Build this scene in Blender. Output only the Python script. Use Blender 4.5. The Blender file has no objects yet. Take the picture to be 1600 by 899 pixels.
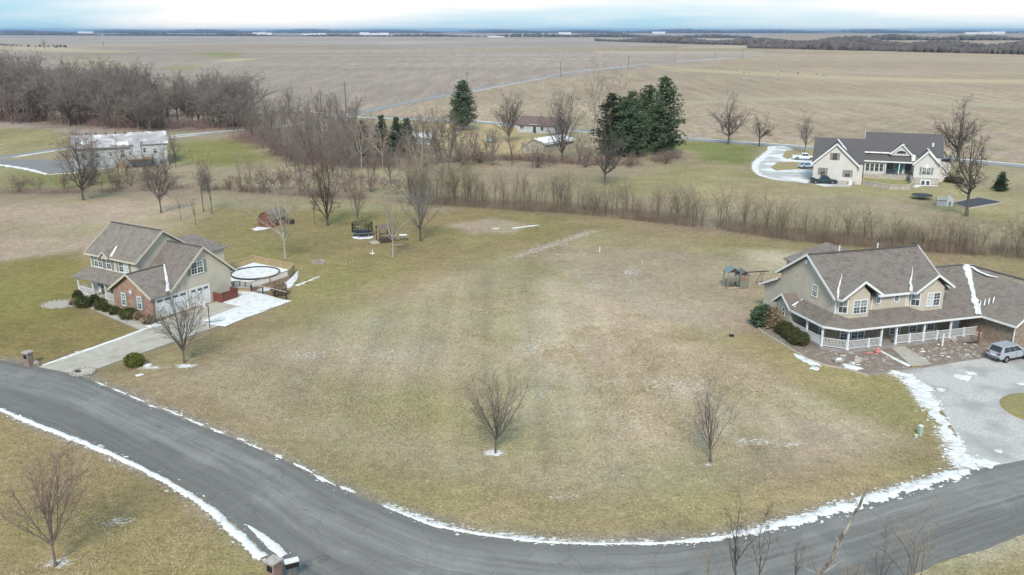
import bpy, bmesh, math, random
import numpy as np
from mathutils import Vector

SC = bpy.context.scene
COL = SC.collection
PI = math.pi
R = math.radians

# ------------------------------------------------------------------ camera
H = 32.0; FPX = 1375.0
PITCH = math.atan((449.5-48)/FPX)
cd = bpy.data.cameras.new('camera'); cam = bpy.data.objects.new('camera', cd); COL.objects.link(cam)
cam.location = (0, 0, H); cam.rotation_euler = (PI/2-PITCH, 0, 0)
cd.sensor_width = 36; cd.lens = 36*FPX/1600; cd.clip_start = 0.5; cd.clip_end = 60000
SC.camera = cam
cP, sP = math.cos(PITCH), math.sin(PITCH)
def at(px, py, z=0.0):
    """point at height z seen at a pixel of the 1600x899 photograph"""
    v = (449.5-py)/FPX; t = (z-H)/(-sP+v*cP)
    return Vector(((px-800)/FPX*t, (cP+v*sP)*t, z))

# ------------------------------------------------------------------ light
SUN_EL, SUN_AZ = R(42), R(186)       # azimuth clockwise from +Y
w = bpy.data.worlds.new('World'); SC.world = w; w.use_nodes = True
nt = w.node_tree; nt.nodes.clear()
def N(t, **k):
    n = nt.nodes.new(t)
    for a, b in k.items(): setattr(n, a, b)
    return n
out = N('ShaderNodeOutputWorld'); bg = N('ShaderNodeBackground'); bg.inputs[1].default_value = 0.11
sky = N('ShaderNodeTexSky', sky_type='NISHITA', sun_disc=False, sun_elevation=SUN_EL, sun_rotation=SUN_AZ, altitude=150)
sky.air_density = 1.0; sky.dust_density = 0.3; sky.ozone_density = 3.0
tc = N('ShaderNodeTexCoord'); sep = N('ShaderNodeSeparateXYZ'); nt.links.new(tc.outputs['Generated'], sep.inputs[0])
ad = N('ShaderNodeMath', operation='ADD'); ad.inputs[1].default_value = 0.10
mx = N('ShaderNodeMath', operation='MAXIMUM'); mx.inputs[1].default_value = 0.0
nt.links.new(sep.outputs[2], mx.inputs[0]); nt.links.new(mx.outputs[0], ad.inputs[0])
dx = N('ShaderNodeMath', operation='DIVIDE'); dy = N('ShaderNodeMath', operation='DIVIDE')
nt.links.new(sep.outputs[0], dx.inputs[0]); nt.links.new(ad.outputs[0], dx.inputs[1])
nt.links.new(sep.outputs[1], dy.inputs[0]); nt.links.new(ad.outputs[0], dy.inputs[1])
cmb = N('ShaderNodeCombineXYZ'); nt.links.new(dx.outputs[0], cmb.inputs[0]); nt.links.new(dy.outputs[0], cmb.inputs[1])
cmb.inputs[2].default_value = 3.7
cn = N('ShaderNodeTexNoise'); cn.inputs['Scale'].default_value = 0.22; cn.inputs['Detail'].default_value = 5; cn.inputs['Roughness'].default_value = 0.5
nt.links.new(cmb.outputs[0], cn.inputs['Vector'])
cr = N('ShaderNodeValToRGB'); cr.color_ramp.elements[0].position = 0.455; cr.color_ramp.elements[1].position = 0.66
nt.links.new(cn.outputs['Fac'], cr.inputs[0])
mixc = N('ShaderNodeMix', data_type='RGBA'); nt.links.new(cr.outputs[0], mixc.inputs[0])
mixs = N('ShaderNodeMix', data_type='RGBA'); mixs.inputs[0].default_value = .7
nt.links.new(sky.outputs[0], mixs.inputs[6]); mixs.inputs[7].default_value = (2.3, 5.4, 7.6, 1)
nt.links.new(mixs.outputs[2], mixc.inputs[6]); mixc.inputs[7].default_value = (9.4, 8.9, 8.4, 1)
nt.links.new(mixc.outputs[2], bg.inputs[0]); nt.links.new(bg.outputs[0], out.inputs[0])
sl = bpy.data.lights.new('sun', 'SUN'); sl.energy = 3.1; sl.angle = R(14); sl.color = (1, 0.90, 0.76)
so = bpy.data.objects.new('sun', sl); COL.objects.link(so)
so.rotation_euler = (PI/2-SUN_EL, 0, PI-SUN_AZ)
so.location = (-40, -60, 120)
SC.view_settings.view_transform = 'Standard'; SC.view_settings.look = 'None'
SC.view_settings.exposure = 0.22; SC.view_settings.gamma = 1.0

# ------------------------------------------------------------------ tags
def tag(o, label, cat, group=None):
    o['label'] = label; o['category'] = cat
    if group: o['group'] = group
    return o
def thing(name, label, cat, loc=(0, 0, 0), rz=0, group=None):
    o = bpy.data.objects.new(name, None); COL.objects.link(o)
    o.location = loc; o.rotation_euler = (0, 0, rz); o.empty_display_size = 0.2
    return tag(o, label, cat, group)
def kind(o, k): o['kind'] = k; return o

# ------------------------------------------------------------------ materials
def mat(name, base, base2=None, scale=4.0, detail=5, rough=0.9, bump=0.0, bscale=None, metal=0.0, spec=0.3,
        stretch=(1, 1, 1), lo=0.35, hi=0.65, rnd=0.0, third=None, tscale=0.6, tlo=0.5, thi=0.7):
    m = bpy.data.materials.new(name); m.use_nodes = True
    t = m.node_tree; b = t.nodes['Principled BSDF']
    b.inputs['Roughness'].default_value = rough; b.inputs['Metallic'].default_value = metal
    b.inputs['Specular IOR Level'].default_value = spec
    tcn = t.nodes.new('ShaderNodeTexCoord'); mp = t.nodes.new('ShaderNodeMapping'); mp.inputs['Scale'].default_value = stretch
    t.links.new(tcn.outputs['Object'], mp.inputs[0])
    col = None
    if base2 is not None:
        n = t.nodes.new('ShaderNodeTexNoise'); n.inputs['Scale'].default_value = scale; n.inputs['Detail'].default_value = detail
        t.links.new(mp.outputs[0], n.inputs['Vector'])
        r = t.nodes.new('ShaderNodeValToRGB'); e = r.color_ramp.elements
        e[0].position, e[1].position = lo, hi; e[0].color = (*base, 1); e[1].color = (*base2, 1)
        t.links.new(n.outputs['Fac'], r.inputs[0]); col = r.outputs[0]
        if third is not None:
            n2 = t.nodes.new('ShaderNodeTexNoise'); n2.inputs['Scale'].default_value = tscale; n2.inputs['Detail'].default_value = 4
            t.links.new(mp.outputs[0], n2.inputs['Vector'])
            mr = t.nodes.new('ShaderNodeMapRange'); mr.inputs[1].default_value = tlo; mr.inputs[2].default_value = thi
            t.links.new(n2.outputs['Fac'], mr.inputs[0])
            mxx = t.nodes.new('ShaderNodeMix'); mxx.data_type = 'RGBA'; t.links.new(mr.outputs[0], mxx.inputs[0])
            t.links.new(col, mxx.inputs[6]); mxx.inputs[7].default_value = (*third, 1); col = mxx.outputs[2]
    if col is None:
        b.inputs['Base Color'].default_value = (*base, 1)
    if rnd > 0:
        oi = t.nodes.new('ShaderNodeObjectInfo'); hsv = t.nodes.new('ShaderNodeHueSaturation')
        mr = t.nodes.new('ShaderNodeMapRange'); mr.inputs[3].default_value = 1-rnd; mr.inputs[4].default_value = 1+rnd
        t.links.new(oi.outputs['Random'], mr.inputs[0]); t.links.new(mr.outputs[0], hsv.inputs['Value'])
        if col is not None: t.links.new(col, hsv.inputs['Color'])
        else: hsv.inputs['Color'].default_value = (*base, 1)
        col = hsv.outputs[0]
    if col is not None: t.links.new(col, b.inputs['Base Color'])
    if bump > 0:
        n = t.nodes.new('ShaderNodeTexNoise'); n.inputs['Scale'].default_value = bscale or scale*3; n.inputs['Detail'].default_value = 4
        t.links.new(mp.outputs[0], n.inputs['Vector'])
        bp = t.nodes.new('ShaderNodeBump'); bp.inputs['Strength'].default_value = bump; bp.inputs['Distance'].default_value = 0.05
        t.links.new(n.outputs['Fac'], bp.inputs['Height']); t.links.new(bp.outputs[0], b.inputs['Normal'])
    return m

def wave_mat(name, base, line, scale, axis='Z', rough=0.75, rnd=0, width=0.15, noise=0.06):
    """siding: thin lap lines along one axis and faint blotches"""
    m = bpy.data.materials.new(name); m.use_nodes = True; t = m.node_tree; b = t.nodes['Principled BSDF']
    b.inputs['Roughness'].default_value = rough; b.inputs['Specular IOR Level'].default_value = 0.25
    tcn = t.nodes.new('ShaderNodeTexCoord'); wv = t.nodes.new('ShaderNodeTexWave')
    wv.bands_direction = axis; wv.wave_profile = 'SAW'; wv.inputs['Scale'].default_value = scale
    t.links.new(tcn.outputs['Object'], wv.inputs['Vector'])
    r = t.nodes.new('ShaderNodeValToRGB'); e = r.color_ramp.elements
    e[0].position, e[1].position = 0.0, width; e[0].color = (*line, 1); e[1].color = (*base, 1)
    t.links.new(wv.outputs['Fac'], r.inputs[0])
    n = t.nodes.new('ShaderNodeTexNoise'); n.inputs['Scale'].default_value = 0.7; n.inputs['Detail'].default_value = 5
    t.links.new(tcn.outputs['Object'], n.inputs['Vector'])
    mr = t.nodes.new('ShaderNodeMapRange'); mr.inputs[1].default_value = .3; mr.inputs[2].default_value = .7
    mr.inputs[3].default_value = 1-noise; mr.inputs[4].default_value = 1+noise
    t.links.new(n.outputs['Fac'], mr.inputs[0])
    hsv = t.nodes.new('ShaderNodeHueSaturation'); t.links.new(r.outputs[0], hsv.inputs['Color']); t.links.new(mr.outputs[0], hsv.inputs['Value'])
    t.links.new(hsv.outputs[0], b.inputs['Base Color'])
    return m

def brick_mat(name, c1, c2, mortar, sc=1.0):
    m = bpy.data.materials.new(name); m.use_nodes = True; t = m.node_tree; b = t.nodes['Principled BSDF']
    b.inputs['Roughness'].default_value = 0.9
    tcn = t.nodes.new('ShaderNodeTexCoord'); sp = t.nodes.new('ShaderNodeSeparateXYZ'); t.links.new(tcn.outputs['Object'], sp.inputs[0])
    a = t.nodes.new('ShaderNodeMath'); a.operation = 'ADD'; t.links.new(sp.outputs[0], a.inputs[0]); t.links.new(sp.outputs[1], a.inputs[1])
    cb = t.nodes.new('ShaderNodeCombineXYZ'); t.links.new(a.outputs[0], cb.inputs[0]); t.links.new(sp.outputs[2], cb.inputs[1])
    br = t.nodes.new('ShaderNodeTexBrick'); br.inputs['Scale'].default_value = 4.0*sc
    br.inputs['Color1'].default_value = (*c1, 1); br.inputs['Color2'].default_value = (*c2, 1); br.inputs['Mortar'].default_value = (*mortar, 1)
    br.inputs['Mortar Size'].default_value = 0.02; t.links.new(cb.outputs[0], br.inputs['Vector'])
    n = t.nodes.new('ShaderNodeTexNoise'); n.inputs['Scale'].default_value = 3; n.inputs['Detail'].default_value = 6; t.links.new(tcn.outputs['Object'], n.inputs['Vector'])
    mr = t.nodes.new('ShaderNodeMapRange'); mr.inputs[1].default_value = .3; mr.inputs[2].default_value = .7; mr.inputs[3].default_value = .72; mr.inputs[4].default_value = 1.25
    t.links.new(n.outputs['Fac'], mr.inputs[0]); hsv = t.nodes.new('ShaderNodeHueSaturation')
    t.links.new(br.outputs[0], hsv.inputs['Color']); t.links.new(mr.outputs[0], hsv.inputs['Value']); t.links.new(hsv.outputs[0], b.inputs['Base Color'])
    return m

def shingle_mat(name, c1, c2, c3):
    m = bpy.data.materials.new(name); m.use_nodes = True; t = m.node_tree; b = t.nodes['Principled BSDF']
    b.inputs['Roughness'].default_value = 0.95; b.inputs['Specular IOR Level'].default_value = 0.2
    tcn = t.nodes.new('ShaderNodeTexCoord'); sp = t.nodes.new('ShaderNodeSeparateXYZ'); t.links.new(tcn.outputs['Object'], sp.inputs[0])
    a = t.nodes.new('ShaderNodeMath'); a.operation = 'ADD'; t.links.new(sp.outputs[0], a.inputs[0]); t.links.new(sp.outputs[1], a.inputs[1])
    cb = t.nodes.new('ShaderNodeCombineXYZ'); t.links.new(a.outputs[0], cb.inputs[0]); t.links.new(sp.outputs[2], cb.inputs[1])
    br = t.nodes.new('ShaderNodeTexBrick'); br.inputs['Scale'].default_value = 5.5; br.offset = 0.37
    br.inputs['Color1'].default_value = (*c1, 1); br.inputs['Color2'].default_value = (*c2, 1); br.inputs['Mortar'].default_value = tuple(x*.6 for x in c1)+(1,)
    br.inputs['Mortar Size'].default_value = 0.012; br.inputs['Row Height'].default_value = 0.5; br.inputs['Brick Width'].default_value = 1.6
    t.links.new(cb.outputs[0], br.inputs['Vector'])
    n = t.nodes.new('ShaderNodeTexNoise'); n.inputs['Scale'].default_value = 1.1; n.inputs['Detail'].default_value = 7; n.inputs['Roughness'].default_value = .65
    t.links.new(tcn.outputs['Object'], n.inputs['Vector'])
    r = t.nodes.new('ShaderNodeMapRange'); r.inputs[1].default_value = .40; r.inputs[2].default_value = .66; t.links.new(n.outputs['Fac'], r.inputs[0])
    mxx = t.nodes.new('ShaderNodeMix'); mxx.data_type = 'RGBA'; t.links.new(r.outputs[0], mxx.inputs[0]); t.links.new(br.outputs[0], mxx.inputs[6]); mxx.inputs[7].default_value = (*c3, 1)
    t.links.new(mxx.outputs[2], b.inputs['Base Color'])
    return m

M = {}
M['white'] = mat('white_trim', (.78, .79, .80), (.70, .71, .72), 2.0, rough=.6)
M['glass'] = mat('window_glass', (.03, .045, .055), (.07, .09, .10), .8, rough=.08, spec=.8)
M['blind'] = mat('blind_behind_glass', (.16, .19, .20), (.26, .29, .30), 3, rough=.12, spec=.8)
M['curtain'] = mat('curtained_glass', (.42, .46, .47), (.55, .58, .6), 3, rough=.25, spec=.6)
M['shingle'] = shingle_mat('weathered_shingle', (.135, .113, .103), (.235, .20, .178), (.215, .188, .17))
M['shingle2'] = shingle_mat('grey_shingle', (.165, .143, .127), (.26, .227, .20), (.25, .222, .197))
M['shingle3'] = shingle_mat('dark_shingle', (.105, .098, .10), (.14, .13, .135), (.12, .112, .115))
M['shingle4'] = shingle_mat('brown_shingle', (.16, .11, .105), (.2, .14, .13), (.18, .14, .13))
M['siding_r'] = wave_mat('tan_siding', (.50, .452, .38), (.40, .36, .30), 1.5, noise=.09)
M['siding_l'] = wave_mat('cream_siding', (.53, .485, .40), (.44, .40, .33), 1.5, noise=.09)
M['siding_f'] = wave_mat('pale_siding', (.62, .60, .585), (.53, .51, .50), 1.3)
M['siding_w'] = wave_mat('white_siding', (.46, .48, .50), (.38, .40, .42), 1.3, noise=.18)
M['brick_r'] = brick_mat('tan_brick', (.30, .23, .165), (.24, .175, .125), (.33, .29, .24))
M['brick_l'] = brick_mat('rose_brick', (.36, .215, .16), (.27, .15, .11), (.40, .33, .28))
M['brick_d'] = brick_mat('pillar_brick', (.30, .2, .16), (.22, .14, .11), (.38, .33, .3))
M['stone_w'] = brick_mat('stone_block', (.45, .41, .36), (.36, .32, .28), (.5, .47, .43), .5)
M['concrete'] = mat('concrete', (.42, .385, .325), (.49, .455, .39), 1.2, 7, bump=.1, third=(.35, .32, .275), tscale=.35)
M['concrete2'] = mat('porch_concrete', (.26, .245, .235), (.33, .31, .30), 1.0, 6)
M['gravel'] = mat('pale_gravel', (.42, .40, .38), (.60, .575, .55), 5, 9, bump=.5, bscale=22, third=(.38, .362, .345), tscale=.3, tlo=.45, thi=.62)
M['snow'] = mat('old_snow', (.56, .555, .55), (.76, .755, .75), 1.6, 8, bump=.5, bscale=9, rough=.8, lo=.30, hi=.52)
M['snowd'] = mat('thin_snow', (.72, .72, .73), (.90, .91, .93), 2.2, 7, bump=.3, bscale=7, rough=.75)
M['mulch'] = mat('bed_mulch', (.20, .155, .125), (.28, .225, .185), 6, 8, bump=.4, bscale=18, third=(.33, .285, .24), tscale=1.2)
M['timber'] = mat('edging_timber', (.42, .36, .30), (.5, .44, .38), 3)
M['tan_wood'] = mat('tan_deck_wood', (.50, .385, .245), (.42, .31, .19), 3, stretch=(1, 1, .3))
M['brown_wood'] = mat('brown_deck_wood', (.27, .19, .135), (.36, .265, .19), 3, stretch=(1, 1, .3))
M['dark_wood'] = mat('dark_wood', (.055, .045, .04), (.085, .07, .06), 4)
M['red_wood'] = mat('red_stained_wood', (.16, .055, .045), (.20, .075, .058), 3)
M['shed_red'] = wave_mat('shed_red_board', (.17, .075, .058), (.09, .04, .03), 2.2, 'X')
M['black'] = mat('black_metal', (.02, .02, .022), rough=.5)
M['rubber'] = mat('rubber', (.02, .02, .02), rough=.85)
M['chrome'] = mat('alloy_rim', (.55, .56, .58), rough=.35, metal=.7)
M['car_silver'] = mat('silver_paint', (.46, .50, .56), rough=.28, metal=.35, spec=.6)
M['car_green'] = mat('dark_green_paint', (.018, .05, .05), rough=.25, spec=.6)
M['car_white'] = mat('white_paint', (.75, .76, .78), rough=.3, spec=.6)
M['car_blue'] = mat('pale_blue_paint', (.34, .45, .58), rough=.3, spec=.6)
M['car_glass'] = mat('car_glass', (.015, .018, .022), rough=.06, spec=.9)
M['red_light'] = mat('tail_light_red', (.30, .04, .05), rough=.3)
M['plastic'] = mat('bumper_plastic', (.035, .035, .04), rough=.7)
M['shutter'] = mat('sage_shutter', (.22, .245, .21), rough=.7)
M['shutter2'] = mat('mauve_shutter', (.27, .24, .245), rough=.7)
M['stone'] = mat('field_stone', (.29, .26, .235), (.42, .39, .36), 3, 6, bump=.4, rnd=.25)
M['pole'] = mat('utility_pole_wood', (.13, .115, .105), (.17, .15, .135), 2)
M['bark'] = mat('grey_brown_bark', (.10, .087, .078), (.165, .147, .132), 5, 6, bump=.5, rnd=.14)
M['bark_red'] = mat('reddish_bark', (.155, .115, .10), (.215, .165, .148), 5, 6, rnd=.12)
M['bark_pale'] = mat('pale_bark', (.33, .31, .285), (.44, .42, .39), 4, 6, rnd=.1)
M['bark_dark'] = mat('dark_bark', (.085, .072, .063), (.135, .115, .10), 5, 6, bump=.5, rnd=.14)
M['twig'] = mat('grey_twig', (.125, .106, .096), rnd=.15)
M['twig_grey'] = mat('pale_grey_twig', (.20, .185, .175), rnd=.12)
M['twig_red'] = mat('red_brown_twig', (.20, .145, .125), rnd=.15)
M['twig_tan'] = mat('tan_twig', (.27, .215, .16), (.33, .27, .2), .5, rnd=.12)
M['twig_wood'] = mat('wood_twig', (.20, .165, .145), (.25, .21, .185), .3, rnd=.22)
M['twig_wood_red'] = mat('brush_twig', (.21, .145, .13), (.25, .18, .16), .3, rnd=.15)
M['brush'] = mat('brown_brush', (.20, .14, .115), (.36, .28, .23), .25, 6)
M['needle'] = mat('pine_needle', (.065, .11, .06), (.14, .18, .10), .9, 5, lo=.38, hi=.66, third=(.085, .115, .05), tscale=.45, tlo=.55, thi=.75)
M['needle_d'] = mat('spruce_needle', (.038, .072, .042), (.075, .115, .065), .8)
M['shrub_g'] = mat('evergreen_shrub_leaf', (.035, .05, .018), (.075, .085, .03), 2.5, third=(.12, .085, .035), tscale=1.5, rnd=.15)
M['shrub_y'] = mat('yellow_green_shrub_leaf', (.075, .085, .014), (.14, .145, .03), 2.5)
M['shrub_b'] = mat('dry_shrub_twig', (.20, .15, .105), (.28, .215, .15), 3)
M['grass_tuft'] = mat('dry_grass_blade', (.55, .46, .33), (.38, .32, .18), .35, rnd=.1)
M['pink'] = mat('red_plastic', (.58, .20, .20), rough=.5)
M['green_box'] = mat('pale_green_metal', (.36, .46, .44), rough=.5)
M['pad'] = mat('dark_tarp', (.045, .05, .065), (.06, .065, .08), 2, rough=.7)
M['poolblk'] = mat('pool_liner', (.045, .05, .055), rough=.5)
M['garden_g'] = mat('yellow_green_lawn', (.25, .26, .09), (.3, .29, .12), .8)

# ------------------------------------------------------------------ mesh builder
class MB:
    def __init__(s): s.v = []; s.f = []
    def add(s, vs, fs):
        o = len(s.v); s.v += [tuple(p) for p in vs]; s.f += [tuple(i+o for i in f) for f in fs]; return s
    def box(s, x0, x1, y0, y1, z0, z1):
        return s.add([(x0, y0, z0), (x1, y0, z0), (x1, y1, z0), (x0, y1, z0), (x0, y0, z1), (x1, y0, z1), (x1, y1, z1), (x0, y1, z1)],
                     [(0, 3, 2, 1), (4, 5, 6, 7), (0, 1, 5, 4), (1, 2, 6, 5), (2, 3, 7, 6), (3, 0, 4, 7)])
    def obox(s, c, u, v, n, s0, s1, t0, t1, d0, d1):
        c, u, v, n = Vector(c), Vector(u), Vector(v), Vector(n)
        P = lambda a, b, d: c+u*a+v*b+n*d
        return s.add([P(s0, t0, d0), P(s1, t0, d0), P(s1, t1, d0), P(s0, t1, d0), P(s0, t0, d1), P(s1, t0, d1), P(s1, t1, d1), P(s0, t1, d1)],
                     [(0, 3, 2, 1), (4, 5, 6, 7), (0, 1, 5, 4), (1, 2, 6, 5), (2, 3, 7, 6), (3, 0, 4, 7)])
    def prism(s, pts, ext):
        n = len(pts); e = Vector(ext); a = [Vector(p) for p in pts]; b = [p+e for p in a]
        return s.add(a+b, [tuple(range(n)), tuple(range(2*n-1, n-1, -1))]+[(i, i+n, (i+1) % n+n, (i+1) % n) for i in range(n)])
    def beam(s, p, q, wd, ht, drop=0.0):
        p, q = Vector(p), Vector(q); d = q-p
        if d.length < 1e-6: return s
        u = d.normalized(); side = u.cross(Vector((0, 0, 1)))
        if side.length < 1e-4: side = Vector((1, 0, 0))
        side.normalize(); up = side.cross(u).normalized()
        return s.obox(p, u, side, up, 0, d.length, -wd/2, wd/2, -ht/2-drop, ht/2-drop)
    def cyl(s, p, q, r0, r1=None, n=10, cap=True):
        r1 = r0 if r1 is None else r1; p, q = Vector(p), Vector(q); u = (q-p).normalized()
        a = u.orthogonal().normalized(); b = u.cross(a)
        vs = [p+(a*math.cos(2*PI*i/n)+b*math.sin(2*PI*i/n))*r0 for i in range(n)]+[q+(a*math.cos(2*PI*i/n)+b*math.sin(2*PI*i/n))*r1 for i in range(n)]
        fs = [(i, (i+1) % n, (i+1) % n+n, i+n) for i in range(n)]
        if cap: fs += [tuple(range(n-1, -1, -1)), tuple(range(n, 2*n))]
        return s.add(vs, fs)
    def lathe(s, prof, n=16, c=(0, 0, 0)):
        vs = []; fs = []; k = len(prof)
        for r, z in prof:
            for i in range(n): vs.append((c[0]+r*math.cos(2*PI*i/n), c[1]+r*math.sin(2*PI*i/n), c[2]+z))
        for j in range(k-1):
            for i in range(n): fs.append((j*n+i, j*n+(i+1) % n, (j+1)*n+(i+1) % n, (j+1)*n+i))
        return s.add(vs, fs)
    def blob(s, c, r, rng, sub=1, jit=.18):
        """lumpy stone"""
        t = (1+5**.5)/2
        base = [(-1, t, 0), (1, t, 0), (-1, -t, 0), (1, -t, 0), (0, -1, t), (0, 1, t), (0, -1, -t), (0, 1, -t), (t, 0, -1), (t, 0, 1), (-t, 0, -1), (-t, 0, 1)]
        fs = [(0, 11, 5), (0, 5, 1), (0, 1, 7), (0, 7, 10), (0, 10, 11), (1, 5, 9), (5, 11, 4), (11, 10, 2), (10, 7, 6), (7, 1, 8), (3, 9, 4), (3, 4, 2), (3, 2, 6), (3, 6, 8), (3, 8, 9), (4, 9, 5), (2, 4, 11), (6, 2, 10), (8, 6, 7), (9, 8, 1)]
        c = Vector(c); vs = []
        for b in base:
            d = Vector(b).normalized()*(1+rng.uniform(-jit, jit)); vs.append((c.x+d.x*r[0], c.y+d.y*r[1], c.z+d.z*r[2]))
        return s.add(vs, fs)
    def build(s, name, m, parent=None, smooth=False, label=None):
        me = bpy.data.meshes.new(name); me.from_pydata(s.v, [], s.f); me.update()
        if m: me.materials.append(m)
        if smooth: me.polygons.foreach_set('use_smooth', [True]*len(me.polygons))
        o = bpy.data.objects.new(name, me); COL.objects.link(o)
        if parent: o.parent = parent
        if label: o['label'] = label
        return o

def copy_tree(o, parent=None):
    c = o.copy(); COL.objects.link(c); c.parent = parent
    for ch in list(o.children): copy_tree(ch, c)
    return c

# ------------------------------------------------------------------ ground
rs = np.random.RandomState(7)
LAT = rs.rand(256, 256)
def vnoise(x, y):
    xi = np.floor(x).astype(int); yi = np.floor(y).astype(int); fx = x-xi; fy = y-yi
    fx = fx*fx*(3-2*fx); fy = fy*fy*(3-2*fy)
    a = LAT[xi & 255, yi & 255]; b = LAT[(xi+1) & 255, yi & 255]; c = LAT[xi & 255, (yi+1) & 255]; d = LAT[(xi+1) & 255, (yi+1) & 255]
    return (a*(1-fx)+b*fx)*(1-fy)+(c*(1-fx)+d*fx)*fy
def fbm(x, y, s, o=4):
    r = 0; amp = .5; tot = 0
    for i in range(o):
        r = r+amp*vnoise(x/s*2**i+17*i, y/s*2**i+31*i); tot += amp; amp *= .55
    return r/tot
def pw(poly, z=0): return np.array([tuple(at(*p, z))[:2] for p in poly])
def sdist(X, Y, P):
    """signed distance, positive inside"""
    d2 = np.full(X.shape, 1e18); ins = np.zeros(X.shape, bool); n = len(P)
    for i in range(n):
        ax, ay = P[i]; bx, by = P[(i+1) % n]; ex, ey = bx-ax, by-ay
        t = np.clip(((X-ax)*ex+(Y-ay)*ey)/(ex*ex+ey*ey+1e-9), 0, 1)
        d2 = np.minimum(d2, (X-ax-t*ex)**2+(Y-ay-t*ey)**2)
        if abs(by-ay) > 1e-9:
            c = ((ay > Y) != (by > Y)) & (X < (bx-ax)*(Y-ay)/(by-ay)+ax); ins ^= c
    d = np.sqrt(d2); return np.where(ins, d, -d)

def spaced(a, b, s0, grow, smax):
    r = [a]; s = s0
    while r[-1] < b: r.append(r[-1]+s); s = min(s*grow, smax)
    return r
ys = list(np.arange(10, 165, .6)) + spaced(165, 420, .7, 1.02, 2.5)
ys = ys + spaced(ys[-1]+2.5, 30000, 3, 1.06, 900)
xpos = list(np.arange(0, 72, .6)) + spaced(72, 130, .6, 1.03, 2)
xpos = xpos + spaced(xpos[-1]+2, 16000, 2.5, 1.09, 900)
xs = np.array([-v for v in xpos[:0:-1]]+xpos); ys = np.array([-200, -60, -10]+ys)
X, Y = np.meshgrid(xs, ys); nx, ny = len(xs), len(ys)
tint = np.zeros(X.shape+(3,)); tint[:] = (.298, .232, .128)
rows = np.zeros(X.shape); frost = np.zeros(X.shape); snow = np.zeros(X.shape); rough = np.ones(X.shape)*.5
warp = (fbm(X, Y, 9, 4)-.5)
warpf = (fbm(X, Y, 60, 4)-.5)
def paint(poly, col, soft=2.0, wob=4.0, k=1.0, world=False, far=False):
    P = np.array(poly) if world else pw(poly)
    d = sdist(X, Y, P)+(warpf if far else warp)*wob
    a = np.clip(d/soft*.5+.5, 0, 1)*k; a = a*a*(3-2*a) if k == 1 else a
    tint[:] = tint*(1-a[..., None])+np.array(col)*a[..., None]; return a
G_OL = (.295, .228, .112); G_GR = (.245, .20, .078); G_TAN = (.40, .315, .20); G_PINK = (.40, .31, .222); F_L = (.345, .278, .232); F_R = (.378, .296, .212)
# fields beyond the county road
a = paint([(-900, 50), (2500, 50), (2500, 330), (1600, 254), (1180, 224), (1070, 214), (850, 198), (684, 186), (430, 172), (380, 196), (0, 240), (-500, 300)], F_R, 3, 4); rows = np.maximum(rows, a)
paint([(-3000, 49), (1215, 83), (1140, 92), (800, 130), (640, 160), (560, 178), (430, 172), (380, 200), (0, 240), (-900, 330)], F_L, 6, 6)
paint([(-900, 50), (1190, 50), (1190, 70), (700, 76), (380, 70), (0, 72), (-900, 72)], (.385, .32, .28), 90, 120, far=True)
# waterways and grass strips in the fields
for poly, c in [([(118, 90), (140, 84), (158, 84), (136, 90), (152, 98), (180, 104), (172, 110), (150, 106)], (.30, .27, .11)),
                ([(128, 88), (146, 93), (182, 106), (172, 108), (140, 95)], (.52, .43, .26)),
                ([(306, 84), (330, 80), (380, 84), (368, 88), (352, 92), (330, 90)], (.27, .26, .11)), ([(345, 92), (400, 91), (370, 97), (350, 98)], (.50, .42, .26)),
                ([(262, 108), (282, 103), (304, 102), (296, 108), (275, 112)], (.30, .28, .12)),
                ([(0, 68), (40, 71), (90, 75), (160, 79), (240, 80), (160, 84), (90, 80), (0, 75)], (.47, .38, .25)),
                ([(380, 68), (440, 70), (520, 74), (440, 72)], (.38, .31, .24)),
                ([(1005, 99), (1060, 106), (1180, 113), (1300, 118), (1460, 123), (1620, 126), (1620, 133), (1450, 128), (1290, 123), (1180, 118), (1060, 110), (1010, 102)], (.455, .365, .24)),
                ([(1000, 160), (1300, 150), (1640, 166), (1640, 172), (1300, 156), (1000, 166)], (.40, .335, .24)),
                ([(930, 84), (1190, 84), (1190, 80), (930, 80)], (.44, .36, .26)),
                ([(1060, 76), (1180, 75), (1180, 70), (1060, 73)], (.46, .38, .28))]:
    a = paint(poly, c, 8 if poly[0][1] < 112 else 5, 8, far=True); rows *= (1-a)
# meadow and yards between hedge and road
paint([(-300, 250), (60, 215), (470, 190), (560, 185), (850, 200), (1070, 218), (1600, 262), (2200, 320), (2200, 470), (1600, 392), (1000, 340), (700, 318), (-300, 306)], (.335, .278, .178), 3, 5)
paint([(960, 225), (1070, 220), (1195, 230), (1180, 258), (1100, 262), (1010, 258)], (.215, .215, .085), 5, 8)
paint([(870, 250), (1000, 240), (1180, 262), (1300, 300), (1200, 320), (950, 300)], (.33, .28, .15), 6, 8)
paint([(270, 225), (400, 215), (420, 255), (330, 262), (265, 252)], (.25, .23, .09), 5, 8)
paint([(-60, 195), (100, 205), (130, 230), (70, 240), (-60, 240)], (.30, .255, .135), 5, 8)
paint([(0, 258), (120, 270), (240, 275), (130, 300), (0, 296)], (.255, .232, .11), 4, 6)
paint([(640, 192), (832, 196), (880, 250), (760, 250), (700, 230)], (.44, .345, .185), 5, 8)
paint([(-100, 128), (60, 135), (300, 140), (430, 175), (560, 190), (640, 205), (700, 250), (560, 262), (440, 235), (380, 208), (180, 205), (-100, 185)], (.27, .21, .165), 6, 12)
paint([(640, 236), (930, 248), (1075, 232), (1090, 245), (960, 285), (760, 280), (650, 270)], (.32, .255, .17), 5, 8)
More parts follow.
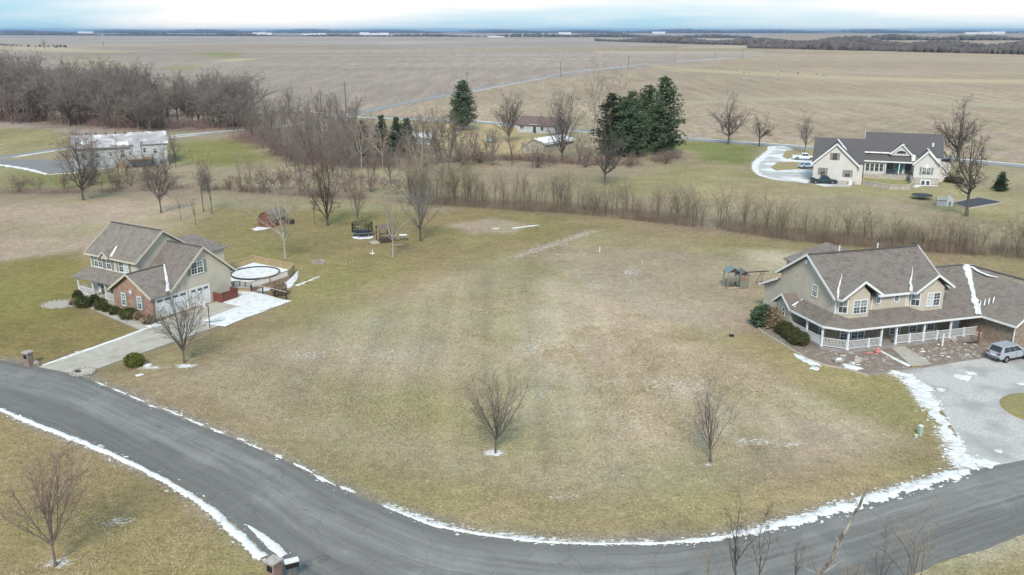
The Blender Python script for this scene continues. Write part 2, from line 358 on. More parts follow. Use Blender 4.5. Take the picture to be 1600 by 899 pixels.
paint([(1180, 285), (1340, 300), (1420, 318), (1500, 340), (1600, 350), (1600, 300), (1480, 280), (1560, 262), (1400, 255)], (.34, .285, .16), 4, 6)
# hedge strip
paint([(-200, 318), (0, 313), (320, 305), (700, 322), (900, 334), (1000, 345), (1250, 378), (1600, 405), (1900, 430), (1900, 405), (1600, 383), (1250, 352), (1000, 322), (700, 306), (320, 290), (0, 296), (-200, 300)], (.27, .21, .155), 4, 6, k=.7)
# behind the left house
paint([(-100, 318), (330, 310), (345, 330), (230, 370), (120, 410), (-100, 420)], G_PINK, 6, 7)
paint([(330, 318), (720, 325), (925, 357), (800, 398), (620, 440), (455, 475), (370, 440), (310, 370)], (.28, .228, .105), 6, 9)
paint([(330, 312), (720, 324), (690, 332), (330, 325)], (.32, .275, .17), 3, 4)
paint([(-100, 425), (130, 392), (150, 480), (235, 518), (60, 566), (-100, 552)], G_GR, 3, 5)
paint([(700, 352), (770, 340), (840, 352), (800, 365), (740, 365)], G_PINK, 1.5, 3)
# lot
paint([(790, 399), (640, 455), (240, 592), (660, 742), (918, 780), (1140, 766), (1445, 700)], (.34, .272, .168), 2, 4)
paint([(850, 432), (960, 470), (1120, 545), (1330, 640), (1410, 690), (1250, 690), (1140, 660), (1080, 720), (930, 722), (905, 640), (850, 560)], (.435, .338, .235), 3, 5)
paint([(500, 600), (700, 620), (850, 690), (800, 720), (600, 660), (470, 640)], (.28, .24, .105), 4, 9)
paint([(820, 406), (930, 366), (1100, 385), (1240, 412), (1200, 470), (1190, 515), (1110, 520), (960, 465)], (.375, .298, .205), 4, 6)
paint([(930, 362), (1240, 402), (1230, 412), (1050, 392), (900, 382)], (.325, .275, .145), 3, 5)
paint([(1150, 388), (1290, 395), (1220, 430), (1160, 410)], (.47, .385, .275), 2, 4)
paint([(1190, 525), (1400, 582), (1490, 700), (1440, 690), (1200, 580), (1080, 520)], (.315, .25, .122), 2, 5)
a = sdist(X, Y, pw([(1085, 600), (1440, 705), (1150, 800), (900, 830), (700, 790), (700, 750)]))
paint([(680, 752), (918, 786), (1140, 772), (1450, 704), (1500, 735), (1330, 785), (950, 845), (700, 820), (560, 770)], (.315, .25, .122), 2, 4)
paint([(0, 640), (150, 700), (320, 785), (430, 899), (200, 990), (-100, 960), (-100, 640)], (.29, .232, .108), 2, 5)
# snow speckle density
def splat(px, py, rx, ry, k):
    c = at(px, py); global snow
    d = ((X-c.x)/rx)**2+((Y-c.y)/ry)**2
    snow = np.maximum(snow, k*np.exp(-d*1.2)*np.clip(.3+1.5*fbm(X, Y, 6, 3), 0, 1.2))
for s in [(560, 500, 9, 9, .36), (640, 520, 6, 8, .36), (700, 480, 7, 7, .45), (620, 575, 9, 4, .36), (450, 590, 4, 3, .42), (480, 555, 6, 3, .45), (530, 620, 5, 2, .4), (840, 540, 4, 9, .5), (830, 600, 4, 6, .55),
          (960, 590, 6, 6, .45), (1060, 600, 7, 6, .55), (1180, 690, 4.5, 1.4, .62), (1230, 695, 3, 1, .6), (880, 775, 2.5, 1, .5), (1110, 600, 6, 4, .4), (1000, 650, 8, 4, .4), (890, 640, 6, 3, .35),
          (870, 560, 5, 6, .4), (985, 430, 3, 9, .5), (930, 450, 3, 8, .45), (620, 520, 12, 8, .35), (290, 572, 1.6, .8, .9), (772, 708, 1.2, .8, .95), (1105, 725, 1.0, .7, .8), (92, 880, 1.5, .9, .95), (190, 815, 2, .8, .7),
          (235, 575, 2, .7, .8), (1260, 560, 2.5, 1.5, .5), (1420, 610, 2, 2, .5), (1200, 400, 7, 4, .35), (780, 355, 5, 2, .3), (1310, 275, 6, 4, .4), (480, 605, 3, 1.5, .4), (1100, 560, 5, 5, .3), (600, 545, 16, 10, .4), (850, 520, 6, 14, .42), (1060, 620, 12, 8, .38), (760, 560, 10, 9, .3), (960, 740, 9, 2, .35), (1150, 790, 8, 2, .3), (420, 610, 9, 3, .35), (1040, 440, 9, 9, .32), (1120, 470, 7, 6, .3), (880, 640, 10, 10, .3), (150, 760, 8, 4, .25), (700, 430, 8, 8, .3)]: splat(*s)
def splat_line(pts, wd, k):
    global snow
    P = [tuple(at(*p))[:2] for p in pts]; d2 = np.full(X.shape, 1e9)
    for (ax, ay), (bx, by) in zip(P[:-1], P[1:]):
        ex, ey = bx-ax, by-ay; t = np.clip(((X-ax)*ex+(Y-ay)*ey)/(ex*ex+ey*ey), 0, 1); d2 = np.minimum(d2, (X-ax-t*ex)**2+(Y-ay-t*ey)**2)
    snow = np.maximum(snow, k*np.exp(-d2/wd**2)*np.clip(.35+1.3*fbm(X+90, Y, 3.5, 3), 0, 1.1))
splat_line([(130, 588), (230, 629), (330, 668), (430, 709), (520, 754), (600, 789)], .5, .5)
splat_line([(600, 789), (680, 819), (760, 834), (850, 846), (950, 849), (1050, 846), (1140, 836), (1230, 815), (1330, 786), (1430, 757), (1515, 730)], .7, .8)
splat_line([(1392, 582), (1425, 597), (1445, 625), (1462, 655), (1480, 690), (1500, 728)], 1.3, .8)
splat_line([(0, 643), (60, 667), (150, 702), (240, 744), (320, 792), (370, 837), (412, 875)], .6, .7)
def edge_tint(pts, wd, col, k):
    P = [tuple(at(*p))[:2] for p in pts]; d2 = np.full(X.shape, 1e9)
    for (ax, ay), (bx, by) in zip(P[:-1], P[1:]):
        ex, ey = bx-ax, by-ay; t = np.clip(((X-ax)*ex+(Y-ay)*ey)/(ex*ex+ey*ey), 0, 1); d2 = np.minimum(d2, (X-ax-t*ex)**2+(Y-ay-t*ey)**2)
    a = (k*np.exp(-d2/wd**2)*np.clip(.2+1.5*fbm(X, Y+70, 2.5, 3), 0, 1))[..., None]; tint[:] = tint*(1-a)+np.array(col)*a
edge_tint([(0, 562), (60, 573), (130, 589), (230, 631), (330, 671), (430, 712), (520, 757), (600, 792), (760, 837), (950, 850), (1140, 837), (1330, 789), (1515, 735)], .9, (.25, .225, .19), .85)
edge_tint([(0, 641), (60, 663), (150, 698), (240, 738), (320, 783), (415, 866)], .8, (.25, .225, .19), .8)
edge_tint([(1425, 899), (1470, 879), (1540, 859), (1600, 836)], 1.3, (.42, .36, .26), .9)
for poly, k, sf in [([(815, 440), (895, 440), (905, 640), (900, 720), (820, 690), (800, 600)], .9, 4), ([(900, 590), (1180, 570), (1260, 640), (1120, 715), (930, 725)], .75, 6), ([(430, 560), (640, 470), (760, 470), (720, 600), (560, 640)], .8, 8),
                    ([(790, 405), (960, 470), (1300, 625), (1410, 692), (1140, 760), (918, 775), (660, 738), (260, 595)], .42, 8), ([(900, 420), (1150, 525), (1120, 545), (880, 440)], .6, 4), ([(680, 755), (918, 790), (1140, 775), (1440, 712), (1320, 780), (950, 840), (760, 825)], .35, 4)]:
    d_ = sdist(X, Y, pw(poly))+warp*8; frost = np.maximum(frost, k*np.clip(d_/sf*.5+.5, 0, 1))
snow = np.maximum(snow, .27*np.clip(sdist(X, Y, pw([(780, 420), (1000, 480), (1350, 660), (1150, 740), (900, 760), (660, 720), (320, 590)]))/8, 0, 1)*np.clip(.3+1.4*fbm(X+11, Y+5, 7, 4), 0, 1.25))
frost *= np.clip(.45+1.1*fbm(X+40, Y, 8, 4), 0, 1.3)
lot = sdist(X, Y, pw([(790, 405), (300, 592), (660, 735), (918, 775), (1140, 762), (1420, 700)])); lotm = np.clip(lot/4, 0, 1)
band = np.sin(2*PI*(X+.02*Y+.8*warp)/5.6)+.6*np.sin(2*PI*(X+.02*Y+.7*warp)/2.4+1)
tint *= (1+.085*band*lotm)[..., None]*(1-.07*lotm)[..., None]
tv = 1+(fbm(X, Y, 22, 5)-.5)*.36+(fbm(X, Y, 3.5, 3)-.5)*.34
far = np.clip((Y-260)/200, 0, 1)
tv = tv*(1-far)+(1+(fbm(X, Y*1.0, 300, 6)-.5)*.50+(fbm(X*.2, Y, 60, 4)-.5)*.28)*far
tint *= tv[..., None]
gr = np.clip((fbm(X+300, Y, 12, 4)-.5)*4, -1, 1)*(1-far)
tint[..., 0] *= 1-.06*gr; tint[..., 2] *= 1-.10*gr
verts = np.stack([X, Y, np.zeros_like(X)], -1).reshape(-1, 3)
idx = np.arange(nx*ny).reshape(ny, nx)
quads = np.stack([idx[:-1, :-1], idx[:-1, 1:], idx[1:, 1:], idx[1:, :-1]], -1).reshape(-1, 4)
gm = bpy.data.meshes.new('ground')
gm.vertices.add(len(verts)); gm.vertices.foreach_set('co', verts.astype(np.float32).ravel())
gm.loops.add(len(quads)*4); gm.loops.foreach_set('vertex_index', quads.ravel().astype(np.int32))
gm.polygons.add(len(quads)); gm.polygons.foreach_set('loop_start', np.arange(0, len(quads)*4, 4, dtype=np.int32))
gm.update(calc_edges=True)
ca = gm.attributes.new('cover_tint', 'FLOAT_COLOR', 'POINT')
ca.data.foreach_set('color', np.concatenate([tint, np.ones(X.shape+(1,))], -1).astype(np.float32).ravel())
for nm, arr in (('field_rows', rows), ('snow_fleck', snow), ('frost', frost)):
    at_ = gm.attributes.new(nm, 'FLOAT', 'POINT'); at_.data.foreach_set('value', arr.astype(np.float32).ravel())
def ground_mat():
    m = bpy.data.materials.new('winter_ground'); m.use_nodes = True; t = m.node_tree; b = t.nodes['Principled BSDF']
    b.inputs['Roughness'].default_value = 1; b.inputs['Specular IOR Level'].default_value = 0.05
    def nn(ty, **k):
        n = t.nodes.new(ty)
        for kk, vv in k.items(): setattr(n, kk, vv)
        return n
    L = t.links.new
    tcn = nn('ShaderNodeTexCoord'); A = nn('ShaderNodeAttribute', attribute_name='cover_tint'); AR = nn('ShaderNodeAttribute', attribute_name='field_rows'); AS = nn('ShaderNodeAttribute', attribute_name='snow_fleck')
    def noise(scale, det=5, rgh=.6, st=None):
        n = nn('ShaderNodeTexNoise'); n.inputs['Scale'].default_value = scale; n.inputs['Detail'].default_value = det; n.inputs['Roughness'].default_value = rgh
        if st:
            mp = nn('ShaderNodeMapping'); mp.inputs['Scale'].default_value = st[:3]; mp.inputs['Rotation'].default_value = (0, 0, st[3]); L(tcn.outputs['Object'], mp.inputs[0]); L(mp.outputs[0], n.inputs['Vector'])
        else: L(tcn.outputs['Object'], n.inputs['Vector'])
        return n.outputs['Fac']
    def rng(x, a0, a1, b0, b1):
        r = nn('ShaderNodeMapRange'); r.inputs[1].default_value = a0; r.inputs[2].default_value = a1; r.inputs[3].default_value = b0; r.inputs[4].default_value = b1; L(x, r.inputs[0]); return r.outputs[0]
    def math_(op, a, b_):
        n = nn('ShaderNodeMath', operation=op)
        for i, q in enumerate((a, b_)):
            if isinstance(q, (int, float)): n.inputs[i].default_value = q
            else: L(q, n.inputs[i])
        return n.outputs[0]
    def mix(f, a, b_):
        n = nn('ShaderNodeMix', data_type='RGBA'); L(f, n.inputs[0])
        for i, q in ((6, a), (7, b_)):
            if isinstance(q, tuple): n.inputs[i].default_value = q
            else: L(q, n.inputs[i])
        return n.outputs[2]
    fine = noise(5.5, 6, .75); mid = noise(.9, 6, .65)
    fine2 = noise(2.2, 8, .8)
    v = math_('MULTIPLY', math_('MULTIPLY', rng(fine, .28, .72, .42, 1.55), rng(fine2, .3, .7, .66, 1.32)), rng(mid, .25, .75, .76, 1.22))
    hs = nn('ShaderNodeHueSaturation'); L(A.outputs['Color'], hs.inputs['Color']); L(v, hs.inputs['Value'])
    base = hs.outputs[0]
    # greener and straw coloured tufts
    t1 = noise(1.7, 6, .7); f1 = rng(t1, .5, .72, 0, .55)
    straw = nn('ShaderNodeHueSaturation'); L(base, straw.inputs['Color']); straw.inputs['Hue'].default_value = .485; straw.inputs['Saturation'].default_value = .72; straw.inputs['Value'].default_value = 1.25
    base = mix(f1, base, straw.outputs[0])
    t2 = noise(.55, 5, .65); f2 = rng(t2, .52, .70, 0, .45)
    grn = nn('ShaderNodeHueSaturation'); L(base, grn.inputs['Color']); grn.inputs['Hue'].default_value = .518; grn.inputs['Saturation'].default_value = 1.08; grn.inputs['Value'].default_value = .80
    notf = math_('SUBTRACT', 1.0, AR.outputs['Fac'])
    base = mix(math_('MULTIPLY', f2, notf), base, grn.outputs[0])
    # crop rows
    wv = nn('ShaderNodeTexWave', bands_direction='X', wave_profile='SIN'); wv.inputs['Scale'].default_value = .055; wv.inputs['Distortion'].default_value = 3.0; wv.inputs['Detail'].default_value = 3; wv.inputs['Detail Scale'].default_value = .6
    mp = nn('ShaderNodeMapping'); mp.inputs['Rotation'].default_value = (0, 0, R(38)); L(tcn.outputs['Object'], mp.inputs[0]); L(mp.outputs[0], wv.inputs['Vector'])
    st = noise(.12, 5, .6, (1, .12, 1, R(38)))
    st2 = noise(.55, 7, .75, (1, .2, 1, R(38)))
    rv0 = math_('MULTIPLY', rng(st2, .3, .7, .74, 1.26), 1.0)
    rv = math_('MULTIPLY', rng(wv.outputs['Fac'], 0, 1, .965, 1.035), rng(st, .3, .7, .84, 1.16))
    rvm = nn('ShaderNodeMix', data_type='FLOAT'); L(AR.outputs['Fac'], rvm.inputs[0]); rvm.inputs[2].default_value = 1.0; L(math_('MULTIPLY', rv, rv0), rvm.inputs[3])
    h2 = nn('ShaderNodeHueSaturation'); L(base, h2.inputs['Color']); L(rvm.outputs[0], h2.inputs['Value']); base = h2.outputs[0]
    # frosted and bleached stalks: short strokes lying every way
    AF = nn('ShaderNodeAttribute', attribute_name='frost')
    fa = noise(3.2, 5, .7, (1, 2.6, 1, .6)); fb_ = noise(3.6, 5, .7, (1, 2.8, 1, -.7)); fm = math_('MAXIMUM', fa, fb_)
    ff = rng(fm, .52, .63, 0, 1.0); base = mix(math_('MULTIPLY', ff, AF.outputs['Fac']), base, (.64, .575, .47, 1))
    fd = noise(2.9, 6, .75, (1, 2.2, 1, .2)); fdk = rng(fd, .56, .70, 0, .65); base = mix(math_('MULTIPLY', fdk, AF.outputs['Fac']), base, (.13, .11, .07, 1))
    # snow left between the blades
    sn = noise(2.6, 8, .78, (1, 1.7, 1, .5)); th = rng(AS.outputs['Fac'], 0, 1, .70, .36)
    sf = math_('MULTIPLY', math_('SUBTRACT', sn, th), 14.0)
    cl = nn('ShaderNodeClamp'); L(sf, cl.inputs[0])
    base = mix(math_('MULTIPLY', cl.outputs[0], .85), base, (.80, .81, .84, 1))
    L(base, b.inputs['Base Color'])
    bp = nn('ShaderNodeBump'); bp.inputs['Strength'].default_value = .5; bp.inputs['Distance'].default_value = .12; L(fine, bp.inputs['Height']); L(bp.outputs[0], b.inputs['Normal'])
    return m
gm.materials.append(ground_mat())
go = bpy.data.objects.new('ground', gm); COL.objects.link(go); kind(go, 'structure')

# ------------------------------------------------------------------ sheets, roads
def smooth_line(pts, n=6):
    """Catmull-Rom through points"""
    P = [Vector(p) for p in pts]; P = [P[0]*2-P[1]]+P+[P[-1]*2-P[-2]]; o = []
    for i in range(1, len(P)-2):
        for k in range(n):
            t = k/n; a, b, c, d = P[i-1], P[i], P[i+1], P[i+2]
            o.append(.5*((2*b)+(c-a)*t+(2*a-5*b+4*c-d)*t*t+(3*b-a-3*c+d)*t**3))
    o.append(P[-2]); return o
def ribbon(name, left, right, z, m, cross=8, edge=0.0, seed=1, world=False, skirt=.15):
    """road strip between two edge lines with UV (u along, v across)"""
    rng = random.Random(seed); n = len(left); vs = []; fs = []; uv = []
    u = 0
    for i in range(n):
        l, r = Vector(left[i]), Vector(right[i])
        if i: u += ((l+r)/2-(Vector(left[i-1])+Vector(right[i-1]))/2).length
        d = (r-l).normalized(); l = l+d*rng.uniform(-edge, edge); r = r+d*rng.uniform(-edge, edge)
        for j in range(cross+1):
            t = j/cross; p = l.lerp(r, t); vs.append((p.x, p.y, z+.0)); uv.append((u, t*(r-l).length))
    for i in range(n-1):
        for j in range(cross):
            a = i*(cross+1)+j; fs.append((a, a+1, a+cross+2, a+cross+1))
    me = bpy.data.meshes.new(name); me.from_pydata(vs, [], fs); me.update()
    ul = me.uv_layers.new(name='UVMap')
    for li, lp in enumerate(me.loops): ul.data[li].uv = uv[lp.vertex_index]
    me.materials.append(m); o = bpy.data.objects.new(name, me); COL.objects.link(o)
    return kind(o, 'structure')
def resample(pts, n):
    P = [Vector(p) for p in pts]; L = [0]
    for i in range(1, len(P)): L.append(L[-1]+(P[i]-P[i-1]).length)
    o = []; k = 0
    for i in range(n):
        s = L[-1]*i/(n-1)
        while k < len(P)-2 and L[k+1] < s: k += 1
        t = (s-L[k])/max(1e-9, L[k+1]-L[k]); o.append(P[k].lerp(P[k+1], min(1, max(0, t))))
    return o

def asphalt(name, dark, light, third, width):
    m = bpy.data.materials.new(name); m.use_nodes = True; t = m.node_tree; b = t.nodes['Principled BSDF']; b.inputs['Roughness'].default_value = .9
    L = t.links.new; uv = t.nodes.new('ShaderNodeUVMap'); tcn = t.nodes.new('ShaderNodeTexCoord')
    mp = t.nodes.new('ShaderNodeMapping'); mp.inputs['Scale'].default_value = (.06, .55, 1); L(uv.outputs[0], mp.inputs[0])
    n1 = t.nodes.new('ShaderNodeTexNoise'); n1.inputs['Scale'].default_value = 1; n1.inputs['Detail'].default_value = 8; n1.inputs['Roughness'].default_value = .6; n1.inputs['Distortion'].default_value = .8; L(mp.outputs[0], n1.inputs['Vector'])
    n2 = t.nodes.new('ShaderNodeTexNoise'); n2.inputs['Scale'].default_value = .28; n2.inputs['Detail'].default_value = 8; n2.inputs['Roughness'].default_value = .68; L(tcn.outputs['Object'], n2.inputs['Vector'])
    n3 = t.nodes.new('ShaderNodeTexNoise'); n3.inputs['Scale'].default_value = 9; n3.inputs['Detail'].default_value = 6; n3.inputs['Roughness'].default_value = .8; L(tcn.outputs['Object'], n3.inputs['Vector'])
    r1 = t.nodes.new('ShaderNodeValToRGB'); e = r1.color_ramp.elements; e[0].position = .36; e[1].position = .64; e[0].color = (*dark, 1); e[1].color = (*light, 1); L(n1.outputs['Fac'], r1.inputs[0])
    mr = t.nodes.new('ShaderNodeMapRange'); mr.inputs[1].default_value = .50; mr.inputs[2].default_value = .66; mr.inputs[4].default_value = .45; L(n2.outputs['Fac'], mr.inputs[0])
    mx_ = t.nodes.new('ShaderNodeMix'); mx_.data_type = 'RGBA'; L(mr.outputs[0], mx_.inputs[0]); L(r1.outputs[0], mx_.inputs[6]); mx_.inputs[7].default_value = (*third, 1)
    # dark unworn edges
    sp = t.nodes.new('ShaderNodeSeparateXYZ'); L(uv.outputs[0], sp.inputs[0])
    s1 = t.nodes.new('ShaderNodeMath'); s1.operation = 'SUBTRACT'; L(sp.outputs[1], s1.inputs[0]); s1.inputs[1].default_value = width/2
    s2 = t.nodes.new('ShaderNodeMath'); s2.operation = 'ABSOLUTE'; L(s1.outputs[0], s2.inputs[0])
    s3 = t.nodes.new('ShaderNodeMapRange'); s3.inputs[1].default_value = width/2-1.6; s3.inputs[2].default_value = width/2-.5; s3.inputs[4].default_value = .6; L(s2.outputs[0], s3.inputs[0])
    mx2 = t.nodes.new('ShaderNodeMix'); mx2.data_type = 'RGBA'; L(s3.outputs[0], mx2.inputs[0]); L(mx_.outputs[2], mx2.inputs[6]); mx2.inputs[7].default_value = (*[c*.78 for c in dark], 1)
    v = t.nodes.new('ShaderNodeMapRange'); v.inputs[1].default_value = .25; v.inputs[2].default_value = .75; v.inputs[3].default_value = .68; v.inputs[4].default_value = 1.3; L(n3.outputs['Fac'], v.inputs[0])
    # cracks and the streaks that tyres leave along the lane
    vd = t.nodes.new('ShaderNodeVectorMath'); vd.operation = 'ADD'; L(tcn.outputs['Object'], vd.inputs[0]); vn = t.nodes.new('ShaderNodeTexNoise'); vn.inputs['Scale'].default_value = .8; vn.inputs['Detail'].default_value = 4; L(tcn.outputs['Object'], vn.inputs['Vector']); L(vn.outputs['Color'], vd.inputs[1])
    vo = t.nodes.new('ShaderNodeTexVoronoi'); vo.feature = 'DISTANCE_TO_EDGE'; vo.inputs['Scale'].default_value = .33; L(vd.outputs[0], vo.inputs['Vector'])
    ck = t.nodes.new('ShaderNodeMapRange'); ck.inputs[1].default_value = .0; ck.inputs[2].default_value = .012; ck.inputs[3].default_value = .72; ck.inputs[4].default_value = 1; L(vo.outputs['Distance'], ck.inputs[0])
    mp2 = t.nodes.new('ShaderNodeMapping'); mp2.inputs['Scale'].default_value = (.05, 2.2, 1); L(uv.outputs[0], mp2.inputs[0])
    n4 = t.nodes.new('ShaderNodeTexNoise'); n4.inputs['Scale'].default_value = 1; n4.inputs['Detail'].default_value = 6; L(mp2.outputs[0], n4.inputs['Vector'])
    k4 = t.nodes.new('ShaderNodeMapRange'); k4.inputs[1].default_value = .3; k4.inputs[2].default_value = .7; k4.inputs[3].default_value = .84; k4.inputs[4].default_value = 1.16; L(n4.outputs['Fac'], k4.inputs[0])
    m1 = t.nodes.new('ShaderNodeMath'); m1.operation = 'MULTIPLY'; L(ck.outputs[0], m1.inputs[0]); L(k4.outputs[0], m1.inputs[1])
    m2 = t.nodes.new('ShaderNodeMath'); m2.operation = 'MULTIPLY'; L(m1.outputs[0], m2.inputs[0]); L(v.outputs[0], m2.inputs[1]); v = m2
    hs = t.nodes.new('ShaderNodeHueSaturation'); L(mx2.outputs[2], hs.inputs['Color']); L(v.outputs[0], hs.inputs['Value']); L(hs.outputs[0], b.inputs['Base Color'])
    bp = t.nodes.new('ShaderNodeBump'); bp.inputs['Strength'].default_value = .25; bp.inputs['Distance'].default_value = .03; L(n3.outputs['Fac'], bp.inputs['Height']); L(bp.outputs[0], b.inputs['Normal'])
    return m
M['asphalt'] = asphalt('worn_asphalt', (.165, .158, .149), (.24, .23, .217), (.305, .294, .277), 8.4)
M['asphalt_far'] = asphalt('grey_road', (.25, .245, .24), (.32, .315, .31), (.38, .375, .37), 6)

far_px = [(-60, 545), (0, 563), (60, 574), (130, 590), (230, 632), (330, 672), (430, 713), (520, 758), (600, 793), (680, 823), (760, 838), (850, 848), (950, 851), (1050, 848), (1130, 838), (1220, 818), (1330, 790), (1430, 762), (1520, 735), (1600, 719), (1720, 690)]
near_w = [at(-60, 612), at(0, 640), at(60, 662), at(150, 697), at(240, 737), at(320, 782), at(372, 824), at(415, 865), at(440, 899)]
near_w += [Vector((-9.5, 43.8, 0)), Vector((-3, 42.3, 0)), Vector((4, 41.6, 0)), Vector((11, 42.0, 0)), Vector((18, 44.0, 0)), at(1425, 899), at(1470, 878), at(1540, 858), at(1600, 835), at(1720, 790)]
farL = resample(smooth_line([at(*p) for p in far_px], 5), 130); nearL = resample(smooth_line(near_w, 5), 130)
ribbon('road', farL, nearL, .012, M['asphalt'], 10, .10, 3)
def line_road(name, pts, width, z, m, n=40, edge=.1):
    c = resample(smooth_line(pts, 6), n); l = []; r = []
    for i in range(n):
        d = (c[min(i+1, n-1)]-c[max(i-1, 0)]); d.z = 0; d.normalize(); s = Vector((-d.y, d.x, 0))
        l.append(c[i]+s*width/2); r.append(c[i]-s*width/2)
    ribbon(name, l, r, z, m, 3, edge, 5); return l, r
cl, crr = line_road('county_road', [at(430, 172), at(530, 180), at(684, 188), at(760, 192), at(850, 200), at(1070, 217), at(1300, 234), at(1600, 260), at(1900, 290)], 6.5, .014, M['asphalt_far'], 60)
dl, dr = line_road('field_road', [at(535, 181), at(575, 174), at(640, 160), at(800, 130), at(920, 110), at(1060, 97), at(1150, 90), at(1215, 84)], 7, .022, M['asphalt_far'], 60)
ll, lr = line_road('lane', [at(-60, 255), at(0, 247), at(80, 235), at(170, 224), at(255, 215), at(386, 203), at(470, 192), at(545, 183)], 4.5, .018, M['asphalt_far'], 50)

# ------------------------------------------------------------------ snow
def snow_strip(name, pts, widths, hgt=.06, seed=1, m=None, rag=.5, step=.13, flecks=0.6):
    rng = random.Random(seed); P = smooth_line(pts, 8); L = 0; T = [0]; step0 = step
    for i in range(1, len(P)): L += (P[i]-P[i-1]).length; T.append(L)
    n = max(8, int(L/step)); C = resample(P, n); mb = MB(); vs = []; cross = 6
    ph = [rng.uniform(0, 9) for _ in range(8)]
    def wob(i, k): 
        return .45*math.sin(i*step*1.7+ph[k])+.3*math.sin(i*step*4.1+ph[k+1])+.25*math.sin(i*step*11+ph[k+2])+.45*rng.uniform(-1, 1)
    for i in range(n):
        d = C[min(i+1, n-1)]-C[max(i-1, 0)]; d.z = 0; d.normalize(); s = Vector((-d.y, d.x, 0))
        t = i/(n-1)*(len(widths)-1); k = min(int(t), len(widths)-2); wd = widths[k]*(1-(t-k))+widths[k+1]*(t-k)
        a = wd/2*(1+rag*wob(i, 0)); b = wd/2*(1+rag*wob(i, 3))
        a = max(.02, a); b = max(.02, b)
        for j in range(cross+1):
            q = j/cross*2-1; off = -a*(-q) if q < 0 else b*q
            zz = max(.0, hgt*(1-abs(q)**2.5)*min(1, wd*2.2)*rng.uniform(.75, 1.2))
            p = C[i]+s*off; vs.append((p.x, p.y, p.z+.03+zz if abs(q) < 1 else p.z+.004))
    fs = []
    for i in range(n-1):
        for j in range(cross):
            a = i*(cross+1)+j; fs.append((a, a+1, a+cross+2, a+cross+1))
    mb.add(vs, fs)
    for i in range(int(L*flecks*8)):
        k = rng.randrange(n); t = k/(n-1)*(len(widths)-1); wd = widths[min(int(t), len(widths)-1)]
        d = C[min(k+1, n-1)]-C[max(k-1, 0)]; d.normalize(); s = Vector((-d.y, d.x, 0))
        c = C[k]+s*(rng.choice((-1, 1))*wd*rng.uniform(.4, .85)+rng.gauss(0, .22)); r = (.03+.13*rng.random()**2.5)*min(1, .4+wd); e = rng.randint(5, 7); a0 = rng.uniform(0, 6)
        ang = math.atan2(d.y, d.x)+rng.gauss(0, .4); ca_, sa_ = math.cos(ang), math.sin(ang)
        ring = []
        for q in range(e):
            rr = r*rng.uniform(.6, 1.3); lx, ly = rr*1.7*math.cos(q*2*PI/e+a0), rr*.8*math.sin(q*2*PI/e+a0); ring.append((c.x+lx*ca_-ly*sa_, c.y+lx*sa_+ly*ca_, c.z+.032))
        mb.add(ring+[(c.x, c.y, c.z+.032+.25*r)], [(q, (q+1) % e, e) for q in range(e)])
    o = mb.build(name, m or M['snow'], smooth=True); return kind(o, 'stuff')
def snow_patch(name, outline, hgt=.05, z=.03, seed=1, m=None, sub=3, rag=.25):
    """flat irregular patch: outline world points"""
    rng = random.Random(seed); P = [Vector(p) for p in outline]; n = len(P); c = sum(P, Vector())/n; ring = []
    for i in range(n):
        a, b = P[i], P[(i+1) % n]
        for k in range(sub):
            p = a.lerp(b, k/sub); p = p+(p-c)*rng.uniform(-rag, rag)*.5; ring.append(p)
    k = len(ring); vs = []
    for f, zz in ((1, 0), (.85, .7), (.5, 1), (0.15, 1.05)):
        for p in ring: q = c+(p-c)*f; vs.append((q.x, q.y, q.z+z+hgt*zz*rng.uniform(.8, 1.1)*(1 if f < 1 else 0)))
    fs = [(j*k+i, j*k+(i+1) % k, (j+1)*k+(i+1) % k, (j+1)*k+i) for j in range(3) for i in range(k)]+[tuple(range(3*k, 4*k))]
    o = MB().add(vs, fs).build(name, m or M['snow'], smooth=True); return kind(o, 'stuff')

snow_strip('roadside_snow', [at(*p) for p in [(0, 640), (60, 665), (150, 700), (240, 742), (320, 790), (370, 835), (412, 873)]], [.4, .5, .55, .45, .5, .6, .7], .08, 2, rag=.4, flecks=.4)
snow_strip('roadside_snow', [at(*p) for p in [(388, 822), (415, 843), (445, 870)]], [.12, .55, .7, .5], .07, 4, rag=.2, flecks=.1)
snow_strip('roadside_snow', [at(*p) for p in [(600, 791), (680, 821), (760, 836), (850, 847), (950, 850), (1050, 848), (1140, 838), (1230, 818), (1330, 789), (1430, 760), (1510, 735)]], [.1, .3, .26, .2, .26, .45, .7, .95, .9, .8, 1.1], .07, 6, rag=.85, flecks=1.5)
lp = resample([at(*p) for p in [(135, 592), (230, 632), (330, 672), (430, 713), (520, 758), (600, 792)]], 120); rb = random.Random(9); i0 = 4
while i0 < 108:
    i1 = i0+rb.randint(3, 9); off = Vector((rb.uniform(-.1, .25), rb.uniform(-.05, .3), 0))
    snow_strip('roadside_snow', [p+off for p in lp[i0:i1+1]], [.02, rb.uniform(.1, .2)+.0014*i0, rb.uniform(.05, .2)+.0014*i0, .02], .03, 400+i0, rag=1.1, flecks=1.2); i0 = i1+rb.randint(1, 4)
snow_strip('driveway_snow', [at(*p) for p in [(1392, 580), (1425, 592), (1448, 622), (1468, 655), (1490, 690), (1503, 715), (1512, 733)]], [.6, 1.7, 1.5, .85, .85, 1.2, 1.4], .08, 8, rag=.75, flecks=1.5)
snow_strip('driveway_snow', [at(*p) for p in [(66, 572), (120, 553), (180, 532), (226, 515), (252, 508)]], [.35, .55, .55, .5, .3], .08, 9, rag=.2, flecks=.2)
